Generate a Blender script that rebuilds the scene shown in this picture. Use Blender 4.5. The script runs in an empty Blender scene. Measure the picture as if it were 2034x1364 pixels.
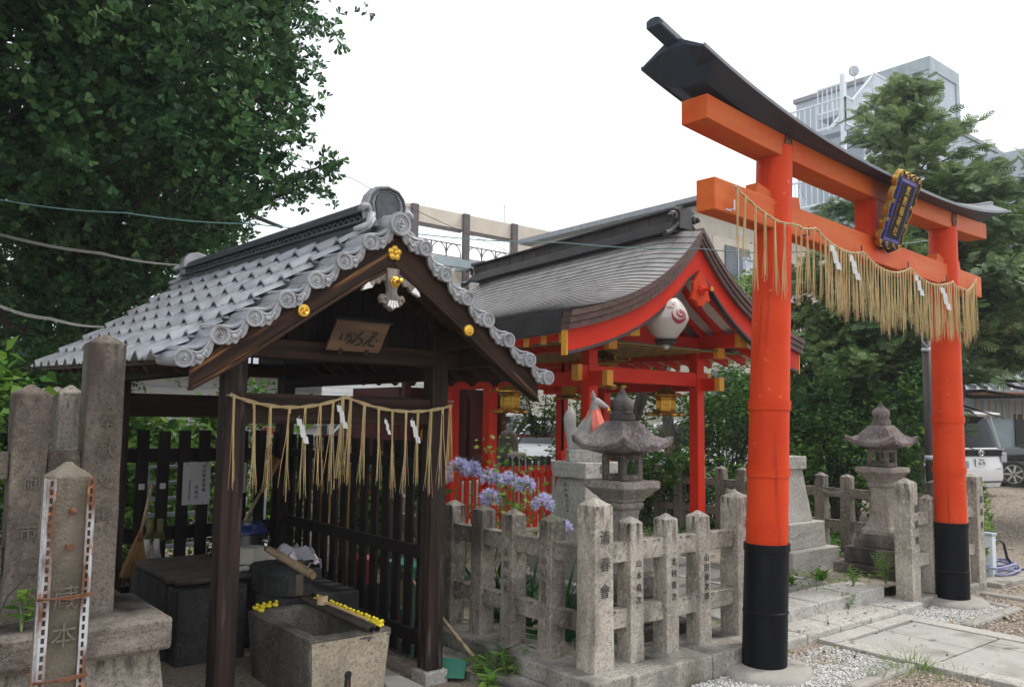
import bpy, bmesh, math, random
import numpy as np
from mathutils import Vector, Matrix, Euler
sc = bpy.context.scene
COL = sc.collection
R = math.radians
random.seed(7)
rng = np.random.default_rng(11)

# ------------------------------------------------------------------ camera
def cam_axes(yaw, pitch, roll):
    f = Vector((math.cos(pitch)*math.sin(yaw), math.cos(pitch)*math.cos(yaw), math.sin(pitch)))
    r = f.cross(Vector((0, 0, 1))).normalized(); u = r.cross(f)
    return r*math.cos(roll)+u*math.sin(roll), -r*math.sin(roll)+u*math.cos(roll), f
cr, cu, cf = cam_axes(R(39.1), R(5.22), R(0.8))
cd = bpy.data.cameras.new('camera'); cam = bpy.data.objects.new('camera', cd); COL.objects.link(cam)
cam.matrix_world = Matrix(((cr.x, cu.x, -cf.x, 0), (cr.y, cu.y, -cf.y, 0), (cr.z, cu.z, -cf.z, 1.55), (0, 0, 0, 1)))
cd.sensor_width = 36; cd.lens = 36*1642/2034; cd.clip_start = .05; cd.clip_end = 3000
sc.camera = cam

# ------------------------------------------------------------------ sky, sun, exposure
SUN_DIR = Vector((0.80, -0.28, 1.15)).normalized()       # towards the sun: high, to the right
sun_el = math.asin(SUN_DIR.z); sun_az = math.atan2(SUN_DIR.x, SUN_DIR.y)
w = bpy.data.worlds.new('World'); sc.world = w; w.use_nodes = True
nt = w.node_tree; nt.nodes.clear()
def wn(t, **k):
    n = nt.nodes.new(t)
    for a, b in k.items(): setattr(n, a, b)
    return n
sky = wn('ShaderNodeTexSky', sky_type='NISHITA', sun_disc=False, sun_elevation=sun_el, sun_rotation=sun_az, air_density=1.0, dust_density=3.0, ozone_density=1.0)
tc = wn('ShaderNodeTexCoord'); ns = wn('ShaderNodeTexNoise'); ns.inputs['Scale'].default_value = 2.2; ns.inputs['Detail'].default_value = 4
rp = wn('ShaderNodeMapRange'); rp.inputs['From Min'].default_value = .35; rp.inputs['From Max'].default_value = .7; rp.inputs['To Min'].default_value = .80; rp.inputs['To Max'].default_value = .97
mx = wn('ShaderNodeMix', data_type='RGBA'); bg = wn('ShaderNodeBackground'); wo = wn('ShaderNodeOutputWorld')
nt.links.new(tc.outputs['Generated'], ns.inputs['Vector']); nt.links.new(ns.outputs['Fac'], rp.inputs['Value'])
nt.links.new(rp.outputs['Result'], mx.inputs[0]); nt.links.new(sky.outputs['Color'], mx.inputs[6])
mx.inputs[7].default_value = (8.6, 8.9, 9.3, 1)           # bright cloud cover
nt.links.new(mx.outputs[2], bg.inputs['Color']); bg.inputs['Strength'].default_value = .12
nt.links.new(bg.outputs[0], wo.inputs[0])
sl = bpy.data.lights.new('sun', 'SUN'); sl.energy = 1.5; sl.angle = R(10); sl.color = (1, .95, .88)
so = bpy.data.objects.new('sun', sl); COL.objects.link(so)
so.rotation_euler = (-SUN_DIR).to_track_quat('-Z', 'Y').to_euler(); so.location = (0, 0, 30)
vs = sc.view_settings; vs.view_transform = 'Standard'; vs.look = 'None'; vs.gamma = 1; vs.use_curve_mapping = False
vs.exposure = 0.62
sc.cycles.max_bounces = 6; sc.cycles.diffuse_bounces = 3; sc.cycles.transparent_max_bounces = 6
sc.cycles.use_denoising = True

# ------------------------------------------------------------------ materials
def mat(name, a, b=None, rough=.6, metal=0., ns=5., st=(1, 1, 1), rot=(0, 0, 0), lo=.35, hi=.65, detail=6., bump=0., bs=60., bst=None, bdist=.01,
        speck=(), stain=(), coat=0., island=0., transl=0., spec=.5, obj=False, drip=None):
    m = bpy.data.materials.new(name); m.use_nodes = True; t = m.node_tree; N = t.nodes; L = t.links
    p = N['Principled BSDF']; p.inputs['Roughness'].default_value = rough; p.inputs['Metallic'].default_value = metal
    p.inputs['Coat Weight'].default_value = coat; p.inputs['Specular IOR Level'].default_value = spec
    if obj: pos = N.new('ShaderNodeTexCoord').outputs['Object']
    else: pos = N.new('ShaderNodeNewGeometry').outputs['Position']
    def mapped(s, r=(0, 0, 0)):
        n = N.new('ShaderNodeMapping'); n.inputs['Scale'].default_value = s
        r0 = N.new('ShaderNodeVectorRotate'); r0.rotation_type = 'EULER_XYZ'; r0.inputs['Rotation'].default_value = r
        L.new(pos, r0.inputs['Vector']); L.new(r0.outputs[0], n.inputs['Vector']); return n.outputs[0]
    def noise(vec, s, d=6.):
        n = N.new('ShaderNodeTexNoise'); n.inputs['Scale'].default_value = s; n.inputs['Detail'].default_value = d
        L.new(vec, n.inputs['Vector']); return n.outputs['Fac']
    def rng_(v, l, h, o0=0., o1=1.):
        n = N.new('ShaderNodeMapRange'); n.inputs['From Min'].default_value = l; n.inputs['From Max'].default_value = h
        n.inputs['To Min'].default_value = o0; n.inputs['To Max'].default_value = o1; L.new(v, n.inputs['Value']); return n.outputs[0]
    def mix(f, c1, c2, mode='MIX'):
        n = N.new('ShaderNodeMix'); n.data_type = 'RGBA'; n.blend_type = mode
        if isinstance(f, float): n.inputs[0].default_value = f
        else: L.new(f, n.inputs[0])
        for i, c in ((6, c1), (7, c2)):
            if isinstance(c, (tuple, list)): n.inputs[i].default_value = (*c, 1)
            else: L.new(c, n.inputs[i])
        return n.outputs[2]
    b = b or a
    c = mix(rng_(noise(mapped(st, rot), ns, detail), lo, hi), a, b)
    for (col, s, l, h) in speck: c = mix(rng_(noise(mapped((1, 1, 1)), s, 2.), l, h, 0., .55), c, col)
    for (col, s, sst, l, h) in stain: c = mix(rng_(noise(mapped(sst), s, 7.), l, h), c, col)
    if drip:   # dark lichen runs below the caps, broken up by vertical streaks
        gz = N.new('ShaderNodeSeparateXYZ'); tcg = N.new('ShaderNodeTexCoord'); L.new(tcg.outputs['Generated'], gz.inputs[0])
        a_ = rng_(gz.outputs['Z'], .74, .955); s_ = rng_(noise(mapped((1, 1, .22)), 30., 5.), .47, .64); k_ = rng_(gz.outputs['Z'], .958, .966, 1., .12)
        ml = N.new('ShaderNodeMath'); ml.operation = 'MULTIPLY'; L.new(a_, ml.inputs[0]); L.new(s_, ml.inputs[1]); m2 = N.new('ShaderNodeMath'); m2.operation = 'MULTIPLY'; L.new(ml.outputs[0], m2.inputs[0]); L.new(k_, m2.inputs[1]); c = mix(m2.outputs[0], c, drip)
    if island:
        g = N.new('ShaderNodeNewGeometry'); v = rng_(g.outputs['Random Per Island'], 0, 1, 1-island, 1+island)
        h = N.new('ShaderNodeHueSaturation'); L.new(v, h.inputs['Value']); L.new(c, h.inputs['Color'])
        L.new(rng_(g.outputs['Random Per Island'], 0, 1, .53, .475), h.inputs['Hue']); c = h.outputs[0]
    L.new(c, p.inputs['Base Color'])
    if bump:
        bn = N.new('ShaderNodeBump'); bn.inputs['Strength'].default_value = bump; bn.inputs['Distance'].default_value = bdist
        L.new(noise(mapped(bst or (1, 1, 1), rot if bst else (0, 0, 0)), bs, 5.), bn.inputs['Height']); L.new(bn.outputs[0], p.inputs['Normal'])
    if transl:
        tr = N.new('ShaderNodeBsdfTranslucent'); L.new(c, tr.inputs['Color']); ms = N.new('ShaderNodeMixShader'); ms.inputs[0].default_value = transl
        L.new(p.outputs[0], ms.inputs[1]); L.new(tr.outputs[0], ms.inputs[2]); L.new(ms.outputs[0], N['Material Output'].inputs['Surface'])
    return m
MT = {}
def stone(name, a, b, dark, amt=.60, rough=.9, moss=None, drip=None):
    st = [(dark, 3.0, (1, 1, .35), amt, amt+.22)]
    if moss: st.append((moss, 2.3, (1, 1, .6), .58, .75))
    return mat(name, a, b, rough, ns=4, speck=[(tuple(q*.16 for q in a), 190, .56, .66), (tuple(min(.7, q*1.65) for q in b), 210, .57, .68), (tuple(q*.30 for q in a), 60, .52, .70), (tuple(min(.7, q*1.3) for q in b), 34, .52, .70)], stain=st, bump=.6, bs=110, bdist=.007, spec=.3, drip=drip)
MT['granite'] = stone('granite', (.27, .24, .20), (.48, .43, .365), (.07, .058, .05), .57, drip=(.04, .03, .027))
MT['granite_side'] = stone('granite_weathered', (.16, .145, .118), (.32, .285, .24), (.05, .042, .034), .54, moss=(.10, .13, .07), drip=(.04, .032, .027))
MT['granite_old'] = stone('granite_old_lantern', (.085, .071, .062), (.21, .18, .155), (.022, .018, .017), .44)
MT['granite_roof'] = stone('granite_lantern_cap', (.085, .068, .066), (.29, .25, .24), (.024, .019, .02), .44)
MT['granite_lantern'] = stone('granite_lantern_body', (.21, .185, .16), (.36, .32, .28), (.06, .05, .043), .53, moss=(.13, .14, .10))
MT['granite_new'] = stone('granite_pale', (.36, .345, .31), (.46, .44, .40), (.16, .145, .12), .64)
MT['granite_warm'] = stone('granite_warm_grey', (.105, .088, .072), (.185, .155, .127), (.04, .03, .026), .52, drip=(.05, .038, .035))
MT['kerb'] = stone('kerb_stone', (.24, .225, .195), (.37, .345, .305), (.055, .048, .042), .50, moss=(.10, .105, .06))
MT['wet_stone'] = stone('trough_stone', (.085, .078, .066), (.19, .172, .145), (.022, .02, .018), .50, .85)
MT['granite_front'] = stone('coarse_granite_front', (.29, .25, .185), (.43, .37, .285), (.11, .09, .07), .62)
MT['dark_stone'] = stone('dark_block_stone', (.022, .022, .022), (.055, .055, .053), (.010, .010, .010), .5, .8)
MT['rust_stone'] = mat('rust_stained_stone', (.085, .07, .05), (.165, .14, .105), .85, ns=6, speck=[((.05, .045, .04), 140, .62, .72)], stain=[((.17, .10, .03), 4, (1, 1, .25), .50, .62), ((.03, .028, .025), 5, (1.6, 1.6, .3), .60, .70)], bump=.6, bs=90, bdist=.008)
RED = dict(rough=.5, ns=3, spec=.14, bump=.3, bs=14, bdist=.014)
MT['vermilion'] = mat('vermilion_paint', (.54, .040, .007), (.62, .056, .010), stain=[((.44, .030, .009), 2.2, (1, 1, .3), .55, .72), ((.36, .030, .012), 9, (2.5, 2.5, .12), .60, .74), ((.70, .16, .08), 22, (1, 1, .8), .66, .72)], **RED)
MT['vermilion_faded'] = mat('vermilion_faded_beam', (.54, .095, .018), (.57, .132, .028), stain=[((.60, .055, .013), 1.3, (1, 1, 1.2), .54, .66), ((.50, .085, .025), 7, (.5, 5, 7), .58, .7)], st=(.6, 2, 3), **RED)
MT['hall_red'] = mat('hall_red_paint', (.60, .022, .005), (.66, .030, .007), rough=.5, ns=3, spec=.22)
MT['hall_dark_red'] = mat('shrine_dark_red', (.055, .006, .005), (.09, .009, .006), rough=.5, ns=3, spec=.25)
MT['black_metal'] = mat('black_sleeve_metal', (.0035, .004, .006), (.008, .009, .012), rough=.42, ns=4, st=(1, 1, .3), stain=[((.035, .036, .04), 5, (1, 1, .35), .60, .78)], bump=.05, bs=30, spec=.12)
MT['black'] = mat('matt_black', (.012, .011, .011), (.02, .018, .018), rough=.6, ns=8)
MT['kasagi'] = mat('gate_cap_copper', (.018, .028, .045), (.030, .044, .066), rough=.55, ns=2, st=(1, 4, 4))
MT['kasagi_edge'] = mat('gate_cap_edge', (.10, .125, .15), (.15, .175, .20), rough=.5, ns=4)
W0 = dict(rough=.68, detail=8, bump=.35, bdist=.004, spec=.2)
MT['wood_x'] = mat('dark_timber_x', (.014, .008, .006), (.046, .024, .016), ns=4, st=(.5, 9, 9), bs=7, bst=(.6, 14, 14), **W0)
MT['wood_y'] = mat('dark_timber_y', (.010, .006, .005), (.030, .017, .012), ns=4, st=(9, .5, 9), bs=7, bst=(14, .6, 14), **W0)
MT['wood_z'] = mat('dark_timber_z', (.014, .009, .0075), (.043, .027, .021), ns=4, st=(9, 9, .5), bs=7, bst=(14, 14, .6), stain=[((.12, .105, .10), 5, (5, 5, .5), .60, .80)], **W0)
MT['wood_black'] = mat('shade_dark_timber', (.006, .004, .0035), (.017, .011, .009), ns=4, st=(7, 7, .6), bs=7, bst=(14, 14, .6), **W0)  # near-black timber for the pickets, with the pavilion's interior shade put into it
for s, nm in ((1, 'wood_bl'), (-1, 'wood_br')):
    MT[nm] = mat('bargeboard_'+nm, (.013, .007, .005), (.045, .021, .011), ns=3, st=(.7, 9, 10), rot=(0, R(36)*s, 0), lo=.35, hi=.7, bs=6, bst=(.6, 12, 14),
                 stain=[], **W0)
    # sun-bleached streaks along the grain
    t = MT[nm].node_tree; p = t.nodes['Principled BSDF']; src = p.inputs['Base Color'].links[0].from_socket
    g = t.nodes.new('ShaderNodeNewGeometry'); vr = t.nodes.new('ShaderNodeVectorRotate'); vr.rotation_type = 'EULER_XYZ'; vr.inputs['Rotation'].default_value = (0, R(36)*s, 0)
    mp = t.nodes.new('ShaderNodeMapping'); mp.inputs['Scale'].default_value = (.9, 6, 16); n = t.nodes.new('ShaderNodeTexNoise'); n.inputs['Scale'].default_value = 2.2; n.inputs['Detail'].default_value = 9
    mr = t.nodes.new('ShaderNodeMapRange'); mr.inputs['From Min'].default_value = .56 if s > 0 else .63; mr.inputs['From Max'].default_value = .72 if s > 0 else .78
    mm = t.nodes.new('ShaderNodeMix'); mm.data_type = 'RGBA'; mm.inputs[7].default_value = (.30, .135, .05, 1)
    for a, b in ((g.outputs['Position'], vr.inputs['Vector']), (vr.outputs[0], mp.inputs['Vector']), (mp.outputs[0], n.inputs['Vector']), (n.outputs['Fac'], mr.inputs['Value']), (mr.outputs[0], mm.inputs[0]), (src, mm.inputs[6]), (mm.outputs[2], p.inputs['Base Color'])): t.links.new(a, b)
MT['ceiling_wood'] = mat('ceiling_boards', (.045, .028, .018), (.08, .05, .033), rough=.7, ns=4, st=(9, .6, 9), spec=.2)
MT['sign_wood'] = mat('sign_board_wood', (.13, .075, .043), (.19, .115, .07), rough=.65, ns=4, st=(.7, 9, 9), stain=[((.08, .045, .03), 2, (.5, 3, 4), .5, .7)])
MT['carved_wood'] = mat('carved_weathered_wood', (.13, .10, .085), (.27, .235, .21), rough=.7, ns=5, st=(9, 9, 1.2), bump=.4, bs=40)
MT['white_paint'] = mat('white_painted_tip', (.72, .71, .69), (.80, .79, .77), rough=.7, ns=20, bump=.3, bs=60)
MT['gold'] = mat('gold_fitting', (.62, .36, .045), (.78, .48, .08), rough=.33, metal=.85, ns=30, bump=.25, bs=80, bdist=.004)
MT['old_gold'] = mat('aged_brass', (.42, .24, .045), (.58, .34, .06), rough=.38, metal=.8, ns=25, stain=[((.16, .085, .02), 18, (1, 1, 1), .5, .65)], bump=.4, bs=70, bdist=.004)
MT['yellow_paint'] = mat('ochre_beam_end', (.68, .30, .02), (.72, .34, .03), rough=.5, ns=6)
MT['tile'] = mat('grey_roof_tile', (.19, .20, .22), (.31, .325, .35), rough=.34, ns=9, speck=[((.17, .14, .11), 40, .66, .74)], stain=[((.20, .19, .185), 6, (1, 1, 1), .56, .7)], bump=.12, bs=50)
MT['tile_end'] = mat('grey_tile_face', (.24, .245, .26), (.33, .335, .35), rough=.42, ns=12, stain=[((.14, .135, .13), 14, (1, 1, 1), .56, .68)])
MT['ridge_tile'] = mat('shaded_ridge_tile', (.035, .039, .045), (.07, .076, .085), rough=.42, ns=7, st=(6, 1, 6))  # same tile darkened, painting in the shade of the tree it faces
MT['copper'] = mat('aged_copper_shingle', (.25, .235, .225), (.34, .32, .30), rough=.45, ns=5, st=(1, 1.5, 1), stain=[((.17, .14, .125), 9, (1, .5, 1), .55, .7)])
MT['copper_edge'] = mat('brown_copper_edge', (.085, .048, .042), (.13, .075, .066), rough=.5, metal=.2, ns=6, st=(2, 2, 6), island=.12)
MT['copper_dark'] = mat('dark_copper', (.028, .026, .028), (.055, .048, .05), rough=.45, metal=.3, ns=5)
MT['ridge_copper'] = mat('ridge_copper', (.065, .055, .055), (.115, .09, .085), rough=.42, metal=.3, ns=4, st=(4, 1, 4), stain=[((.05, .085, .08), 5, (3, 1, 3), .55, .72)])
MT['plaster'] = mat('white_plaster', (.66, .62, .57), (.72, .69, .64), rough=.8, ns=4)
MT['green_ceiling'] = mat('green_coffer', (.015, .12, .09), (.02, .15, .11), rough=.6, ns=6)
MT['straw'] = mat('dry_straw', (.46, .33, .145), (.60, .46, .235), rough=.8, ns=16, st=(1, 1, .25), island=.22)
MT['rope'] = mat('twisted_straw_rope', (.40, .30, .15), (.54, .42, .23), rough=.85, ns=60, bump=.5, bs=90)
MT['paper'] = mat('white_paper', (.78, .78, .78), (.84, .84, .84), rough=.8, ns=9, transl=.25)
MT['notice'] = mat('laminated_notice', (.36, .36, .37), (.44, .44, .45), rough=.3, ns=3)
MT['ink'] = mat('black_ink', (.012, .011, .011), (.02, .018, .018), rough=.7, ns=9)
MT['carve'] = mat('carved_stone_letter', (.05, .045, .04), (.09, .082, .072), rough=.95, ns=50, lo=.3, hi=.7)
MT['carve_faint'] = mat('worn_carved_letter', (.085, .072, .059), (.16, .138, .115), rough=.95, ns=70, lo=.3, hi=.7)
MT['lantern_paper'] = mat('paper_lantern', (.58, .55, .52), (.66, .63, .60), rough=.35, ns=4, transl=.12, coat=.3)
MT['crimson'] = mat('crimson_emblem', (.30, .02, .045), (.36, .03, .06), rough=.5, ns=9)
MT['blue_frame'] = mat('blue_plaque_border', (.02, .03, .30), (.03, .05, .42), rough=.4, ns=9)
MT['plaque_black'] = mat('plaque_black_lacquer', (.012, .006, .006), (.022, .012, .010), rough=.6, ns=9, spec=.15)
MT['plum_metal'] = mat('plaque_dark_bronze', (.03, .022, .024), (.06, .045, .045), rough=.4, metal=.4, ns=20)
MT['fox_stone'] = mat('fox_grey_stone', (.34, .325, .31), (.42, .405, .385), rough=.8, ns=5, speck=[((.2, .19, .18), 150, .64, .74)], stain=[((.22, .20, .185), 6, (1, 1, .5), .55, .72)], bump=.25, bs=120, bdist=.004)
MT['bib'] = mat('salmon_cloth_bib', (.72, .17, .125), (.78, .22, .165), rough=.9, ns=7, st=(6, 6, 1))
MT['duck'] = mat('yellow_rubber', (.80, .66, .02), (.84, .72, .035), rough=.35, ns=9)
MT['duck_beak'] = mat('orange_rubber', (.78, .20, .02), rough=.4)
MT['bamboo'] = mat('dry_bamboo', (.28, .20, .11), (.40, .30, .17), rough=.45, ns=9, st=(4, 4, 4), stain=[((.12, .09, .06), 11, (1, 1, 1), .55, .7)])
MT['bamboo_dark'] = mat('weathered_bamboo', (.035, .027, .021), (.075, .058, .046), rough=.7, ns=9)
MT['ladle_wood'] = mat('pale_ladle_wood', (.56, .38, .20), (.66, .47, .27), rough=.6, ns=8, st=(3, .5, 9))
MT['broom'] = mat('broom_bristle', (.27, .145, .055), (.40, .24, .10), rough=.85, ns=20, st=(8, 8, .6), island=.2)
MT['cloth'] = mat('lavender_grey_cloth', (.50, .48, .54), (.60, .58, .64), rough=.9, ns=8)
MT['glove'] = mat('work_glove_cloth', (.40, .37, .33), (.52, .49, .44), rough=.9, ns=30)
MT['glove_dark'] = mat('mossy_rubber_glove', (.16, .12, .03), (.05, .075, .025), rough=.7, ns=9)
MT['navy'] = mat('navy_plastic', (.012, .025, .12), (.018, .034, .16), rough=.25, ns=5)
MT['basin_black'] = mat('black_plastic', (.012, .012, .014), (.022, .022, .025), rough=.25, ns=5)
MT['cream'] = mat('cream_plastic', (.45, .42, .36), (.52, .49, .42), rough=.4, ns=5)
MT['chrome'] = mat('chrome', (.6, .6, .6), rough=.18, metal=1)
MT['steel'] = mat('galvanised_steel', (.38, .42, .46), (.48, .52, .56), rough=.5, metal=.3, ns=8)
MT['rusty_white'] = mat('white_painted_rusty_steel', (.36, .37, .39), (.48, .49, .51), rough=.65, ns=9, stain=[((.13, .055, .028), 9, (1.5, 1.5, .45), .46, .58), ((.32, .14, .05), 26, (1, 1, 1), .62, .68)])
MT['rust'] = mat('rusty_iron', (.09, .035, .02), (.20, .085, .04), rough=.9, ns=30)
MT['green_plastic'] = mat('green_plastic', (.025, .14, .095), (.035, .18, .12), rough=.4, ns=5)
MT['mint'] = mat('mint_sheet', (.36, .55, .50), (.44, .62, .57), rough=.5, ns=5)
MT['lilac_petal'] = mat('lilac_petal', (.58, .56, .88), (.78, .76, .96), rough=.7, ns=14, transl=.35, island=.12)
MT['orange_petal'] = mat('orange_petal', (.80, .09, .02), (.85, .16, .03), rough=.6, ns=14, transl=.25)
LF = dict(rough=.55, transl=.32, spec=.2)
GL = dict(rough=.55, transl=.18, spec=.2)
MT['ginkgo_leaf'] = mat('ginkgo_leaf', (.050, .130, .045), (.095, .205, .065), ns=1.6, island=.3, **GL)
MT['ginkgo_dark'] = mat('ginkgo_old_leaf', (.022, .062, .026), (.04, .095, .036), ns=1.6, island=.3, **GL)
MT['cypress'] = mat('cypress_spray', (.065, .125, .046), (.17, .25, .078), ns=.9, island=.3, rough=.6, transl=.3)
MT['cypress_pale'] = mat('pale_cypress_spray', (.13, .20, .085), (.26, .34, .14), ns=.9, island=.25, rough=.6, transl=.35)  # yellow-green sprays lightened further, painting haze into the leaf colour
MT['bush_leaf'] = mat('bush_leaf', (.028, .075, .018), (.07, .155, .03), ns=2.5, island=.32, **LF)
MT['bright_leaf'] = mat('bright_leaf', (.085, .19, .025), (.16, .29, .05), ns=3, island=.28, **LF)
MT['yellow_leaf'] = mat('yellow_green_leaf', (.17, .23, .03), (.30, .33, .05), ns=3, island=.25, **LF)
MT['strap_leaf'] = mat('strap_leaf', (.025, .085, .025), (.05, .13, .035), ns=5, island=.2, **LF)
MT['maple_leaf'] = mat('maple_leaf', (.10, .22, .03), (.20, .32, .06), ns=6, island=.25, **LF)
MT['grass'] = mat('weed_grass', (.10, .20, .03), (.22, .33, .07), ns=6, island=.25, **LF)
MT['bark'] = mat('tree_bark', (.035, .028, .022), (.085, .070, .058), rough=.95, ns=10, st=(3, 3, .6), bump=.8, bs=30, bst=(3, 3, .5), bdist=.02)
MT['grey_bark'] = mat('grey_bark', (.13, .12, .105), (.20, .185, .165), rough=.95, ns=9, st=(3, 3, .6), bump=.6, bs=30)
MT['stem'] = mat('green_stem', (.10, .17, .05), (.15, .22, .07), rough=.6, ns=8)
MT['dirt'] = mat('packed_dirt', (.15, .12, .09), (.22, .185, .14), rough=.95, ns=5, stain=[((.10, .09, .05), 3, (1, 1, 1), .5, .66)], bump=.6, bs=60)
MT['gravel_bed'] = mat('gravel_bed', (.21, .165, .125), (.36, .30, .24), rough=.95, ns=60, speck=[((.08, .07, .062), 45, .56, .64), ((.45, .40, .36), 60, .62, .68)], stain=[((.12, .13, .06), 2.2, (1, 1, 1), .60, .72)], bump=1., bs=55, bdist=.02)
MT['pebble'] = mat('white_pebble', (.46, .45, .43), (.60, .59, .57), rough=.7, ns=9, island=.12)
MT['gravel_stone'] = mat('mixed_gravel', (.22, .165, .125), (.48, .41, .33), rough=.8, ns=50, island=.45)
MT['slab'] = mat('paving_slab', (.33, .325, .295), (.42, .41, .375), rough=.85, ns=3, speck=[((.2, .19, .17), 150, .56, .68)], stain=[((.22, .21, .18), 3, (1, 1, 1), .50, .68), ((.15, .15, .11), 7, (1, 1, 1), .62, .72)], bump=.2, bs=120, bdist=.003)
MT['concrete'] = mat('rough_concrete', (.28, .26, .235), (.36, .335, .30), rough=.95, ns=5, stain=[((.17, .155, .13), 5, (1, 1, 1), .52, .66)], bump=.4, bs=50)
MT['court'] = mat('court_concrete', (.27, .235, .18), (.36, .315, .245), rough=.95, ns=4, stain=[((.17, .15, .11), 3, (1, 1, 1), .52, .68), ((.08, .12, .035), 5, (1, 1, 1), .62, .7)], bump=.3, bs=60)
MT['aggregate'] = mat('exposed_aggregate', (.17, .16, .15), (.25, .235, .22), rough=.95, ns=30, speck=[((.40, .38, .36), 90, .6, .68), ((.08, .075, .07), 80, .6, .68)], bump=.7, bs=90)
MT['asphalt'] = mat('asphalt', (.16, .155, .15), (.22, .215, .205), rough=.95, ns=20)
MT['beige_wall'] = mat('beige_panel_wall', (.56, .48, .39), (.62, .54, .45), rough=.8, ns=2)
MT['beige_tile'] = mat('beige_tiled_wall', (.45, .405, .325), (.51, .465, .38), rough=.75, ns=3)
MT['brown_steel'] = mat('brown_steel', (.075, .055, .055), (.10, .075, .075), rough=.5, ns=3)
MT['teal_steel'] = mat('blue_grey_steel', (.25, .31, .33), (.32, .38, .40), rough=.5, ns=3)
MT['grey_panel'] = mat('grey_metal_panel', (.33, .38, .43), (.38, .43, .48), rough=.5, ns=1.5, st=(1, 1, .3))
MT['white_steel'] = mat('white_steel', (.58, .62, .66), (.66, .70, .74), rough=.5, ns=3)
MT['window'] = mat('window_glass', (.05, .06, .07), (.09, .105, .12), rough=.08, ns=2)
MT['pale_glass'] = mat('frosted_panel', (.42, .46, .48), (.50, .54, .56), rough=.2, ns=2)
MT['slate_roof'] = mat('slate_roof', (.17, .18, .20), (.24, .25, .27), rough=.5, ns=8)
MT['carport'] = mat('pale_roof_sheet', (.55, .54, .52), (.62, .61, .58), rough=.5, ns=6)
MT['car_white'] = mat('white_car_paint', (.70, .71, .71), (.74, .75, .75), rough=.25, coat=.8, ns=2)
MT['car_black'] = mat('black_car_paint', (.008, .008, .010), (.014, .014, .016), rough=.16, coat=1., ns=2)
MT['car_silver'] = mat('pale_car_paint', (.52, .54, .55), (.58, .60, .61), rough=.25, coat=.8, ns=2)
MT['car_glass'] = mat('car_glass', (.006, .007, .008), (.012, .014, .016), rough=.08, ns=2, spec=.2)
MT['tyre'] = mat('tyre_rubber', (.014, .014, .014), (.022, .022, .022), rough=.85, ns=20)
MT['lamp_red'] = mat('lamp_red', (.30, .01, .01), rough=.15)
MT['lamp_clear'] = mat('lamp_clear', (.40, .40, .42), rough=.1)
MT['pole_brown'] = mat('brown_pole', (.018, .010, .009), (.03, .018, .015), rough=.5, ns=6)
MT['hose'] = mat('lavender_hose', (.20, .20, .33), (.27, .27, .42), rough=.4, ns=6)
MT['wire_teal'] = mat('teal_wire', (.10, .20, .19), rough=.6)
MT['wire_white'] = mat('pale_wire', (.45, .43, .41), rough=.6)
MT['scaff_yellow'] = mat('sign_red', (.60, .04, .05), rough=.5)

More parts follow.
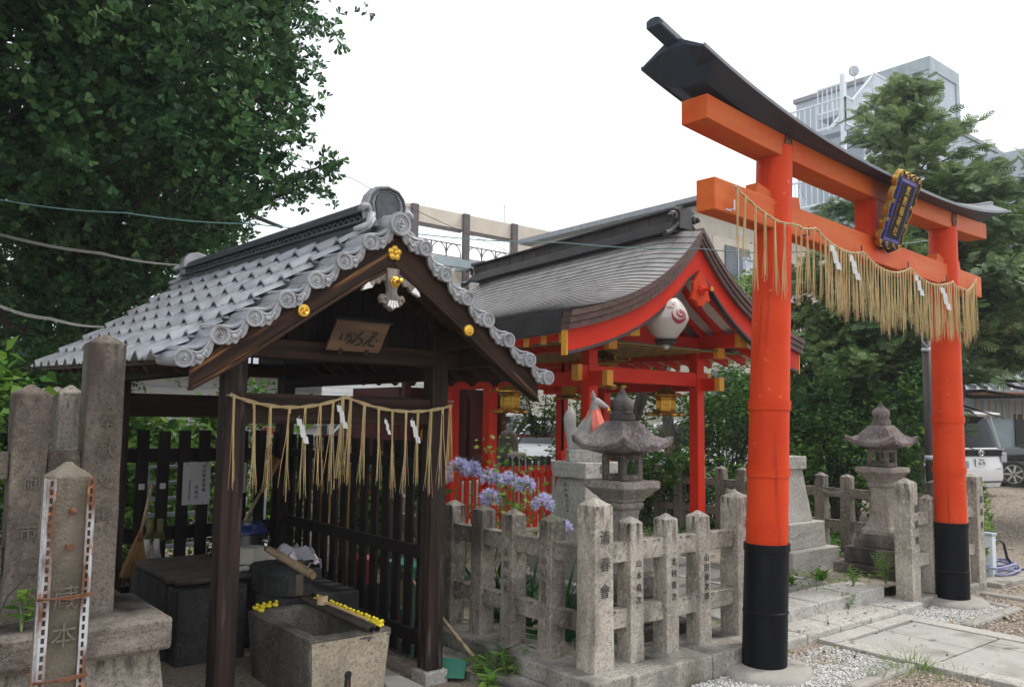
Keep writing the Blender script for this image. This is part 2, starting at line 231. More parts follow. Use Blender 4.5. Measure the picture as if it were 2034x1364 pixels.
# ------------------------------------------------------------------ mesh builder
V = Vector
ROUGH = {'granite', 'granite_side', 'granite_warm', 'granite_old', 'granite_lantern', 'granite_new', 'kerb', 'wet_stone', 'dark_stone', 'rust_stone', 'granite_roof'}
RT = bpy.data.textures.new('stone_roughness', 'CLOUDS'); RT.noise_scale = .045; RT.noise_depth = 2
def rough_stone(o):
    s_ = o.modifiers.new('cells', 'SUBSURF'); s_.subdivision_type = 'SIMPLE'; s_.levels = 1; s_.render_levels = 3
    d = o.modifiers.new('rough', 'DISPLACE'); d.texture = RT; d.texture_coords = 'GLOBAL'; d.strength = .010; d.mid_level = .5
class MB:
    def __init__(s): s.v = []; s.f = []; s.mi = []; s.m = 0
    def add(s, vs, fs):
        o = len(s.v); s.v += [tuple(v) for v in vs]; s.f += [tuple(i+o for i in f) for f in fs]; s.mi += [s.m]*len(fs); return s
    def box(s, x0, x1, y0, y1, z0, z1, taper=0):
        t = taper
        return s.add([(x0, y0, z0), (x1, y0, z0), (x1, y1, z0), (x0, y1, z0), (x0+t, y0+t, z1), (x1-t, y0+t, z1), (x1-t, y1-t, z1), (x0+t, y1-t, z1)],
              [(3, 2, 1, 0), (4, 5, 6, 7), (0, 1, 5, 4), (1, 2, 6, 5), (2, 3, 7, 6), (3, 0, 4, 7)])
    def cbox(s, cx, cy, cz, dx, dy, dz): return s.box(cx-dx/2, cx+dx/2, cy-dy/2, cy+dy/2, cz-dz/2, cz+dz/2)
    def bar(s, p, q, w, h, up=(0, 0, 1), w2=None, h2=None):
        p, q = V(p), V(q); d = (q-p).normalized(); r = d.cross(V(up))
        if r.length < 1e-5: r = d.cross(V((1, 0, 0)))
        r.normalize(); u = r.cross(d); w2 = w if w2 is None else w2; h2 = h if h2 is None else h2; vs = []
        for c, a, b in ((p, w, h), (q, w2, h2)):
            for sx, sz in ((-1, -1), (1, -1), (1, 1), (-1, 1)): vs.append(c+r*sx*a/2+u*sz*b/2)
        return s.add(vs, [(3, 2, 1, 0), (4, 5, 6, 7), (0, 1, 5, 4), (1, 2, 6, 5), (2, 3, 7, 6), (3, 0, 4, 7)])
    def loft(s, rings, cap=True, close=True):
        n = len(rings[0]); vs = [p for r in rings for p in r]; fs = []
        for i in range(len(rings)-1):
            for j in range(n if close else n-1):
                k = (j+1) % n; fs.append((i*n+j, i*n+k, (i+1)*n+k, (i+1)*n+j))
        if cap: fs.append(tuple(range(n))[::-1]); fs.append(tuple((len(rings)-1)*n+j for j in range(n)))
        return s.add(vs, fs)
    def tube(s, pts, r, n=8, cap=True, flat=1.):
        pts = [V(p) for p in pts]; rs = r if isinstance(r, (list, tuple)) else [r]*len(pts); rings = []; pu = None
        for i, p in enumerate(pts):
            d = (pts[min(i+1, len(pts)-1)]-pts[max(i-1, 0)]).normalized()
            if pu is None:
                a = V((0, 0, 1)) if abs(d.z) < .9 else V((1, 0, 0)); u = (a-d*a.dot(d)).normalized()
            else:
                u = pu-d*pu.dot(d); u = u.normalized() if u.length > 1e-6 else pu
            pu = u; w_ = d.cross(u)
            rings.append([p+(u*math.cos(2*math.pi*j/n)*flat+w_*math.sin(2*math.pi*j/n))*rs[i] for j in range(n)])
        return s.loft(rings, cap)
    def lathe(s, c, prof, n=16, rot=0., sx=1., sy=1.):
        rings = [[(c[0]+r*sx*math.cos(2*math.pi*j/n+rot), c[1]+r*sy*math.sin(2*math.pi*j/n+rot), c[2]+z) for j in range(n)] for r, z in prof]
        return s.loft(rings)
    def prism(s, poly, vec):
        n = len(poly); vec = V(vec); vs = [V(p) for p in poly]+[V(p)+vec for p in poly]
        return s.add(vs, [tuple(range(n))[::-1], tuple(range(n, 2*n))]+[(i, (i+1) % n, n+(i+1) % n, n+i) for i in range(n)])
    def ball(s, c, r, n=10, m=7):
        r = r if isinstance(r, (tuple, list)) else (r, r, r); vs = [(c[0], c[1], c[2]-r[2])]; fs = []
        for i in range(1, m):
            a = -math.pi/2+math.pi*i/m
            for j in range(n):
                b = 2*math.pi*j/n; vs.append((c[0]+r[0]*math.cos(a)*math.cos(b), c[1]+r[1]*math.cos(a)*math.sin(b), c[2]+r[2]*math.sin(a)))
        vs.append((c[0], c[1], c[2]+r[2])); top = len(vs)-1
        for j in range(n):
            k = (j+1) % n; fs.append((0, 1+k, 1+j)); fs.append((top, top-n+j, top-n+k))
            for i in range(m-2): a = 1+i*n; fs.append((a+j, a+k, a+n+k, a+n+j))
        return s.add(vs, fs)
    def disc(s, c, ax, r, t, n=16):
        c, ax = V(c), V(ax).normalized(); return s.tube([c-ax*t/2, c+ax*t/2], r, n)
    def quad(s, a, b, c, d): return s.add([a, b, c, d], [(0, 1, 2, 3)])
    def xf(s, M): s.v = [tuple(M @ V(p)) for p in s.v]; return s
    def build(s, name, mats, parent=None, smooth=False, bevel=0., bseg=2, angle=None, local=False):
        me = bpy.data.meshes.new(name)
        vs = s.v
        if parent is not None and not local:
            inv = world_of(parent).inverted(); vs = [tuple(inv @ V(p)) for p in vs]
        me.from_pydata(vs, [], s.f); mats = mats if isinstance(mats, (list, tuple)) else [mats]
        for m in mats: me.materials.append(MT[m] if isinstance(m, str) else m)
        if any(s.mi): me.polygons.foreach_set('material_index', s.mi)
        if smooth: me.polygons.foreach_set('use_smooth', [True]*len(s.f))
        me.update(); o = bpy.data.objects.new(name, me); COL.objects.link(o)
        if angle:
            for e in []: pass
            me.set_sharp_from_angle(angle=R(angle))
        if parent is not None: o.parent = parent
        if bevel:
            b = o.modifiers.new('bevel', 'BEVEL'); b.width = bevel; b.segments = bseg; b.limit_method = 'ANGLE'; b.angle_limit = R(40)
            if isinstance(mats[0], str) and mats[0] in ROUGH and len(s.f) < 60: rough_stone(o)
        return o
def world_of(o):
    m = Matrix.LocRotScale(o.location, o.rotation_euler, o.scale)
    return world_of(o.parent) @ m if o.parent else m
def tag(o, label, cat, group=None, kind=None):
    if label: o['label'] = label
    if cat: o['category'] = cat
    if group: o['group'] = group
    if kind: o['kind'] = kind
    return o
def thing(name, label, cat, loc=(0, 0, 0), rz=0., group=None):
    o = bpy.data.objects.new(name, None); COL.objects.link(o); o.empty_display_size = .1
    o.location = loc; o.rotation_euler = (0, 0, rz); return tag(o, label, cat, group)
def struct(o): o['kind'] = 'structure'; return o
def copy_tree(o, parent=None):
    c = o.copy(); COL.objects.link(c)
    if parent: c.parent = parent
    for ch in [x for x in bpy.data.objects if x.parent == o]: copy_tree(ch, c)
    return c
def text_mb(body, size, thick=.002, vertical=False, gap=1.06, squash=1.):
    """Letters as real relief: a mesh in the XZ plane facing -Y, centred on the origin."""
    out = MB(); chars = list(body) if vertical else [body]; n = len(chars)
    for i, ch in enumerate(chars):
        if ch == ' ': continue
        c = bpy.data.curves.new('t', 'FONT'); c.body = ch; c.size = size; c.extrude = thick/2; c.align_x = 'CENTER'; c.align_y = 'CENTER'; c.resolution_u = 3
        o = bpy.data.objects.new('t', c); COL.objects.link(o); dg = bpy.context.evaluated_depsgraph_get(); dg.update()
        me = o.evaluated_get(dg).to_mesh(); zo = ((n-1)/2-i)*size*gap if vertical else 0
        out.add([(v.co.x*squash, -v.co.z, v.co.y+zo) for v in me.vertices], [tuple(p.vertices) for p in me.polygons])
        o.evaluated_get(dg).to_mesh_clear(); bpy.data.objects.remove(o); bpy.data.curves.remove(c)
    return out
def place(mb, loc, rz=0., rx=0.): return mb.xf(Matrix.Translation(loc) @ Matrix.Rotation(rz, 4, 'Z') @ Matrix.Rotation(rx, 4, 'X'))
# leaf scatter: many copies of a small template in ONE mesh (leaves are surface pattern of their crown)
def scatter(name, mats, C, size, tv, tf, parent=None, up=.5, droop=0., kind=None, dirs=None):
    C = np.asarray(C, float); N = len(C); tv = np.asarray(tv, float); k = len(tv); fk = len(tf[0]); nf = len(tf)
    if dirs is None:
        d = rng.normal(size=(N, 3)); d[:, 2] = d[:, 2]*.5-droop
    else: d = np.asarray(dirs, float)+rng.normal(size=(N, 3))*.35
    d /= np.linalg.norm(d, axis=1)[:, None]
    nrm = rng.normal(size=(N, 3)); nrm[:, 2] = np.abs(nrm[:, 2])+up
    sx = np.cross(d, nrm); sx /= np.linalg.norm(sx, axis=1)[:, None]+1e-9; nz = np.cross(sx, d)
    S = rng.uniform(size[0], size[1], N)[:, None, None]
    P = (sx[:, None, :]*tv[None, :, 0:1]+d[:, None, :]*tv[None, :, 1:2]+nz[:, None, :]*tv[None, :, 2:3])*S+C[:, None, :]
    P = P.reshape(-1, 3)
    if parent is not None: P = P-np.array(parent.location)
    me = bpy.data.meshes.new(name); me.vertices.add(N*k); me.vertices.foreach_set('co', P.ravel())
    idx = (np.arange(N)[:, None, None]*k+np.asarray(tf)[None]).reshape(-1)
    me.loops.add(len(idx)); me.loops.foreach_set('vertex_index', idx); me.polygons.add(N*nf)
    me.polygons.foreach_set('loop_start', np.arange(N*nf)*fk); me.polygons.foreach_set('loop_total', np.full(N*nf, fk))
    mats = mats if isinstance(mats, (list, tuple)) else [mats]
    for m in mats: me.materials.append(MT[m])
    if len(mats) > 1: me.polygons.foreach_set('material_index', np.repeat(rng.integers(0, len(mats), N), nf))
    me.update(calc_edges=True); o = bpy.data.objects.new(name, me); COL.objects.link(o)
    if parent is not None: o.parent = parent
    return o
FAN = ([(0, 0, 0), (-.30, .34, .03), (-.52, .62, .10), (-.30, .86, .05), (-.05, .76, 0), (.05, .76, 0), (.30, .86, .05), (.52, .62, .10), (.30, .34, .03)],
       [(0, 1, 2, 3, 4), (0, 5, 6, 7, 8)])
OVAL = ([(0, 0, 0), (-.24, .35, .05), (0, 1, -.08), (.24, .35, .05)], [(0, 1, 2, 3)])
def _frond():
    v = []; f = []
    def strip(a, b, w_):
        a, b = np.array(a), np.array(b); d = b-a; n = np.array([-d[1], d[0], 0]); n = n/np.linalg.norm(n)*w_; o = len(v)
        v.extend([a-n*.6, a+n*.6, a+d*.55+n, b]); v.append(a+d*.55-n); f.append((o, o+4, o+3, o+2, o+1))
    strip((0, 0, 0), (0, 1, -.14), .045)
    for t, l in ((.15, .42), (.32, .46), (.5, .40), (.68, .30), (.84, .2)):
        for s in (-1, 1): strip((0, t, -.14*t), (s*l*.72, t+l*.72, -.14*t-.06), .05)
    return [tuple(p) for p in v], f
FROND = _frond()
NARROW = ([(0, 0, 0), (-.09, .4, .05), (0, 1, -.10), (.09, .4, .05)], [(0, 1, 2, 3)])
STAR = ([(0, 0, 0), (-.12, .5, .12), (0, 1, .0), (.12, .5, .12)], [(0, 1, 2, 3)])
BLADE = ([(-.035, 0, 0), (-.03, .5, .06), (0, 1, -.10), (.03, .5, .06), (.035, 0, 0)], [(0, 1, 2, 3, 4)])
MAPLE = ([(0, 0, 0), (-.2, .25, 0), (-.62, .42, .03), (-.24, .48, 0), (-.34, .9, .03), (-.06, .62, 0), (0, 1.05, -.04), (.06, .62, 0), (.34, .9, .03), (.24, .48, 0), (.62, .42, .03), (.2, .25, 0)], [tuple(range(12))])
# ================================================================== THE SETTING: ground, paths, steps
def sheet(name, x0, x1, y0, y1, z, m, nx=1, ny=1, fz=None):
    b = MB(); vs = []; fs = []
    for j in range(ny+1):
        for i in range(nx+1):
            x = x0+(x1-x0)*i/nx; y = y0+(y1-y0)*j/ny; vs.append((x, y, z if fz is None else fz(x, y)))
    for j in range(ny):
        for i in range(nx): a = j*(nx+1)+i; fs.append((a, a+1, a+nx+2, a+nx+1))
    return struct(b.add(vs, fs).build(name, m))
sheet('ground', -600, 900, -300, 1400, -.06, 'dirt')
sheet('gravel_ground', -2, 36, -4, 24, 0, 'gravel_bed', 76, 56, lambda x, y: .012*math.sin(x*2.1+y)+.010*math.sin(y*3.3-x*1.7)-.012)
sheet('asphalt_lot', 8.9, 40, 9.2, 40, .03, 'asphalt')
sheet('asphalt_lane', 3.0, 8.9, 10.5, 40, .03, 'asphalt')
# raised court behind the stone fence: front slab and the planted soil
def court_z(x, y): return .150+.030*max(0, min(1, (y-4.2)/3))
o = sheet('court_floor', 3.50, 8.40, 3.60, 9.2, .15, 'court', 20, 24, court_z)
b = MB()
for i in range(2):
    for j in range(4): b.box(5.12+i*.82, 5.86+i*.82, 3.98+j*.62, 4.52+j*.62, .1, .166+.030*max(0, min(1, (3.98+j*.62-4.2)/3))+.018)
struct(b.build('court_panels', 'aggregate'))
b = MB()
for i in range(3): b.box(5.06+i*.82, 5.115+i*.82, 3.94, 6.4, .1, .190)
struct(b.build('court_panel_borders', 'granite_new'))
# kerb stones under the fence
def kerb(name, segs, m='kerb', bev=.012):
    b = MB()
    for s in segs: b.box(*s)
    return struct(b.build(name, m, bevel=bev))
def run(x0, x1, n, y0, y1, z0, z1, axis='x', jit=.004):
    out = []; r = random.Random(int(x0*77+y0*13))
    for i in range(n):
        a = x0+(x1-x0)*i/n+.003; c = x0+(x1-x0)*(i+1)/n-.003; j = r.uniform(-jit, jit)
        out.append((a, c, y0+j, y1, z0, z1+j) if axis == 'x' else (y0+j, y1, a, c, z0, z1+j))
    return out
kerb('front_kerb', run(3.52, 4.93, 2, 3.22, 3.62, -.05, .145))
kerb('side_kerb', run(3.24, 6.6, 4, 3.235, 3.56, -.05, .148, 'y'))
kerb('low_kerb', run(3.20, 6.0, 3, 3.06, 3.225, -.05, .055, 'y'))
kerb('far_front_kerb', run(7.08, 8.62, 3, 3.37, 3.60, -.05, .075))
kerb('far_side_kerb', run(3.63, 9.2, 5, 8.33, 8.66, -.05, .18, 'y'))
kerb('gutter_edge', run(3.9, 6.6, 3, 2.50, 2.66, -.05, .06, 'y'), 'concrete')
# two steps at the gate
kerb('lower_step', run(4.96, 7.16, 5, 3.30, 3.70, -.05, .072), 'granite_new')
kerb('upper_step', run(4.96, 7.06, 4, 3.58, 3.92, -.03, .168), 'granite_new')
# slab path to the gate with a border, slightly above the gravel
b = MB(); r = random.Random(5)
for j in range(9):
    y1 = 3.14-j*.62; y0 = y1-.61; off = (0, .30)[j % 2]; xs = [5.66, 5.66+.52+off*.6, 6.38+off*.3, 6.62] if j % 2 else [5.66, 6.16, 6.62]
    for i in range(len(xs)-1): b.box(xs[i]+.003, xs[i+1]-.003, y0, y1-.006, -.04, .022+r.uniform(-.002, .002))
struct(b.build('slab_path', 'slab', bevel=.004))
kerb('path_border', run(-2.4, 3.16, 6, 5.50, 5.655, -.05, .030, 'y', .003)+run(-2.4, 3.16, 6, 6.625, 6.78, -.05, .030, 'y', .003)+run(5.50, 6.78, 2, 3.165, 3.29, -.05, .034), 'granite_new', .006)
# concrete rims of the pebble beds
kerb('pebble_bed_rim', [(4.02, 5.49, 2.58, 2.66, -.04, .022), (6.88, 7.92, 2.82, 2.91, -.04, .022), (7.84, 7.95, 2.92, 3.25, -.04, .026), (8.25, 8.36, 2.85, 3.3, -.04, .03)], 'concrete', .02)
sheet('pebble_mortar', 3.3, 5.49, 2.66, 3.21, .004, 'concrete')
sheet('pebble_mortar_far', 6.8, 7.86, 2.9, 3.36, .004, 'concrete')
def pebbles(name, x0, x1, y0, y1, n, r0, r1, z, m, label, flat=.5, keep=None):
    ico = [(0, 0, 1), (.9, 0, .3), (.28, .85, .3), (-.72, .53, .3), (-.72, -.53, .3), (.28, -.85, .3), (.72, .53, -.4), (-.28, .85, -.4), (-.9, 0, -.4), (-.28, -.85, -.4), (.72, -.53, -.4)]
    fc = [(0, 1, 2), (0, 2, 3), (0, 3, 4), (0, 4, 5), (0, 5, 1), (1, 6, 2), (2, 7, 3), (3, 8, 4), (4, 9, 5), (5, 10, 1), (2, 6, 7), (3, 7, 8), (4, 8, 9), (5, 9, 10), (1, 10, 6)]
    P = np.column_stack([rng.uniform(x0, x1, n), rng.uniform(y0, y1, n)])
    if keep: P = P[[keep(x, y) for x, y in P]]
    n = len(P); a = rng.uniform(0, 6.3, n); rx = rng.uniform(r0, r1, n); ry = rx*rng.uniform(.55, .95, n); rz = rx*flat
    T = np.array(ico); X = T[None, :, 0]*rx[:, None]; Y = T[None, :, 1]*ry[:, None]
    Q = np.stack([P[:, :1]+X*np.cos(a)[:, None]-Y*np.sin(a)[:, None], P[:, 1:]+X*np.sin(a)[:, None]+Y*np.cos(a)[:, None], z+T[None, :, 2]*rz[:, None]], 2).reshape(-1, 3)
    F = (np.array(fc)[None]+np.arange(n)[:, None, None]*11).reshape(-1, 3)
    me = bpy.data.meshes.new(name); me.from_pydata(Q.tolist(), [], F.tolist()); me.materials.append(MT[m])
    me.polygons.foreach_set('use_smooth', [True]*len(me.polygons)); o = bpy.data.objects.new(name, me); COL.objects.link(o)
    return tag(o, label, 'pebbles', kind='stuff')
def grid_pebbles(name, x0, x1, y0, y1, step, label):
    return pebbles(name, x0, x1, y0, y1, int((x1-x0)*(y1-y0)/(step*step)), step*.42, step*.62, .008, 'pebble', label, .55)
grid_pebbles('white_pebbles', 3.36, 5.48, 2.67, 3.21, .0185, 'white pebbles set in mortar around the near gate pillar')
grid_pebbles('white_pebbles', 6.82, 7.84, 2.93, 3.35, .020, 'white pebbles set in mortar around the far gate pillar')
pebbles('loose_gravel', 3.6, 5.45, .4, 2.55, 5200, .006, .014, .004, 'gravel_stone', 'loose brown gravel left of the slab path')
pebbles('loose_gravel', 6.8, 15, .8, 3.6, 19000, .008, .019, .004, 'gravel_stone', 'loose brown gravel right of the slab path', keep=lambda x, y: not (6.8 < x < 7.93 and y > 2.84) and not (y > 3.35 and x < 8.7) and not (y > 3.25 and x < 9.4))
pebbles('loose_gravel', 9.0, 22, 3.6, 8.5, 7000, .010, .024, .004, 'gravel_stone', 'loose gravel of the parking yard behind the far fence')

# ================================================================== stone fences (posts > letters, rails)
def post_mesh(x, y, z0, z1, w, cap=.035, seed=0):
    r = random.Random(seed); dx, dy = r.uniform(-.004, .004), r.uniform(-.004, .004); b = MB(); h = w/2; t = .004
    b.loft([[(x-h, y-h, z0), (x+h, y-h, z0), (x+h, y+h, z0), (x-h, y+h, z0)],
            [(x-h+t+dx, y-h+t+dy, z1-cap), (x+h-t+dx, y-h+t+dy, z1-cap), (x+h-t+dx, y+h-t+dy, z1-cap), (x-h+t+dx, y+h-t+dy, z1-cap)],
            [(x-.008+dx, y-.008+dy, z1), (x+.008+dx, y-.008+dy, z1), (x+.008+dx, y+.008+dy, z1), (x-.008+dx, y+.008+dy, z1)]])
    return b
def letters(parent, txt, x, y, z, size, m='carve', rz=0., gap=1.06, squash=1.):
    for i, ch in enumerate(txt): place(text_mb(ch, size, .003, True, gap, squash), (x, y, z+((len(txt)-1)/2-i)*size*gap), rz).build('carved_letter', m, parent)
SF = thing('stone_fence', 'grey granite picket fence with tall inscribed corner post at the left of the vermilion gate', 'stone fence', (3.40, 3.42, .15))
p = post_mesh(3.425, 3.43, .10, 1.105, .155, .04, 1).build('post', 'granite', SF, bevel=.006)
letters(p, '清春會', 3.425, 3.3515, .735, .085, gap=1.75)
for i, (x, s) in enumerate(((3.745, '山本竜次'), (4.065, '北村喜次'), (4.385, '山田仙次郎'))):
    p = post_mesh(x, 3.455, .11, .978, .118, .033, i+3).build('post', 'granite', SF, bevel=.006)
    letters(p, s, x+.008, 3.3945, .60-.02*i, .05, gap=1.42 if i < 2 else 1.2)
p = post_mesh(4.80, 3.47, .10, 1.085, .150, .04, 9).build('post', 'granite', SF, bevel=.006); letters(p, '清春會', 4.835, 3.3935, .745, .075, gap=1.75, squash=.8)
for i, y in enumerate((3.775, 4.135, 4.465, 4.80, 5.15, 5.5)):
    p = post_mesh(3.40, y, .11, .980, .122, .033, i+20).build('post', 'granite_side', SF, bevel=.006)
    if i in (0, 1): letters(p, ('山口喜助', '吉岡元吉')[i], 3.3355, y, .60, .05, 'carve_faint', R(-90), 1.45)
for z0, z1 in ((.722, .836), (.345, .452)):
    xs = (3.50, 3.688, 3.802, 4.008, 4.122, 4.328, 4.442, 4.727)
    for i in range(0, 8, 2): MB().box(xs[i]-.006, xs[i+1]+.006, 3.425, 3.50, z0, z1).build('rail', 'granite', SF, bevel=.007)
    ys = [3.505, 3.712]+[q for y in (3.775, 4.135, 4.465, 4.80, 5.15) for q in (y+.062, 0)][:-1]
    pos = (3.43, 3.775, 4.135, 4.465, 4.80, 5.15, 5.5)
    for i in range(6): MB().box(3.362, 3.436, pos[i]+.055, pos[i+1]-.055, z0, z1-.006).build('rail', 'granite_side', SF, bevel=.007)
SG = thing('stone_fence', 'grey granite picket fence running back behind the stone lantern between the gate pillars', 'stone fence', (8.5, 3.45, .15))
p = post_mesh(7.19, 3.44, .05, 1.09, .150, .04, 40).build('post', 'granite', SG, bevel=.006); letters(p, '清春會', 7.215, 3.363, .70, .075, gap=1.75)
p = post_mesh(8.57, 3.46, .06, 1.10, .150, .04, 41).build('post', 'granite', SG, bevel=.006); letters(p, '清春會', 8.585, 3.383, .72, .075, gap=1.6)
for i, x in enumerate((7.62, 7.96, 8.28)):
    p = post_mesh(x, 3.46, .08, .93, .12, .03, 42+i).build('post', 'granite', SG, bevel=.006); letters(p, '山本久', x, 3.398, .5, .05, gap=1.5)
for z0, z1 in ((.68, .78), (.33, .43)):
    for a, c in ((7.26, 7.56), (7.67, 7.91), (8.01, 8.23), (8.33, 8.50)): MB().box(a, c, 3.42, 3.49, z0, z1).build('rail', 'granite', SG, bevel=.006)
ry = [3.78, 4.08, 4.38, 4.70, 5.0, 5.34, 5.68, 6.02, 6.335, 6.67, 6.99, 7.32, 7.66, 8.0, 8.34]
for i, y in enumerate(ry): post_mesh(8.5, y, .12, 1.012, .118, .03, 60+i).build('post', 'granite_side', SG, bevel=.005)
for z0, z1 in ((.76, .855), (.42, .515)):
    for i in range(len(ry)-1): MB().box(8.465, 8.535, ry[i]+.055, ry[i+1]-.055, z0, z1).build('rail', 'granite_side', SG, bevel=.005)
b = MB(); b.tube([(8.44, 4.70, .83), (8.44, 4.85, .80), (8.44, 5.0, .84)], .003, 5); b.build('tie_wire', 'steel', SG)
SH = thing('stone_fence', 'pale stone fence along the back of the court behind the red picket fence', 'stone fence', (7.1, 8.55, .2))
for i, (x, z1, w_) in enumerate(((6.72, 1.0, .13), (7.10, 1.12, .19), (7.42, .98, .13), (7.74, 1.01, .14), (8.06, 1.0, .13), (8.34, 1.0, .13))): post_mesh(x, 8.6, .1, z1, w_, .03, 90+i).build('post', 'granite_new', SH, bevel=.005)
for z0, z1 in ((.70, .80), (.38, .48)):
    for a, c in ((6.79, 7.0), (7.2, 7.35), (7.49, 7.67), (7.81, 7.99), (8.13, 8.27)): MB().box(a, c, 8.56, 8.64, z0, z1).build('rail', 'granite_new', SH, bevel=.005)
b = MB(); b.lathe((7.35, 9.1, 0), [(.145, 0), (.145, 1.20), (.135, 1.30), (.10, 1.365), (.04, 1.39)], 20)
tag(b.build('round_top_post', 'granite_warm', smooth=True, angle=50), 'round topped stone bollard behind the red picket fence', 'stone post')

# left fence on its high stone plinth
SL = thing('stone_fence', 'tall weathered granite fence on a high stone plinth at the left edge', 'stone fence', (.98, 4.28, .5))
p = post_mesh(.975, 4.285, .62, 1.925, .165, .045, 120).build('post', 'granite_warm', SL, bevel=.007)
letters(p, '奉献文化', .985, 4.1965, 1.30, .075, 'carve_faint', gap=1.9)
p = post_mesh(.680, 4.28, .62, 1.675, .145, .04, 121).build('post', 'granite_warm', SL, bevel=.007)
letters(p, '御市', .69, 4.2015, 1.13, .075, 'carve_faint', gap=2.9)
post_mesh(.35, 4.28, .62, 1.675, .145, .04, 122).build('post', 'granite_warm', SL, bevel=.007)
for i, y in enumerate((4.66, 5.02, 5.38, 5.74)): post_mesh(.915, y, .62, 1.69, .125, .04, 123+i).build('post', 'granite_side', SL, bevel=.007)
for z0, z1 in ((1.255, 1.375), (.84, .97)):
    for a, c in ((.10, .276), (.424, .606), (.754, .891)): MB().box(a, c, 4.24, 4.315, z0, z1).build('rail', 'granite_warm', SL, bevel=.008)
    for a, c in ((4.37, 4.6), (4.72, 4.96), (5.08, 5.32), (5.44, 5.68)): MB().box(.88, .955, a, c, z0, z1).build('rail', 'granite_side', SL, bevel=.008)
b = MB(); b.box(.05, 1.245, 3.93, 4.60, .50, .64); b.box(.70, 1.20, 4.604, 6.1, .50, .64); b.build('plinth_slab', 'granite_old', SL, bevel=.016)
b = MB(); b.loft([[(-.2, 3.92, -.05), (1.27, 3.92, -.05), (1.27, 6.1, -.05), (-.2, 6.1, -.05)], [(-.2, 4.0, .498), (1.21, 4.0, .498), (1.21, 6.1, .498), (-.2, 6.1, .498)]]); b.build('plinth_wall', 'granite_side', SL, bevel=.01)
# foreground marker pillar with perforated steel angles wired to it
MK = thing('stone_marker', 'square stone marker pillar strapped with rusty perforated white steel angles', 'stone pillar', (.585, 2.93, 0))
post_mesh(.587, 2.965, -.05, 1.392, .128, .042, 150).build('pillar', 'rust_stone', MK, bevel=.005)
def perforated(p0, p1, wdir, w_, n):
    """a steel strip with slots: the face between slots is built as a ladder"""
    b = MB(); p0, p1, wd = V(p0), V(p1), V(wdir); d = p1-p0; nn = wd.cross(d).normalized()*.0015; e = w_*.30
    def st(a, b_, u0, u1): q = [p0+d*a+wd*u0, p0+d*b_+wd*u0, p0+d*b_+wd*u1, p0+d*a+wd*u1]; b.prism([x-nn for x in q], nn*2)
    st(0, 1, 0, e); st(0, 1, w_-e, w_)
    for i in range(n+1):
        a = i/n-.17/n; st(max(a, 0), min(a+.34/n, 1), e, w_-e)
    return b
for nm, x, sgn in (('angle_iron', .520, 1), ('angle_iron', .654, -1)):
    b = perforated((x, 2.896, -.02), (x, 2.896, 1.345), (sgn, 0, 0), .025 if sgn > 0 else .021, 52)
    c = perforated((x-.002*sgn, 2.897, -.02), (x-.002*sgn, 2.897, 1.345), (0, 1, 0), .034, 52); b.add(c.v, c.f)
    b.build(nm, 'rusty_white', MK)
for z in (.98, .735):
    b = MB()
    for k in range(3): b.tube([(.512, 2.891-.002*k, z+k*.004), (.60, 2.887, z+.006-k*.005), (.662, 2.891, z+.010-k*.004), (.662, 3.04, z), (.512, 3.04, z), (.512, 2.891, z+.002)], .0022, 5)
    b.build('binding_wire', 'rust', MK)
b = MB(); b.lathe((0, 0, 0), [(.011, 0), (.011, .016), (.004, .02)], 8); b.xf(Matrix.Translation((.594, 2.902, 1.245)) @ Matrix.Rotation(R(90), 4, 'X')); b.build('iron_peg', 'rust', MK); MB().cbox(.592, 2.896, 1.135, .018, .02, .016).build('iron_peg', 'rust', MK)
letters(MK, '蔵本', .59, 2.8955, .92, .075, 'carve_faint', gap=1.5)
b = MB(); b.tube([(.40, 3.3, .70), (.50, 3.35, .92), (.56, 3.36, .985), (.62, 3.30, .99)], .0045, 6); tag(b.build('loose_cable', 'basin_black'), 'grey cable leaning beside the rusty marker pillar', 'cable')

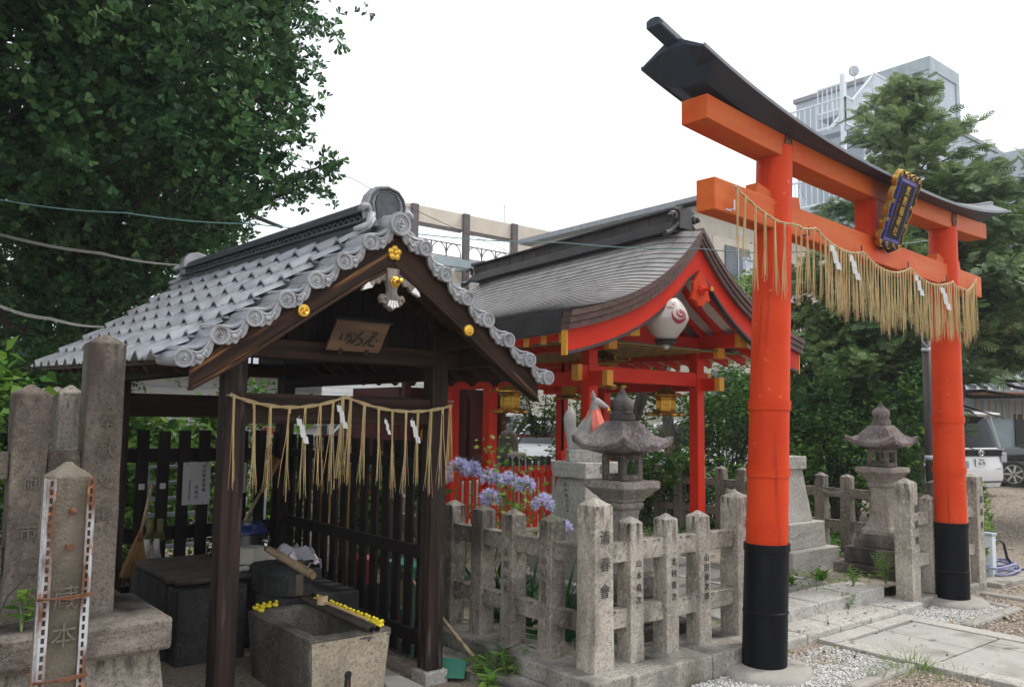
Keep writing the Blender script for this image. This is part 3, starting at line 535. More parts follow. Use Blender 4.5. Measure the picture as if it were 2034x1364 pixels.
# ================================================================== the vermilion gate
TR = R(3.24)
TG = thing('torii_gate', 'large vermilion shrine gate with black pillar sleeves and dark curved cap', 'shrine gate', (6.192, 3.2095, 0), TR)
def pillar(u0, u1, top, bands, sl):
    def c(z): return u0+(u1-u0)*z/top
    def rad(z): return .134-.016*z/top
    n = 40; zs = [.36+i*(top-.36)/14 for i in range(15)]
    b = MB(); b.loft([[(c(z)+rad(z)*math.cos(6.2832*j/n), rad(z)*math.sin(6.2832*j/n), z) for j in range(n)] for z in zs]); p = b.build('pillar', 'vermilion', TG, smooth=True, angle=40, local=True)
    for z in bands:
        r_ = rad(z)+.008; b = MB(); b.loft([[(c(q)+(r_+e)*math.cos(6.2832*j/n), (r_+e)*math.sin(6.2832*j/n), q) for j in range(n)] for q, e in ((z-.028, -.01), (z-.028, 0), (z+.022, 0), (z+.022, .002), (z+.03, .002), (z+.03, -.01))]); q = b.build('band', 'vermilion', p, smooth=True, angle=30, local=True)
        for a in (-2.3, -1.3, -.6): MB().ball((c(z)+(r_+.001)*math.cos(a), (r_+.001)*math.sin(a), z), .006, 6, 4).build('rivet', 'vermilion', q, smooth=True, local=True)
    r0 = rad(.3)+.005; b = MB(); b.loft([[(c(q)+(r0+e)*math.cos(6.2832*j/n), (r0+e)*math.sin(6.2832*j/n), q) for j in range(n)] for q, e in ((.02, 0), (sl[1]-.004, 0), (sl[1], .004), (sl[1]+.012, .004), (sl[1]+.016, 0), (sl[0]-.05, 0), (sl[0]-.045, .006), (sl[0], .006), (sl[0], -.01))])
    b.build('sleeve', 'black_metal', p, smooth=True, angle=25, local=True)
    b = MB(); b.loft([[(u0+(r_+.012*math.sin(5*a+u0))*math.cos(a)*1.12, (r_+.01*math.cos(3*a))*math.sin(a)-.02, z) for a in [6.2832*j/24 for j in range(24)]] for r_, z in ((.275, -.04), (.27, .02), (.24, .045), (.14, .052))]); b.build('base_stone', 'concrete', p, smooth=True, angle=60, local=True)
    return p
pillar(-1.595, -1.375, 3.40, (1.66, 1.235), (.79, .365))
pillar(1.50, 1.555, 3.34, (1.60, 1.155), (.70, .275))
# tie beam (nuki), wedges, strut
def zn(u): return 2.925+(2.877-2.925)*(u+2.2)/4.5
b = MB(); b.loft([[(u, -.068, zn(u)-.101), (u, .068, zn(u)-.101), (u, .068, zn(u)+.101), (u, -.068, zn(u)+.101)] for u in (-2.19, 2.30)]); b.build('tie_beam', 'vermilion_faded', TG, bevel=.008, local=True)
for uc, s in ((-1.405, -1), (-1.405, 1), (1.55, -1), (1.55, 1)):
    z = zn(uc)+.101; b = MB(); b.prism([(uc+s*.09, -.045, z), (uc+s*.29, -.045, z-.002), (uc+s*.26, -.045, z+.082), (uc+s*.09, -.045, z+.055)], (0, .09, 0)); b.build('wedge', 'vermilion_faded', TG, bevel=.004, local=True)
b = MB(); b.box(-.03-.0, .16, -.085, .085, zn(.07)+.101, 3.345); b.build('strut', 'vermilion', TG, bevel=.006, local=True)
# top beam, curved up at both ends, under a dark copper cap
def zs_(u):   # underside of the vermilion top beam
    a = abs(u+.05)/2.3; return 3.300+.055*a**2.4
def ze_(u):   # eave edge of the cap
    a = abs(u-.12)/2.65; return 3.438+.245*a**2.6
NU = 28
b = MB(); us = [-2.30+4.71*i/NU for i in range(NU+1)]
b.loft([[(u, -.095, zs_(u)), (u, .095, zs_(u)), (u, .095, zs_(u)+.152), (u, -.095, zs_(u)+.152)] for u in us]); b.build('top_beam', 'vermilion_faded', TG, bevel=.006, local=True)
us = sorted([-2.52+5.23*i/40 for i in range(41)]+[-2.31, 2.43])
def capring(u):
    z = ze_(u); k = max(zs_(max(-2.3, min(2.41, u)))+.150, z-.06); k = min(k, z+.02); e_ = max(0., min(1., max(-2.30-u, u-2.42)/.20)); k = k+(z+.055-k)*e_; i_ = .085
    return [(u, -i_, k-.0), (u, i_, k), (u, .215, z), (u, .222, z+.012), (u, .03, z+.115), (u, -.03, z+.115), (u, -.222, z+.012), (u, -.215, z)]
b = MB(); b.loft([capring(u) for u in us]); b.build('cap', 'kasagi', TG, local=True)
b = MB()
for s in (-1, 1): b.loft([[(u, s*.2225, ze_(u)-.004), (u, s*.232, ze_(u)-.004), (u, s*.232, ze_(u)+.018), (u, s*.2225, ze_(u)+.018)] for u in us])
b.build('cap_edge', 'kasagi_edge', TG, local=True)
def rz0(u): return ze_(u)+.055+.030*min(1, max(0, (abs(u-.1)-1.7)/.9))**1.5
b = MB(); us2 = [-2.70+5.50*i/40 for i in range(41)]
b.loft([[(u, -.048, rz0(u)), (u, .048, rz0(u)), (u, .048, rz0(u)+.045), (u, .018, rz0(u)+.056), (u, -.018, rz0(u)+.056), (u, -.048, rz0(u)+.045)] for u in us2]); b.build('cap_ridge', 'kasagi', TG, bevel=.004, local=True)
for a, c in ((-2.68, -2.30), (2.38, 2.78)):
    for s in (-1, 1):
        q = [a+(c-a)*i/6 for i in range(7)]; MB().loft([[(u, s*.049, rz0(u)+.010), (u, s*.052, rz0(u)+.010), (u, s*.052, rz0(u)+.040), (u, s*.049, rz0(u)+.040)] for u in q]).build('ridge_side_plate', 'kasagi_edge', TG, local=True)
for u in (-1.37, 1.555):   # brown cloud-shaped plates nailed above the pillars
    z = zs_(u)+.03; P_ = [(-.03, -.02), (.02, -.035), (.045, 0), (.05, .05), (.045, .10), (.03, .06), (.018, .06), (.012, .115), (-.002, .07), (-.012, .07), (-.025, .115), (-.048, .06), (-.05, .01)]
    b = MB(); b.prism([(u+x, -.0955, z+.02+q) for x, q in P_], (0, -.012, 0)); b.build('cloud_plate', 'rust', TG, bevel=.003, local=True)
for u in (-2.03, -1.114, -.32, .52, 1.333):
    b = MB(); b.tube([(u, -.069, zn(u)-.075), (u, -.10, zn(u)-.075)], .004, 6); b.bar((u-.0, -.10, zn(u)-.085), (u, -.10, zn(u)-.02), .007, .007); b.bar((u-.05, -.072, zn(u)-.082), (u+.01, -.072, zn(u)-.082), .006, .008); b.build('hook', 'black' if u > -2 else 'white_steel', TG, local=True)
# name plaque leaning out above the tie beam
PQ = thing('name_plaque', 'black plaque with gold letters in scalloped gold and blue frame on the gate', 'plaque', (6.192, 3.2095, 0), TR)
PM = Matrix.Translation((.085, -.215, 3.195)) @ Matrix.Rotation(R(19.5), 4, 'X')
hw, hh = .125, .225
def scal(k, d):
    pts = []
    def edge(a, c, n, out):
        for i in range(n):
            for q in range(8):
                t = (i+q/8)/n; bul = abs(math.sin(math.pi*t*n))*d; p = V(a)+(V(c)-V(a))*t+V(out)*bul; pts.append((p.x, p.y))
    W_, H_ = hw+k, hh+k
    edge((-W_, -H_), (W_, -H_), 3, (0, -1)); edge((W_, -H_), (W_*1.12, H_), 5, (1, 0)); edge((W_*1.12, H_), (-W_*1.12, H_), 4, (0, 1)); edge((-W_*1.12, H_), (-W_, -H_), 5, (-1, 0)); return pts
def pl(poly, y0, y1): return MB().prism([(x, y0, z) for x, z in poly], (0, y1-y0, 0)).xf(PM)
rect = lambda a, c: [(-a, -c), (a, -c), (a, c), (-a, c)]
pl(scal(.042, .022), .022, -.002).build('scalloped_frame', 'plum_metal', PQ, local=True)
b = MB(); outr = scal(.047, .026); inn = scal(.0425, .0225); n = len(outr)
b.add([(x, -.012, z) for x, z in outr]+[(x, -.012, z) for x, z in inn]+[(x, .028, z) for x, z in outr]+[(x, .0, z) for x, z in inn],
      [(i, (i+1) % n, n+(i+1) % n, n+i) for i in range(n)]+[(2*n+i, i+0, (i+1) % n, 2*n+(i+1) % n)[::-1] for i in range(n)]+[(n+i, n+(i+1) % n, 3*n+(i+1) % n, 3*n+i) for i in range(n)])
b.xf(PM).build('gold_edge', 'old_gold', PQ, local=True)
b = MB()
for sx, sz, a in ((1, 1, 0), (-1, 1, 90), (1, -1, 0), (-1, -1, 0), (1, .2, 0), (1, -.35, 0), (-1, .2, 0), (-1, -.35, 0), (.3, 1, 0), (-.3, 1, 0), (.35, -1, 0), (-.35, -1, 0)):
    cx, cz = sx*(hw+.036), sz*(hh+.034); b.tube([(cx+.018*math.cos(t)*(1-t/9), -.012, cz+.018*math.sin(t)*(1-t/9)) for t in [i*.7 for i in range(9)]], .0035, 5)
b.xf(PM).build('gold_scroll', 'gold', PQ, local=True)
for m, a, c, y in (('blue_frame', hw+.014, hh+.014, -.010), ('old_gold', hw+.004, hh+.004, -.0125), ('blue_frame', hw, hh, -.015), ('plaque_black', hw-.012, hh-.012, -.018)): pl(rect(a, c), 0, y).build({'blue_frame': 'blue_border', 'old_gold': 'gold_border', 'plaque_black': 'panel'}[m], m, PQ, local=True)
place(text_mb('荒熊稲荷社', .074, .004, True, 1.06), (0.0, -.021, 0)).xf(PM).build('lettering', 'gold', PQ, local=True)
place(text_mb('正一位荒熊大神御神前奉納', .016, .002, True, 1.15), (-.088, -.020, -.02)).xf(PM).build('small_lettering', 'old_gold', PQ, local=True)
for s in (-.075, .075): MB().prism([(s-.02, -.035, -.285), (s+.02, -.035, -.285), (s+.012, .02, -.325), (s-.012, .02, -.325)], (0, .05, .05)).xf(PM).build('bracket', 'black', PQ, bevel=.004, local=True)
b = MB(); b.tube([(-.17, -.01, .18), (-.17, .10, .20)], .004, 5); b.xf(PM).build('hanger', 'black', PQ, local=True)

# ---- twisted straw rope with straw tassels and zig-zag paper streamers
def twist(pts, r, turns):
    b = MB(); P_ = [V(p) for p in pts]
    for k in range(2):
        out = []
        for i, p in enumerate(P_):
            d = (P_[min(i+1, len(P_)-1)]-P_[max(i-1, 0)]).normalized(); a = V((0, 0, 1)); u = (a-d*a.dot(d)).normalized(); w_ = d.cross(u); t = turns*2*math.pi*i/(len(P_)-1)+k*math.pi
            out.append(p+(u*math.cos(t)+w_*math.sin(t))*r*.55)
        b.tube(out, r*.72, 6)
    return b
def tassel(p, L, r, d=(0, 0), n=6, sp=.018):
    b = MB(); p = V(p)
    for i in range(n):
        a = r.uniform(0, 6.28); q = sp*r.uniform(.3, 1.2); e = V((math.cos(a)*q+d[0], math.sin(a)*q*.5+d[1], 0)); l = L*r.uniform(.88, 1.04); s = V((r.uniform(-.006, .006), r.uniform(-.004, .004), 0)); k = r.uniform(.2, .5)
        w_ = V((r.gauss(0, .005), r.gauss(0, .004), 0)); t_ = r.uniform(.7, 1.35); b.tube([p+s+V((0, 0, .008)), p+s+e*k+V((0, 0, -l*.35)), p+s+e*.8+w_+V((0, 0, -l*.72)), p+s+e+w_*2.2+V((0, 0, -l))], [.0021*t_, .0017*t_, .0014*t_, .0008*t_], 4)
    b.tube([p+V((0, 0, .006)), p+V((0, 0, -.03))], .0065, 5)
    return b
def shide(p, s, rz):
    b = MB(); x = 0.; z = 0.
    for i in range(4):
        q = [(x-.5*s, z), (x+.5*s, z-.15*s), (x+.5*s+.25*s, z-1.5*s), (x-.5*s+.25*s, z-1.35*s)]; b.prism([(a, .004*i, c) for a, c in q], (0, .0012, 0)); x += (.72 if i % 2 == 0 else .35)*s-.12*s; z -= 1.12*s
    b.tube([(0, .004, .0), (0, .004, .55*s)], .0012, 4)
    return b.xf(Matrix.Translation(p) @ Matrix.Rotation(rz, 4, 'Z'))
def festoon(hooks, sags, n):
    pts = []
    for (a, c), s in zip(zip(hooks[:-1], hooks[1:]), sags):
        a, c = V(a), V(c)
        for i in range(n):
            t = i/n; p = a+(c-a)*t; p.z -= s*4*t*(1-t); pts.append(p)
    pts.append(V(hooks[-1])); return pts
RP = thing('straw_rope', 'long sacred straw rope with close straw tassels looped along the gate tie beam', 'straw rope', (6.192, 3.2095, 0), TR)
hk = [(-2.03, -.10, 2.995), (-1.114, -.15, 2.872), (-.32, -.11, 2.832), (.522, -.11, 2.822), (1.333, -.15, 2.806), (2.06, -.10, 2.925)]
fs = festoon(hk, (.085, .062, .085, .075, .10), 22)
for p in fs:
    for uc in (-1.40, 1.55):
        if abs(p.x-uc) < .2: p.y = min(p.y, -math.sqrt(max(.0, .0256-(p.x-uc)**2))-.015)
twist(fs, .0085, 75).build('rope', 'rope', RP, smooth=True, local=True)
rr = random.Random(3); k = 0; u = -2.0
def onrope(u):
    for a, c in zip(fs[:-1], fs[1:]):
        if a.x <= u <= c.x: return a+(c-a)*((u-a.x)/(c.x-a.x))
    return fs[-1]
while u < 2.05:
    q = onrope(u); L = .50 if u > -1.9 else .46
    tassel(q+V((0, -.004, -.006)), L*rr.uniform(.86, 1.05), rr, (rr.uniform(-.03, .02), 0), rr.randint(7, 12), .020).build('straw_tassel', 'straw', RP, local=True)
    u += rr.uniform(.040, .060) if u > -1.0 else rr.uniform(.075, .115)
for u, s in ((-.90, .036), (-.58, .038), (.60, .035), (1.08, .04)): shide(onrope(u)+V((0, -.014, -.02)), s, R(-35)).build('paper_streamer', 'paper', RP, local=True)
# ================================================================== WATER PAVILION (temizuya)
CX = 2.235; G0 = 3.72; G1 = 7.02
WP = thing('water_pavilion', 'small dark timber water pavilion with grey tiled gable roof over the stone basin', 'pavilion', (CX, 5.3, 0))
def tilt(y): return .028*(y-G0)
def rz_(d): return 2.600-.80*d+.07*d*d          # tile bed height at distance d from the ridge line
PX = (1.595, 2.862); PY = (4.262, 6.46)
for x in PX:
    for y in PY:
        b = MB(); b.cbox(x, y, 1.07, .112, .112, 2.02); p = b.build('post', 'wood_z', WP, bevel=.007)
        MB().box(x-.085, x+.085, y-.085, y+.085, -.08, .058, .008).build('base_stone', 'granite_new', p, bevel=.008)
b = MB(); y = 4.262
for y in PY: MB().box(1.40, 3.06, y-.055, y+.055, 1.858, 1.962).build('tie_beam', 'wood_x', WP, bevel=.006)
for y in (PY[0],): MB().box(1.565, 2.925, y-.030, y+.030, 1.508, 1.668).build('penetrating_beam', 'wood_x', WP, bevel=.006)
MB().box(1.25, 3.02, PY[1]-.03, PY[1]+.03, 1.53, 1.70).build('penetrating_beam', 'wood_x', WP, bevel=.006)
for x in PX: MB().box(x-.05, x+.05, 4.32, 6.40, 1.78, 1.857).build('side_beam', 'wood_y', WP, bevel=.005)
for x in PX:
    MB().box(x-.05, x+.05, 3.80, 6.95, 1.964, 2.06).build('eave_purlin', 'wood_y', WP, bevel=.005)
MB().box(CX-.055, CX+.055, 3.80, 6.95, 2.44, 2.535).build('ridge_beam', 'wood_y', WP, bevel=.005)
for x in (1.44, 3.03):
    b = MB(); b.box(x-.045, x+.045, 3.775, 3.783, 1.870, 1.955); b.build('white_beam_end', 'white_paint', WP, bevel=.003)
MB().box(1.39, 1.49, 3.786, 4.20, 1.862, 1.962).build('projecting_beam', 'wood_y', WP, bevel=.005); MB().box(2.98, 3.08, 3.786, 4.20, 1.862, 1.962).build('projecting_beam', 'wood_y', WP, bevel=.005)
# gable boarding set back over the front tie beam
b = MB()
for i in range(14):
    x = 1.60+i*.0915; h = rz_(abs(x+.045-CX))-.07
    if h > 1.99: b.box(x+.002, x+.088, 4.25, 4.27, 1.963, h)
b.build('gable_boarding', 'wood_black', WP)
# roof deck boards and rafters
for s in (-1, 1):
    b = MB(); P0 = [(CX+s*.04, rz_(.04)-.055), (CX+s*.55, rz_(.55)-.050), (CX+s*1.08, rz_(1.08)-.045)]
    b.loft([[(x, yy, z+tilt(yy)) for x, z in P0]+[(x, yy, z+.022+tilt(yy)) for x, z in P0[::-1]] for yy in (3.80, 6.95)]); b.build('roof_deck', 'ceiling_wood', WP)
    for i in range(13):
        yy = 3.93+i*.245; b = MB(); b.bar((CX+s*.06, yy, rz_(.06)-.082+tilt(yy)), (CX+s*1.04, yy, rz_(1.04)-.082+tilt(yy)), .042, .05, (0, 0, 1)); b.build('rafter', 'wood_x', WP)
# bargeboards (curved underside) with gold crests
for s, mt in ((-1, 'wood_bl'), (1, 'wood_br')):
    ds = [0.0, .2, .4, .6, .8, 1.02]; up = [rz_(d)-.025 for d in ds]; lo = [rz_(d)-.235+.045*math.sin(math.pi*d/1.1)+.045*max(0, d-.75)/.27 for d in ds]; lo[0] = 2.352
    b = MB(); b.loft([[(CX+s*d, 3.748, l), (CX+s*d, 3.80, l), (CX+s*d, 3.80, u_), (CX+s*d, 3.748, u_)] for d, u_, l in zip(ds, up, lo)]); bb = b.build('bargeboard', mt, WP, bevel=.006)
    b = MB(); b.loft([[(CX+s*d, 3.742, l-.022), (CX+s*d, 3.806, l-.022), (CX+s*d, 3.806, l), (CX+s*d, 3.742, l)] for d, l in zip(ds, lo)]); b.build('bargeboard_trim', mt, bb, bevel=.003)
    x, z = (CX-.506, 2.062) if s < 0 else (CX+.490, 2.043)
    b = MB(); b.lathe((0, 0, 0), [(.034, 0), (.034, .008), (.029, .014), (.0, .017)], 20)
    for k in range(3):
        a0 = k*2.094; b.tube([(math.cos(a0+t)*(.010+.011*t/1.6), math.sin(a0+t)*(.010+.011*t/1.6), .0165-.002*t) for t in (0, .4, .8, 1.2, 1.6)], [.008, .007, .006, .004, .002], 5)
    b.xf(Matrix.Translation((x, 3.747, z)) @ Matrix.Rotation(R(90), 4, 'X')); b.build('gold_crest', 'gold', bb, smooth=True, angle=40)
b = MB()
for k in range(5): a = k*1.2566+.314; b.ball((math.cos(a)*.024, math.sin(a)*.024, .006), (.020, .020, .011), 8, 5)
b.ball((0, 0, .01), (.014, .014, .012), 8, 5); b.lathe((0, 0, 0), [(.036, -.002), (.036, .004), (.03, .006)], 10)
b.xf(Matrix.Translation((CX-.003, 3.745, 2.415)) @ Matrix.Rotation(R(90), 4, 'X')); b.build('flower_crest', 'gold', WP, smooth=True, angle=50)
# carved gable pendant with gold boss
gp = [(-.045, .10), (.045, .10), (.040, .02), (.028, -.03), (.045, -.055), (.075, -.045), (.088, -.07), (.072, -.098), (.05, -.092), (.045, -.115), (.025, -.120), (0, -.138), (-.025, -.120), (-.045, -.115), (-.05, -.092), (-.072, -.098), (-.088, -.07), (-.075, -.045), (-.045, -.055), (-.028, -.03), (-.040, .02)]
b = MB(); b.prism([(CX-.01+x*.85, 3.735, 2.235+z*.95) for x, z in gp], (0, .035, 0))
for k in range(-2, 3): b.tube([(CX-.01+k*.004, 3.733, 2.28), (CX-.01+k*.009, 3.730, 2.17), (CX-.01+k*.021, 3.730, 2.112+abs(k)*.008)], .0045, 5)
for s in (-1, 1): b.tube([(CX-.01+s*(.052+.016*math.cos(t)), 3.732, 2.158+.016*math.sin(t)) for t in [i*.6 for i in range(9)]], .006, 5)
pg = b.build('gable_pendant', 'carved_wood', WP, bevel=.003)
b = MB()
for s in (-1, 1): b.prism([(CX-.01+s*x, 3.744, 2.315+z) for x, z in ((.03, .0), (.04, -.055), (.06, -.05), (.075, -.075), (.10, -.07), (.115, -.10), (.16, -.105), (.155, -.075))], (0, .025, 0))
b.build('pendant_wing', 'carved_wood', pg, bevel=.003)
for s in (-1, 1): b = MB(); b.prism([(CX-.01+s*x, 3.739, 2.315+z) for x, z in ((.118, -.097), (.175, -.118), (.165, -.092), (.14, -.07))], (0, .03, 0)); b.build('white_carving_tip', 'white_paint', pg, bevel=.002)
b = MB(); b.prism([(CX-.01+x, 3.727, 2.235+z) for x, z in ((-.025, -.075), (.025, -.075), (.034, -.105), (.012, -.112), (0, -.122), (-.012, -.112), (-.034, -.105))], (0, .006, 0))
b.build('white_carving_tip', 'white_paint', pg, bevel=.002)
b = MB(); b.lathe((0, 0, 0), [(.031, 0), (.031, .010), (.026, .012), (.022, .022), (.011, .026), (.010, .055), (.013, .058), (.013, .066), (.005, .070)], 6); b.xf(Matrix.Translation((CX-.003, 3.733, 2.258)) @ Matrix.Rotation(R(90), 4, 'X')); b.build('gold_boss', 'gold', pg)
# wavy pan tiles: courses overlap down the slope, one mesh per slope
PER = .262
def wave(y):
    t = ((y-3.90)/PER) % 1.; return .017*math.cos(2*math.pi*(t-.25))+.011*math.cos(4*math.pi*(t-.25))
NC = 7; D0, D1 = .07, 1.135
for s in (-1, 1):
    b = MB(); ys = [3.92+i*PER/14 for i in range(int((G1-3.92)/PER*14)+1)]
    for c in range(NC):
        d0 = D0+(D1-D0)*c/NC; d1 = D0+(D1-D0)*(c+1)/NC+.004; rows = []
        for d, lift in ((d0, .004), ((d0+d1)/2, .022), (d1, .036), (d1+.002, .026), (d1-.034, .002)):
            rows.append([(CX+s*d, y, rz_(d)+lift+wave(y)+tilt(y)) for y in ys])
        n = len(ys); vs = [p for r_ in rows for p in r_]; fs = []
        for a in range(4):
            for j in range(n-1):
                q = (a*n+j, (a+1)*n+j, (a+1)*n+j+1, a*n+j+1); fs.append(q if s < 0 else q[::-1])
        b.add(vs, fs)
    o = b.build('roof_tiles', 'tile', WP, smooth=True, angle=35)
# rake tiles along the front gable: barrel, round end with swirl, hanging pan face
def swirl_disc(r, ball=True):
    b = MB(); b.lathe((0, 0, 0), [(r, -.014), (r, .0), (r*.96, .006), (r*.74, .006), (r*.70, .0)], 24)
    b.lathe((0, 0, 0), [(r*.70, -.002), (.0005, -.001)], 24)
    for k in range(14): a = k*.4488; b.ball((math.cos(a)*r*.58, math.sin(a)*r*.58, .001), r*.075, 5, 4)
    for k in range(3):
        a0 = k*2.094; b.tube([(math.cos(a0+t)*r*(.13+.13*t), math.sin(a0+t)*r*(.13+.13*t), .002) for t in (0, .5, 1.0, 1.5, 2.0)], [r*.13, r*.12, r*.09, r*.06, r*.03], 6)
    return b.xf(Matrix.Rotation(R(90), 4, 'X'))
disc_me = None; pan_me = {}
tl = [(1.162, 1.798), (1.317, 1.908), (1.473, 2.002), (1.628, 2.102), (1.774, 2.212), (1.924, 2.325), (2.066, 2.444)]
tr_ = [(2.404, 2.459), (2.542, 2.334), (2.687, 2.219), (2.836, 2.108), (2.989, 2.005), (3.151, 1.898), (3.296, 1.8)]
def rake(pts, s):
    allp = pts+[(CX, 2.563)] if s < 0 else [(CX, 2.563)]+pts
    for i, (x, z) in enumerate(pts):
        ang = math.atan2(.72*-s, 1); T = Matrix.Translation((x, 3.705, z)); b = MB()
        b.tube([(x, 3.71, z), (x, 3.82, z+.004), (x, 4.02, z+.012)], [.037, .037, .033], 14); t = b.build('rake_tile', 'tile', WP, smooth=True, angle=40)
        d = swirl_disc(.044).xf(T).build('swirl_disc', 'tile_end', t, smooth=True, angle=35)
        # pan face between this disc and the next one towards the ridge
        nx, nz = (allp[i+1] if s < 0 else allp[i]); dx, dz = nx-x, nz-z
        if s > 0: pass
        def at(u, v): return (x+dx*u, 3.712, z+dz*u+v)
        top = [at(u, -.004-.034*math.sin(math.pi*(u-.2)/.6)+.022) for u in [.2+.6*k/10 for k in range(11)]]
        bot = [at(u, v) for u, v in ((.86, -.030), (.80, -.058), (.70, -.070), (.62, -.064), (.5, -.082), (.38, -.064), (.30, -.070), (.20, -.058), (.14, -.030))]
        b = MB(); b.prism(top+bot, (0, .02, 0)); b.build('pan_face', 'tile_end', t, bevel=.003)
        b = MB()
        for k in (-2, -1, 0, 1, 2):
            q = at(.5+k*.055, -.048+abs(k)*.006); b.ball((q[0], 3.711, q[2]), (.010, .006, .014), 6, 4)
        for k in (-1, 1): b.tube([at(.5+k*w_, h_)[:1]+(3.711,)+at(.5+k*w_, h_)[2:] for w_, h_ in ((.10, -.058), (.18, -.050), (.24, -.034), (.20, -.028))], .0035, 4)
        b.tube([(p[0], 3.711, p[2]-.009) for p in top[1:-1]], .003, 4); b.build('pan_relief', 'tile_end', t, smooth=True)
        # wide rake pan lapping over the first column of tiles
        b = MB(); K = 10; rowsP = []
        for yy, h in ((3.722, .0), (3.80, .002), (3.99, .012), (4.04, .010)):
            r_ = []
            for k in range(K+1):
                u = -.10+1.22*k/K; q = at(u, 0); r_.append((q[0], yy, q[2]+.020+.030*(1-u)-.026*math.sin(math.pi*min(1, max(0, (u-.05)/.9)))+h+tilt(yy)))
            rowsP.append(r_)
        vs = [p_ for r_ in rowsP for p_ in r_]; b.add(vs, [(a*(K+1)+k, a*(K+1)+k+1, (a+1)*(K+1)+k+1, (a+1)*(K+1)+k) if s > 0 else (a*(K+1)+k+1, a*(K+1)+k, (a+1)*(K+1)+k, (a+1)*(K+1)+k+1) for a in range(3) for k in range(K)])
        o = b.build('rake_pan', 'tile', t, smooth=True); sm = o.modifiers.new('thick', 'SOLIDIFY'); sm.thickness = .016; sm.offset = 1
rake(tl, -1); rake(tr_, 1)
b = MB(); b.tube([(CX, 3.70, 2.563), (CX, 4.0, 2.60)], .054, 18); t = b.build('ridge_end_tile', 'tile', WP, smooth=True, angle=40)
swirl_disc(.064).xf(Matrix.Translation((CX, 3.69, 2.563))).build('swirl_disc', 'tile_end', t, smooth=True, angle=35)
# layered ridge with a scalloped band
def zt(y, z): return z+tilt(y)
def ridge_layer(h0, h1, w0, w1, y0, y1):
    return MB().loft([[(CX-w0, y, zt(y, h0)), (CX+w0, y, zt(y, h0)), (CX+w1, y, zt(y, h1)), (CX-w1, y, zt(y, h1))] for y in [y0+(y1-y0)*i/6 for i in range(7)]])
RG = ridge_layer(2.50, 2.585, .115, .10, 3.86, 6.93).build('ridge_base', 'ridge_tile', WP, bevel=.004)
ridge_layer(2.587, 2.603, .125, .12, 3.86, 6.93).build('ridge_course', 'ridge_tile', RG, bevel=.003)
ridge_layer(2.604, 2.645, .080, .080, 3.88, 6.92).build('ridge_core', 'black', RG)
ridge_layer(2.646, 2.662, .118, .112, 3.86, 6.93).build('ridge_course', 'ridge_tile', RG, bevel=.003)
n = 44
for s in (-1, 1):
    b = MB()
    for i in range(n):
        y = 3.95+i*(6.88-3.95)/n
        b.tube([(CX+s*.092, y+t*.0665, zt(y, 2.610+.028*math.sin(math.pi*t))) for t in (0, .25, .5, .75, 1)], .007, 5)
    b.build('scalloped_band', 'ridge_tile', RG, smooth=True)
b = MB(); b.loft([[(CX+.088*math.cos(a)*1.08, y, zt(y, 2.660)+.072*math.sin(a)) for a in [math.pi*k/10 for k in range(11)]] for y in [3.84+3.12*i/8 for i in range(9)]]); b.build('ridge_cap', 'ridge_tile', RG, smooth=True, angle=40)
def ornament(y, s):
    pr = [(x*1.15, z*1.18) for x, z in ((-.085, -.02), (-.095, .05), (-.105, .09), (-.092, .13), (-.06, .165), (0, .18), (.06, .165), (.092, .13), (.105, .09), (.095, .05), (.085, -.02))]
    b = MB(); b.prism([(CX+x, y, zt(y, 2.585)+z) for x, z in pr], (0, .09*s, 0)); o = b.build('ridge_end_ornament', 'tile_end', WP, bevel=.006)
    b = MB(); rim = [(CX+x*.86, y-.004*s, zt(y, 2.585)+.012+z*.86) for x, z in pr]; b.tube(rim, .008, 6); rim2 = [(CX+x*.62, y-.003*s, zt(y, 2.585)+.030+z*.70) for x, z in pr]; b.tube(rim2, .007, 6)
    b.prism([(CX+x*.55, y-.001*s, zt(y, 2.585)+.036+z*.62) for x, z in pr], (0, .004*s, 0)); b.build('ornament_rim', 'ridge_tile', o, smooth=True, angle=40)
    for k in (-1, 1):
        b = MB()
        b.tube([(CX+k*(.118+q*math.cos(t)), y+.01*s, zt(y, 2.60)+.035+q*math.sin(t)*1.0) for t, q in [(i*.55, .040-.0035*i) for i in range(10)]], [.020]*7+[.016, .012, .008], 8)
        b.tube([(CX+k*.095, y, zt(y, 2.60)+.03), (CX+k*.11, y, zt(y, 2.585)-.02), (CX+k*.15, y, zt(y, 2.585)-.045), (CX+k*.195, y+.01, zt(y, 2.585)-.058)], [.024, .024, .022, .012], 8)
        b.tube([(CX+k*.085, y-.012*s, zt(y, 2.60)+.0), (CX+k*.12, y-.012*s, zt(y, 2.585)-.045), (CX+k*.165, y-.01, zt(y, 2.585)-.075)], [.012, .012, .006], 6)
        b.build('scroll', 'tile_end', o, smooth=True)
ornament(3.83, 1); ornament(6.97, -1)
# hanging lamp cable under the eave
b = MB(); b.tube([(1.80, 5.0, 1.93), (1.80, 5.0, 1.80), (1.86, 5.05, 1.70), (1.97, 5.1, 1.72), (2.03, 5.12, 1.83), (2.03, 5.12, 1.93)], .007, 6); tag(b.build('power_cable', 'black'), 'black cable hanging in a loop under the pavilion ceiling', 'cable')
# sign board
b = MB(); SB = thing('sign_board', 'slanting brown wooden name board with three brushed characters under the pavilion gable', 'sign', (2.215, 4.14, 1.92))
SM = Matrix.Translation((2.215, 4.14, 1.918)) @ Matrix.Rotation(R(38), 4, 'X')
MB().box(-.165, .165, -.010, .010, 0, .198).xf(SM).build('board', 'sign_wood', SB, bevel=.004)
MB().box(-.175, .175, -.016, .014, .199, .209).xf(SM).build('top_strip', 'black', SB)
for x in (-.08, .08): MB().box(x-.010, x+.010, -.018, -.011, -.014, .018).xf(SM).build('bracket', 'black', SB)
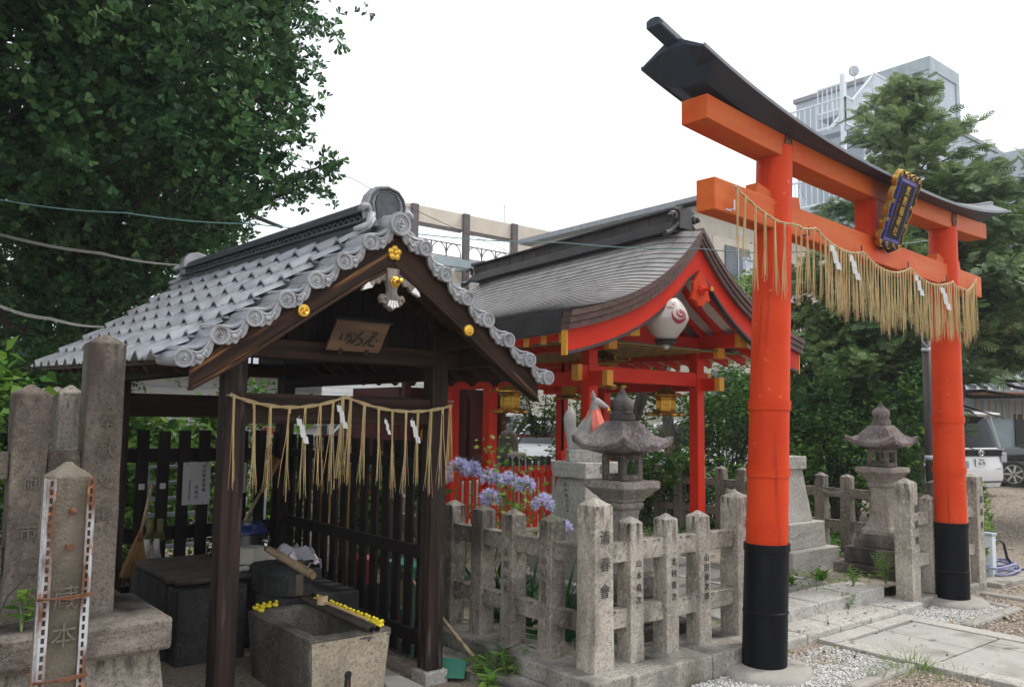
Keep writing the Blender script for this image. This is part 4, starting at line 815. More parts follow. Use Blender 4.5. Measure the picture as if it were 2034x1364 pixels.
# brushed strokes, tapered, reading 御 水 屋 in running script
def brush(stks, name):
    b = MB()
    for st_ in stks:
        pts = [V((x, -.0125, z)) for x, z, *_ in st_]; ws = [q[2] for q in st_]
        L_, R_ = [], []
        for i, p in enumerate(pts):
            d = (pts[min(i+1, len(pts)-1)]-pts[max(i-1, 0)]).normalized(); n_ = V((-d.z, 0, d.x)); L_.append(p+n_*ws[i]); R_.append(p-n_*ws[i])
        m = len(pts); b.add(L_+R_, [(i, i+1, m+i+1, m+i) for i in range(m-1)])
    return b
S3 = [[(a, c, w_*1.45) for a, c, w_ in s_] for s_ in [[(-.105, .115, .004), (-.108, .09, .005), (-.102, .068, .003)], [(-.085, .105, .002), (-.06, .112, .005), (-.045, .116, .002)], [(-.068, .128, .002), (-.07, .10, .004), (-.078, .07, .004)], [(-.07, .092, .002), (-.045, .098, .005), (-.04, .082, .005), (-.065, .05, .003)], [(-.04, .125, .003), (-.032, .116, .005), (-.028, .118, .002)], [(-.062, .075, .003), (-.045, .068, .006), (-.03, .062, .003)],
      [(.0, .14, .003), (.012, .13, .006), (-.005, .115, .004), (-.025, .105, .003)], [(.012, .128, .002), (-.012, .09, .005), (-.032, .055, .006), (-.025, .05, .002)], [(-.005, .095, .002), (.02, .088, .006), (.03, .07, .005), (.012, .05, .005), (-.01, .046, .002)],
      [(.07, .135, .003), (.09, .138, .005), (.105, .132, .004), (.088, .112, .003)], [(.082, .13, .003), (.07, .09, .005), (.045, .05, .005), (.038, .042, .002)], [(.08, .105, .002), (.10, .108, .004)], [(.09, .10, .002), (.075, .075, .004), (.072, .055, .004), (.10, .048, .006), (.118, .05, .003)], [(.112, .092, .002), (.12, .084, .005), (.118, .078, .002)]]]
brush(S3, 'x').xf(SM).build('brushed_characters', 'ink', SB)
# sacred rope across the front posts
RP2 = thing('straw_rope', 'straw rope with spaced straw tassels and paper streamers across the front of the water pavilion', 'straw rope', (CX, 4.18, 1.6))
hk2 = [(1.545, 4.165, 1.655), (2.215, 4.20, 1.662), (2.92, 4.165, 1.628)]
fs2 = festoon(hk2, (.062, .058), 26); twist(fs2, .0088, 46).build('rope', 'rope', RP2, smooth=True)
rr = random.Random(9)
def onr(x):
    for a, c in zip(fs2[:-1], fs2[1:]):
        if a.x <= x <= c.x: return a+(c-a)*((x-a.x)/(c.x-a.x))
    return fs2[-1]
for i, x in enumerate((1.565, 1.672, 1.765, 1.875, 1.965, 2.055, 2.135, 2.195, 2.245, 2.33, 2.42, 2.51, 2.60, 2.68, 2.77, 2.85, 2.905)):
    tassel(onr(x)+V((0, -.004, -.004)), rr.uniform(.42, .50), rr, (rr.uniform(-.015, .015), 0), rr.randint(6, 9), .021).build('straw_tassel', 'straw', RP2)
for x, s, z in ((1.925, .028, .03), (2.165, .027, .0), (2.46, .018, .03), (2.635, .028, .02)): shide(onr(x)+V((0, -.016, -.03-z)), s, R(-10)).build('paper_streamer', 'paper', RP2)
for x, y in ((1.545, 4.165), (2.92, 4.165), (2.215, 4.205)):
    b = MB(); b.tube([(x, y+.04, 1.652), (x, y-.012, 1.652)], .004, 6); b.build('nail', 'steel', RP2)
# picket walls of the pavilion: back and right
PB = thing('picket_fence', 'black timber picket fence behind the water pavilion carrying notices and a broom', 'picket fence', (2.1, 6.46, .1))
for i in range(14):
    x = 1.02+i*.149
    if abs(x-1.595) < .07 or x > 2.82: continue
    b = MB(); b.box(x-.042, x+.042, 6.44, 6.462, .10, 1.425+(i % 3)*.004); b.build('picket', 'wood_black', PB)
for z0, z1 in ((1.195, 1.295), (.62, .72), (.22, .31)):
    MB().box(.9, 1.535, 6.464, 6.50, z0, z1).build('rail', 'wood_black', PB, bevel=.004); MB().box(1.655, 2.80, 6.464, 6.50, z0, z1).build('rail', 'wood_black', PB, bevel=.004)
PR = thing('picket_fence', 'black timber picket fence along the right side of the water pavilion beside the stone fence', 'picket fence', (2.9, 5.3, .1))
y = 4.43; i = 0
while y < 6.38:
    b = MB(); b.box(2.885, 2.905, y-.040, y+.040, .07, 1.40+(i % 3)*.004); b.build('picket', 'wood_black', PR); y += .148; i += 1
for z0, z1 in ((1.228, 1.292), (.685, .762), (.165, .25)):
    MB().box(2.845, 2.882, 4.325, 6.395, z0, z1).build('rail', 'wood_black', PR, bevel=.004)
# notices, stickers, gloves, brooms hung on the back fence
N1 = thing('notice', 'white notice with vertical black writing pinned to the dark fence left of the post', 'notice', (2.16, 6.42, 1.03))
MB().box(2.056, 2.262, 6.434, 6.438, .872, 1.190).build('sheet', 'notice', N1)
for t, x, z, s in (('特別警戒警備', 2.213, 1.068, .032), ('実施中', 2.160, .962, .034), ('大将軍神社社務所', 2.108, .985, .018)):
    place(text_mb(t, s, .001, True, 1.12), (x, 6.432, z)).build('writing', 'ink', N1)
for x, z in ((2.085, 1.178), (2.235, 1.178), (2.21, .885)): MB().ball((x, 6.432, z), .005, 6, 4).build('pin', 'ink', N1)
N2 = thing('notice', 'plain white notice with small red seal, right of the front post', 'notice', (2.5, 6.42, 1.06))
MB().box(2.405, 2.545, 6.434, 6.438, .945, 1.180).build('sheet', 'notice', N2); MB().box(2.487, 2.503, 6.431, 6.433, 1.02, 1.035).build('red_seal', 'crimson', N2)
for i, (x, lab) in enumerate(((1.765, 'small cream disc plate on the dark picket above the broom'), (1.914, 'small cream disc plate on the dark picket left of the notice'))):
    P_ = thing('picket_plate', lab, 'plate', (x, 6.44, 1.02)); MB().box(x-.021, x+.021, 6.434, 6.438, 1.0, 1.042).build('plate', 'cream', P_, bevel=.002)
    b = MB(); b.lathe((0, 0, 0), [(.013, 0), (.013, .003)], 14); b.xf(Matrix.Translation((x, 6.433, 1.021)) @ Matrix.Rotation(R(90), 4, 'X')); b.build('dark_disc', 'steel', P_)
def broom(label, top, neck, end, rw, lean=0):
    t = thing('broom', label, 'broom', tuple(end)); MB().tube([top, neck], .012, 8).build('handle', 'bamboo', t, smooth=True)
    b = MB(); top, neck, end = V(top), V(neck), V(end); d = (end-neck); side = d.cross(V((0, 1, 0))).normalized(); r = random.Random(4)
    for i in range(110):
        q = r.uniform(-1, 1); y = r.uniform(-.018, .018); b.tube([neck-d*.08+side*q*.014+V((0, y*.4, 0)), neck+d*.35+side*q*rw*.55+V((0, y, 0)), end+side*q*rw+V((0, y*1.4, 0))+d*r.uniform(-.06, .02)], .0032, 3)
    b.build('bristles', 'broom', t); MB().tube([neck-d*.15, neck+d*.12], [.019, .022], 8).build('binding', 'rust', t, smooth=True); return t
broom('straw broom hanging upright on the dark picket fence left of the front post', (1.80, 6.30, 1.05), (1.735, 6.30, .68), (1.70, 6.30, .40), .085)
broom('bamboo broom leaning head up in the far corner of the water pavilion', (2.38, 6.2, .62), (2.66, 6.36, .99), (2.76, 6.38, 1.22), .05)
def glove_pair(label, x, y, z, m):
    t = thing('work_gloves', label, 'gloves', (x, y, z))
    for k in (-1, 1):
        b = MB(); cx = x+k*.034; b.tube([(cx, y, z+.085), (cx, y, z+.02), (cx+k*.004, y, z-.03)], [.026, .030, .033], 10, flat=.9)
        for i, f in enumerate((-.026, -.009, .009, .026)): b.tube([(cx+f, y, z-.025), (cx+f*1.25, y-.004, z-.085+.012*abs(i-1.6))], [.0105, .0085], 6)
        b.tube([(cx-k*.028, y, z+.0), (cx-k*.050, y-.006, z-.045)], [.011, .009], 6); o = b.build('glove', m, t, smooth=True)
glove_pair('pair of grey cotton work gloves hanging below the rail beside the straw broom', 1.845, 6.405, .56, 'glove')
glove_pair('pair of dark mossy gloves hanging over the rail beside the straw broom', 1.865, 6.405, .70, 'glove_dark')

# ================================================================== stone basin, spout, counter
TB = thing('stone_basin', 'rectangular granite water basin tapering down with drain hole in its front', 'stone basin', (2.27, 4.56, 0))
x0, x1, y0, y1, zt_ = 2.018, 2.512, 4.135, 4.995, .370
def ring(o, z, c=.0): return [(x0+o+c, y0+o, z), (x1-o-c, y0+o, z), (x1-o, y0+o+c, z), (x1-o, y1-o-c, z), (x1-o-c, y1-o, z), (x0+o+c, y1-o, z), (x0+o, y1-o-c, z), (x0+o, y0+o+c, z)]
b = MB(); b.loft([ring(.045, -.30, .01), ring(.004, .33, .008), ring(0, .335, .008), ring(0, .366, .008), ring(.004, .370, .01), ring(.070, .370, .03), ring(.078, .362, .05), ring(.115, .13, .06)], cap=False)
b.f.append(tuple(range(8))[::-1]); b.mi.append(0); b.f.append(tuple(7*8+j for j in range(8))); b.mi.append(0); MB().loft([[(x0+.05, y0+.036, -.28), (x1-.05, y0+.036, -.28), (x1-.05, y0+.05, -.28), (x0+.05, y0+.05, -.28)], [(x0+.012, y0-.0005, .352), (x1-.012, y0-.0005, .352), (x1-.012, y0+.01, .352), (x0+.012, y0+.01, .352)]]).build('front_face', 'granite_front', TB); tb = b.build('trough', 'wet_stone', TB, bevel=.004)
b = MB(); b.lathe((0, 0, 0), [(.022, 0), (.022, .006)], 16); b.xf(Matrix.Translation((2.253, y0+.0145, .155)) @ Matrix.Rotation(R(90), 4, 'X'))
b.prism([(2.236, y0+.012, .15), (2.27, y0+.012, .15), (2.29, y0+.036, -.25), (2.21, y0+.036, -.25)], (0, -.003, 0)); b.build('drain_hole', 'dark_stone', tb)
b = MB(); b.prism([(2.249, y0+.0085, .13), (2.257, y0+.0085, .13), (2.263, y0+.032, -.2), (2.246, y0+.032, -.2)], (0, -.002, 0)); b.build('rust_streak', 'rust', tb)
b = MB(); b.add(ring(.10, .20, .06), [tuple(range(8))]); wt = b.build('water_surface', 'window', TB)
SPB = thing('spout_block', 'dark rough stone block carrying the bamboo spout behind the basin', 'stone block', (2.34, 5.2, .35))
b = MB(); b.loft([[(2.285, 5.005, .412), (2.445, 5.005, .405), (2.450, 5.005, .52), (2.425, 5.005, .545), (2.31, 5.005, .545), (2.285, 5.005, .52)],
                  [(2.20, 5.20, .40), (2.46, 5.20, .40), (2.47, 5.20, .575), (2.43, 5.20, .60), (2.24, 5.20, .575), (2.20, 5.20, .55)],
                  [(2.21, 5.50, .40), (2.50, 5.50, .40), (2.50, 5.50, .56), (2.45, 5.50, .575), (2.25, 5.50, .57), (2.21, 5.50, .55)]]); b.build('block', 'dark_stone', SPB, bevel=.012)
b = MB(); b.box(2.18, 2.40, 5.02, 5.30, .26, .404, .006); b.build('prop_stone', 'dark_stone', SPB, bevel=.012)
b = MB(); b.box(2.33, 2.38, 5.0012, 5.0040, .42, .55); b.build('mineral_stain', 'rust_stone', SPB)
SPT = thing('bamboo_spout', 'bamboo water spout with small metal tap lying on the dark stone block', 'spout', (2.36, 5.2, .6))
b = MB(); a, c = V((2.318, 5.42, .655)), V((2.412, 4.93, .548)); n = 16; d = (c-a).normalized()
b.tube([a+(c-a)*t for t in (0, .33, .34, .36, .37, 1)], [.024, .026, .028, .028, .026, .029], n, cap=False)
b.tube([c, a+(c-a)*.9], [.022, .022], n); b.build('tube', 'bamboo', SPT, smooth=True, angle=50)
b = MB(); b.tube([a+V((-.005, .03, -.01)), a+V((-.005, .03, .05))], .014, 8); b.tube([a+V((-.03, .03, .058)), a+V((.03, .03, .058))], .006, 6); b.ball(tuple(a+V((0, .03, .05))), .012, 8, 5); b.build('tap', 'chrome', SPT, smooth=True)
for nm, dx, lab in (('bamboo_rail', 0, 'left bamboo pole lying across the basin rims under the ladle'), ('bamboo_rail', .036, 'right bamboo pole lying across the basin rims beside the duck row')):
    t = thing(nm, lab, 'bamboo pole', (2.36, 4.5, .39)); b = MB(); p0, p1 = V((2.383+dx, 5.04, .392)), V((2.352+dx, 4.075, .392)); q = [0, .22, .225, .235, .24, .6, .605, .615, .62, 1]
    b.tube([p0+(p1-p0)*u for u in q], [.0165, .0165, .0185, .0185, .0165, .0165, .0185, .0185, .0165, .0165], 12, cap=False); b.tube([p1+(p0-p1)*.06, p1+(p0-p1)*.08], .015, 12); b.build('pole', 'bamboo_dark', t, smooth=True, angle=40)
LD = thing('water_ladle', 'pale wooden dipper with long handle resting upturned on the bamboo poles', 'ladle', (2.38, 4.6, .42))
b = MB(); b.lathe((2.375, 4.72, .412), [(.031, 0), (.033, .002), (.033, .046), (.030, .049)], 24); cp = b.build('cup', 'ladle_wood', LD, smooth=True, angle=40)
place(text_mb('大福', .022, .001), (2.375, 4.72, .4622), R(20), R(-90)).build('cup_writing', 'ink', cp)
b = MB(); b.bar((2.375, 4.70, .430), (2.382, 4.17, .424), .011, .010); b.build('handle', 'ladle_wood', LD, bevel=.002)
# rubber ducks
def make_duck(s=1.):
    t = thing('rubber_duck', '', 'rubber duck'); b = MB()
    b.loft([[(x*s, y_*s*math.cos(a), z*s+h_*s*math.sin(a)) for a in [6.2832*k/12 for k in range(12)]] for x, y_, z, h_ in ((-.026, .002, .024, .002), (-.022, .008, .020, .007), (-.012, .0155, .014, .0125), (.0, .0175, .0135, .0135), (.010, .015, .0135, .0125), (.018, .008, .014, .008), (.021, .002, .014, .002))])
    b.ball((.008*s, 0, .034*s), (.0115*s, .0110*s, .0115*s), 12, 8)
    for k in (-1, 1): b.ball((-.004*s, k*.0155*s, .016*s), (.010*s, .0035*s, .006*s), 8, 5)
    o = b.build('body', 'duck', t, smooth=True)
    b = MB(); b.ball((.0205*s, 0, .0325*s), (.006*s, .0055*s, .0022*s), 8, 5); b.build('beak', 'duck_beak', o, smooth=True)
    for k in (-1, 1): MB().ball((.0165*s, k*.006*s, .0375*s), .0018*s, 6, 4).build('eye', 'ink', o, smooth=True)
    return t
D0_ = make_duck(); first = [True]; rr = random.Random(12)
def put_duck(x, y, rz, label, group):
    t = D0_ if first[0] else copy_tree(D0_); first[0] = False
    t.location = (x, y, .3705); t.rotation_euler = (0, 0, rz); t['label'] = label; t['group'] = group
for x, y in ((2.060, 4.965), (2.065, 4.900), (2.105, 4.975), (2.150, 4.985), (2.192, 4.985)): put_duck(x, y, R(-62+rr.uniform(-15, 15)), 'small yellow rubber duck in the cluster at the far left corner of the stone basin', 'yellow ducks at the left corner of the basin')
for i in range(19):
    put_duck(2.468-.004*(i % 2)+rr.uniform(-.004, .004), 4.985-i*.0445+rr.uniform(-.003, .003), R(-75+rr.uniform(-22, 22)), 'small yellow rubber duck in the long row on the right rim of the stone basin', 'yellow ducks in a row on the right rim')
put_duck(2.448, 4.168, R(-80), 'front yellow rubber duck, out of line at the near end of the long row', 'yellow ducks in a row on the right rim')
CT = thing('stone_counter', 'dark stone counter behind the basin topped with bamboo slats', 'counter', (2.2, 5.9, 0))
b = MB(); b.box(1.70, 2.80, 5.58, 6.36, -.05, .47); b.build('counter_base', 'dark_stone', CT, bevel=.01)
b = MB(); b.box(1.72, 2.16, 5.36, 5.575, -.05, .46); b.build('counter_base', 'dark_stone', CT, bevel=.01)
for i in range(18):
    y = 5.42+i*.052; b = MB(); b.tube([(1.70 if y > 5.5 else 1.73, y, .498), (2.30 if y < 5.58 else 2.78, y, .498)], .0225, 8); b.build('bamboo_slat', 'bamboo_dark', CT, smooth=True)
b = MB(); b.box(2.50, 2.80, 5.02, 5.575, .02, .40); b.build('side_stone', 'dark_stone', CT, bevel=.012)
t = thing('wash_basin', 'upturned cream faceted plastic bowl with lettering on the bamboo counter', 'basin', (2.21, 5.74, .52)); b = MB(); b.lathe((2.36, 5.80, .522), [(.175, 0), (.178, .008), (.085, .10), (.0, .102)], 10); bo = b.build('bowl', 'cream', t, bevel=.003)
tm = text_mb('UNIVAC', .034, .001); place(tm, (2.450, 5.692, .585), R(38), R(-52)).build('bowl_lettering', 'white_paint', bo)
t = thing('wash_basin', 'black plastic basin upturned behind the cream bowl on the bamboo counter', 'basin', (2.20, 6.05, .52)); b = MB(); b.lathe((2.40, 6.10, .522), [(.225, 0), (.225, .02), (.205, .03), (.18, .16), (.0, .165)], 28); b.build('bowl', 'basin_black', t, smooth=True, angle=40)
t = thing('wash_basin', 'navy blue plastic basin stacked on the black basin on the counter', 'basin', (2.2, 6.08, .69)); b = MB(); b.lathe((2.38, 6.10, .690), [(.20, 0), (.20, .012), (.16, .065), (.0, .07)], 28); b.build('bowl', 'navy', t, smooth=True, angle=40)
# crumpled cloth over the counter edge
b = MB(); nx, ny = 22, 18; r = random.Random(2); vs = []
for j in range(ny+1):
    for i in range(nx+1):
        u, v = i/nx, j/ny; x = 2.56+.24*u+.03*math.sin(v*5); y = 5.60+.36*v+.03*math.sin(u*6); e = max(0, .18-v)
        vs.append((x, y, .535+.028*math.sin(u*11+v*4)+.022*math.sin(v*13-u*5)+.018*math.sin(u*23+v*17)-e*.35+.03*math.exp(-((u-.4)**2+(v-.6)**2)*10)))
b.add(vs, [(j*(nx+1)+i, j*(nx+1)+i+1, (j+1)*(nx+1)+i+1, (j+1)*(nx+1)+i) for j in range(ny) for i in range(nx)]); o = b.build('wiping_cloth', 'cloth', smooth=True); sm = o.modifiers.new('thick', 'SOLIDIFY'); sm.thickness = .003; tag(o, 'crumpled lavender grey cloth on the counter behind the bamboo spout', 'cloth')
t = thing('plastic_bag', 'small crumpled dark and clear plastic bundle on the counter front edge', 'bundle', (2.1, 5.5, .52)); b = MB()
for x, s in ((2.10, .02), (2.14, .026), (2.19, .024)): b.ball((x, 5.48, .535), (s*1.4, s, s*.8), 8, 6)
b.build('bundle', 'glove', t, smooth=True)
# things standing between the pavilion and the stone fence
t = thing('leaning_pole', 'thin bamboo pole leaning between the pavilion post and the stone fence', 'pole', (3.02, 4.3, 0)); b = MB(); b.tube([(2.98, 4.78, .55), (3.13, 4.02, .02)], .012, 8); b.tube([(3.035, 4.50, .36), (3.039, 4.48, .35)], .015, 8); b.build('pole', 'bamboo', t, smooth=True)
t = thing('dustpan', 'green plastic dustpan with long wooden handle lying by the pavilion post', 'dustpan', (3.0, 4.2, 0)); b = MB(); b.loft([[(2.92, 4.34, .01), (3.08, 4.18, .01), (3.07, 4.17, .10), (2.91, 4.33, .10)], [(2.84, 4.26, .01), (3.00, 4.10, .01), (3.0, 4.10, .014), (2.84, 4.26, .014)]]); b.build('pan', 'green_plastic', t, bevel=.004)
b = MB(); b.tube([(3.0, 4.22, .05), (3.20, 3.88, .02)], .010, 8); b.build('handle', 'bamboo', t, smooth=True)
t = thing('plastic_crate', 'green plastic chair-like crate behind the right picket wall', 'crate', (3.08, 4.9, 0)); b = MB()
for x, y in ((3.0, 4.7), (3.16, 4.7), (3.0, 5.0), (3.16, 5.0)): b.box(x-.015, x+.015, y-.015, y+.015, 0, .55)
b.box(2.98, 3.18, 4.68, 5.02, .551, .58); b.box(2.98, 3.18, 4.68, 4.72, .10, .14); b.box(2.985, 3.01, 4.72, 5.0, .25, .29); b.build('crate_body', 'green_plastic', t, bevel=.004)
t = thing('rake', 'bamboo rake head leaning outside the right picket wall', 'rake', (3.03, 4.6, 0)); b = MB()
for i in range(12): a = -.5+i*.09; b.tube([(3.02, 4.75, .12), (3.02+.02*math.sin(a), 4.75+.35*math.sin(a), .12+.36*math.cos(a))], .003, 4)
b.build('tines', 'bamboo', t); MB().tube([(3.02, 4.75, .02), (3.02, 4.74, .16)], .012, 6).build('handle', 'bamboo', t)
for i, (y, m, lab) in enumerate(((5.05, 'rust', 'red watering can body behind the right picket wall'),)):
    t = thing('watering_can', lab, 'watering can', (3.06, y+.35, 0)); b = MB(); b.lathe((3.08, y+.4, .35), [(.07, 0), (.07, .17), (.05, .19)], 14); b.tube([(3.08, y+.46, .40), (3.10, y+.58, .52)], .012, 6); b.build('can', 'crimson', t, smooth=True, angle=40)
    MB().box(3.0, 3.16, y+.32, y+.48, 0, .349).build('stand', 'dark_stone', t, bevel=.01)
# ================================================================== VERMILION WORSHIP HALL
HX = 6.10; HY0, HY1 = 4.72, 8.45
WH = thing('worship_hall', 'open vermilion worship hall with curved copper shingle roof behind the stone lantern', 'shrine hall', (HX, 6.5, .2))
FD = [0, .19, .45, .736, 1.08, 1.41, 1.70]; FZ = [3.335, 3.13, 2.905, 2.728, 2.572, 2.475, 2.405]
def hz(d): return float(np.interp(d, FD, FZ))
_fine = np.linspace(0, 1.7, 200); _pz = np.polyfit(FD, FZ, 4)
def hz(d): return float(np.polyval(_pz, d))
def hx(y): return HX+.035*(y-HY0)
def hdz(y): return -.022*(y-HY0)
def mino(y, d=0.): e = min(y-HY0, HY1-y); return .085*(1-(d/1.7)**2.5)*(1-math.exp(-(max(0, e)/.30)**1.3))
for i, (x, y) in enumerate(((5.40, 5.5), (6.97, 5.5), (5.37, 6.96), (7.02, 6.9), (5.42, 7.72), (7.10, 7.72))):
    b = MB(); b.box(x-.056, x+.056, y-.056, y+.056, .20, 2.28); p = b.build('post', 'hall_red', WH, bevel=.005)
    MB().box(x-.14, x+.14, y-.14, y+.14, .05, .205, .02).build('base_stone', 'granite_new', p, bevel=.006)
def redbeam(x0, x1, y0, y1, z0, z1, caps=(), name='beam'):
    o = MB().box(x0, x1, y0, y1, z0, z1).build(name, 'hall_red', WH, bevel=.005)
    for ax, s in caps:
        e = .004; b = MB()
        if ax == 'x': xx = x1 if s > 0 else x0; b.box(xx-.05 if s > 0 else xx-e, xx+e if s > 0 else xx+.05, y0-e, y1+e, z0-e, z1+e)
        else: yy = y1 if s > 0 else y0; b.box(x0-e, x1+e, yy-.06 if s > 0 else yy-e, yy+e if s > 0 else yy+.06, z0-e, z1+e)
        b.build('yellow_cap', 'yellow_paint', o, bevel=.003)
for y, c in ((5.5, 1), (7.72, 0)): redbeam(5.22, 7.15, y-.04, y+.04, 1.915, 2.055, (('x', -1), ('x', 1)))
for x in (5.385, 7.02): redbeam(x-.036, x+.036, 5.22, 7.95, 1.87, 2.00, (('y', -1),))
for y in (5.5, 7.72): redbeam(5.12, 7.28, y-.055, y+.055, 2.275, 2.42, (('x', -1), ('x', 1)))
for x in (5.40, 6.99): redbeam(x-.055, x+.055, 4.93, 8.25, 2.30, 2.44, (('y', -1),), 'purlin'); redbeam(x-.05, x+.05, 5.20, 8.0, 2.20, 2.297, (('y', -1),), 'bracket_arm')
redbeam(HX-.05, HX+.09, 4.90, 8.2, 2.88, 3.0, (), 'ridge_beam')
redbeam(HX-.06, HX+.06, 5.45, 5.56, 2.42, 2.88, (), 'king_post')
# roof deck (white plaster between red rafters)
DS = [0, .2, .4, .6, .8, 1.0, 1.2, 1.4, 1.6]
for s in (-1, 1):
    b = MB(); b.loft([[(hx(y)+s*d, y, hz(d)-.175+hdz(y)) for d in DS]+[(hx(y)+s*d, y, hz(d)-.15+hdz(y)) for d in DS[::-1]] for y in (4.80, 8.35)]); b.build('roof_deck', 'plaster', WH)
    for i in range(15):
        y = 4.95+i*.235; b = MB(); Q = [.08, .4, .8, 1.2, 1.55]
        b.loft([[(hx(y)+s*d, y-.026, hz(d)-.245+hdz(y)), (hx(y)+s*d, y+.026, hz(d)-.245+hdz(y)), (hx(y)+s*d, y+.026, hz(d)-.178+hdz(y)), (hx(y)+s*d, y-.026, hz(d)-.178+hdz(y))] for d in Q]); o = b.build('rafter', 'hall_red', WH)
        d = 1.555; b = MB(); x_ = hx(y)+s*d; b.box(min(x_, x_+s*.012), max(x_, x_+s*.012), y-.03, y+.03, hz(d)-.255+hdz(y), hz(d)-.172+hdz(y)); b.build('yellow_cap', 'yellow_paint', o)
# green coffered ceiling with ochre ribs
MB().box(4.98, 7.45, 5.20, 7.95, 2.262, 2.272).build('coffered_ceiling', 'green_ceiling', WH); b = MB()
for i in range(13): b.box(5.02+i*.2, 5.034+i*.2, 5.20, 7.95, 2.2565, 2.261)
for i in range(14): b.box(4.98, 7.45, 5.22+i*.2, 5.234+i*.2, 2.2555, 2.260)
b.build('ceiling_ribs', 'yellow_paint', WH)
# bargeboards, dark trim, pendant
for y, sg in ((4.79, 1), (8.30, -1)):
    for s in (-1, 1):
        ds = np.linspace(0, 1.645, 13); b = MB(); lo = [hz(d)-.335-.02*math.sin(d)+(.06*max(0, 1-d/.25)) for d in ds]
        lo = [hz(d)-.335 for d in ds]; lo[0] = hz(0)-.40
        b.loft([[(hx(y)+s*d, y, l+hdz(y)), (hx(y)+s*d, y+.05, l+hdz(y)), (hx(y)+s*d, y+.05, hz(d)-.13+hdz(y)), (hx(y)+s*d, y, hz(d)-.13+hdz(y))] for d, l in zip(ds, lo)]); bb = b.build('bargeboard', 'hall_red', WH)
        b = MB(); b.loft([[(hx(y)+s*d, y-.004, l-.014+hdz(y)), (hx(y)+s*d, y+.054, l-.014+hdz(y)), (hx(y)+s*d, y+.054, l+.012+hdz(y)), (hx(y)+s*d, y-.004, l+.012+hdz(y))] for d, l in zip(ds, lo)]); b.build('dark_trim', 'copper_dark', bb)
        d = 1.645; x_ = hx(y)+s*d; MB().box(min(x_, x_+s*.014), max(x_, x_+s*.014), y-.006, y+.056, lo[-1]-.02+hdz(y), hz(d)-.14+hdz(y)).build('yellow_cap', 'yellow_paint', bb)
gx, gz = hx(4.77)+.0, 2.70
b = MB(); b.prism([(gx+x, 4.755, gz+z) for x, z in ((0, .245), (-.105, .115), (-.105, .05), (-.135, -.035), (-.07, -.05), (-.03, -.10), (0, -.085), (.03, -.10), (.07, -.05), (.135, -.035), (.105, .05), (.105, .115))], (0, .034, 0)); pg = b.build('gable_pendant', 'vermilion', WH, bevel=.004)
b = MB(); b.lathe((0, 0, 0), [(.052, 0), (.052, .015), (.042, .018), (.038, .03), (.018, .034), (.016, .085), (.024, .09), (.024, .115)], 6); b.xf(Matrix.Translation((gx, 4.754, gz+.055)) @ Matrix.Rotation(R(90), 4, 'X')); o = b.build('pendant_boss', 'hall_red', pg)
b = MB(); b.lathe((0, 0, 0), [(.021, .116), (.021, .122), (.0, .123)], 12); b.xf(Matrix.Translation((gx, 4.754, gz+.055)) @ Matrix.Rotation(R(90), 4, 'X')); b.build('gold_tip', 'gold', o)
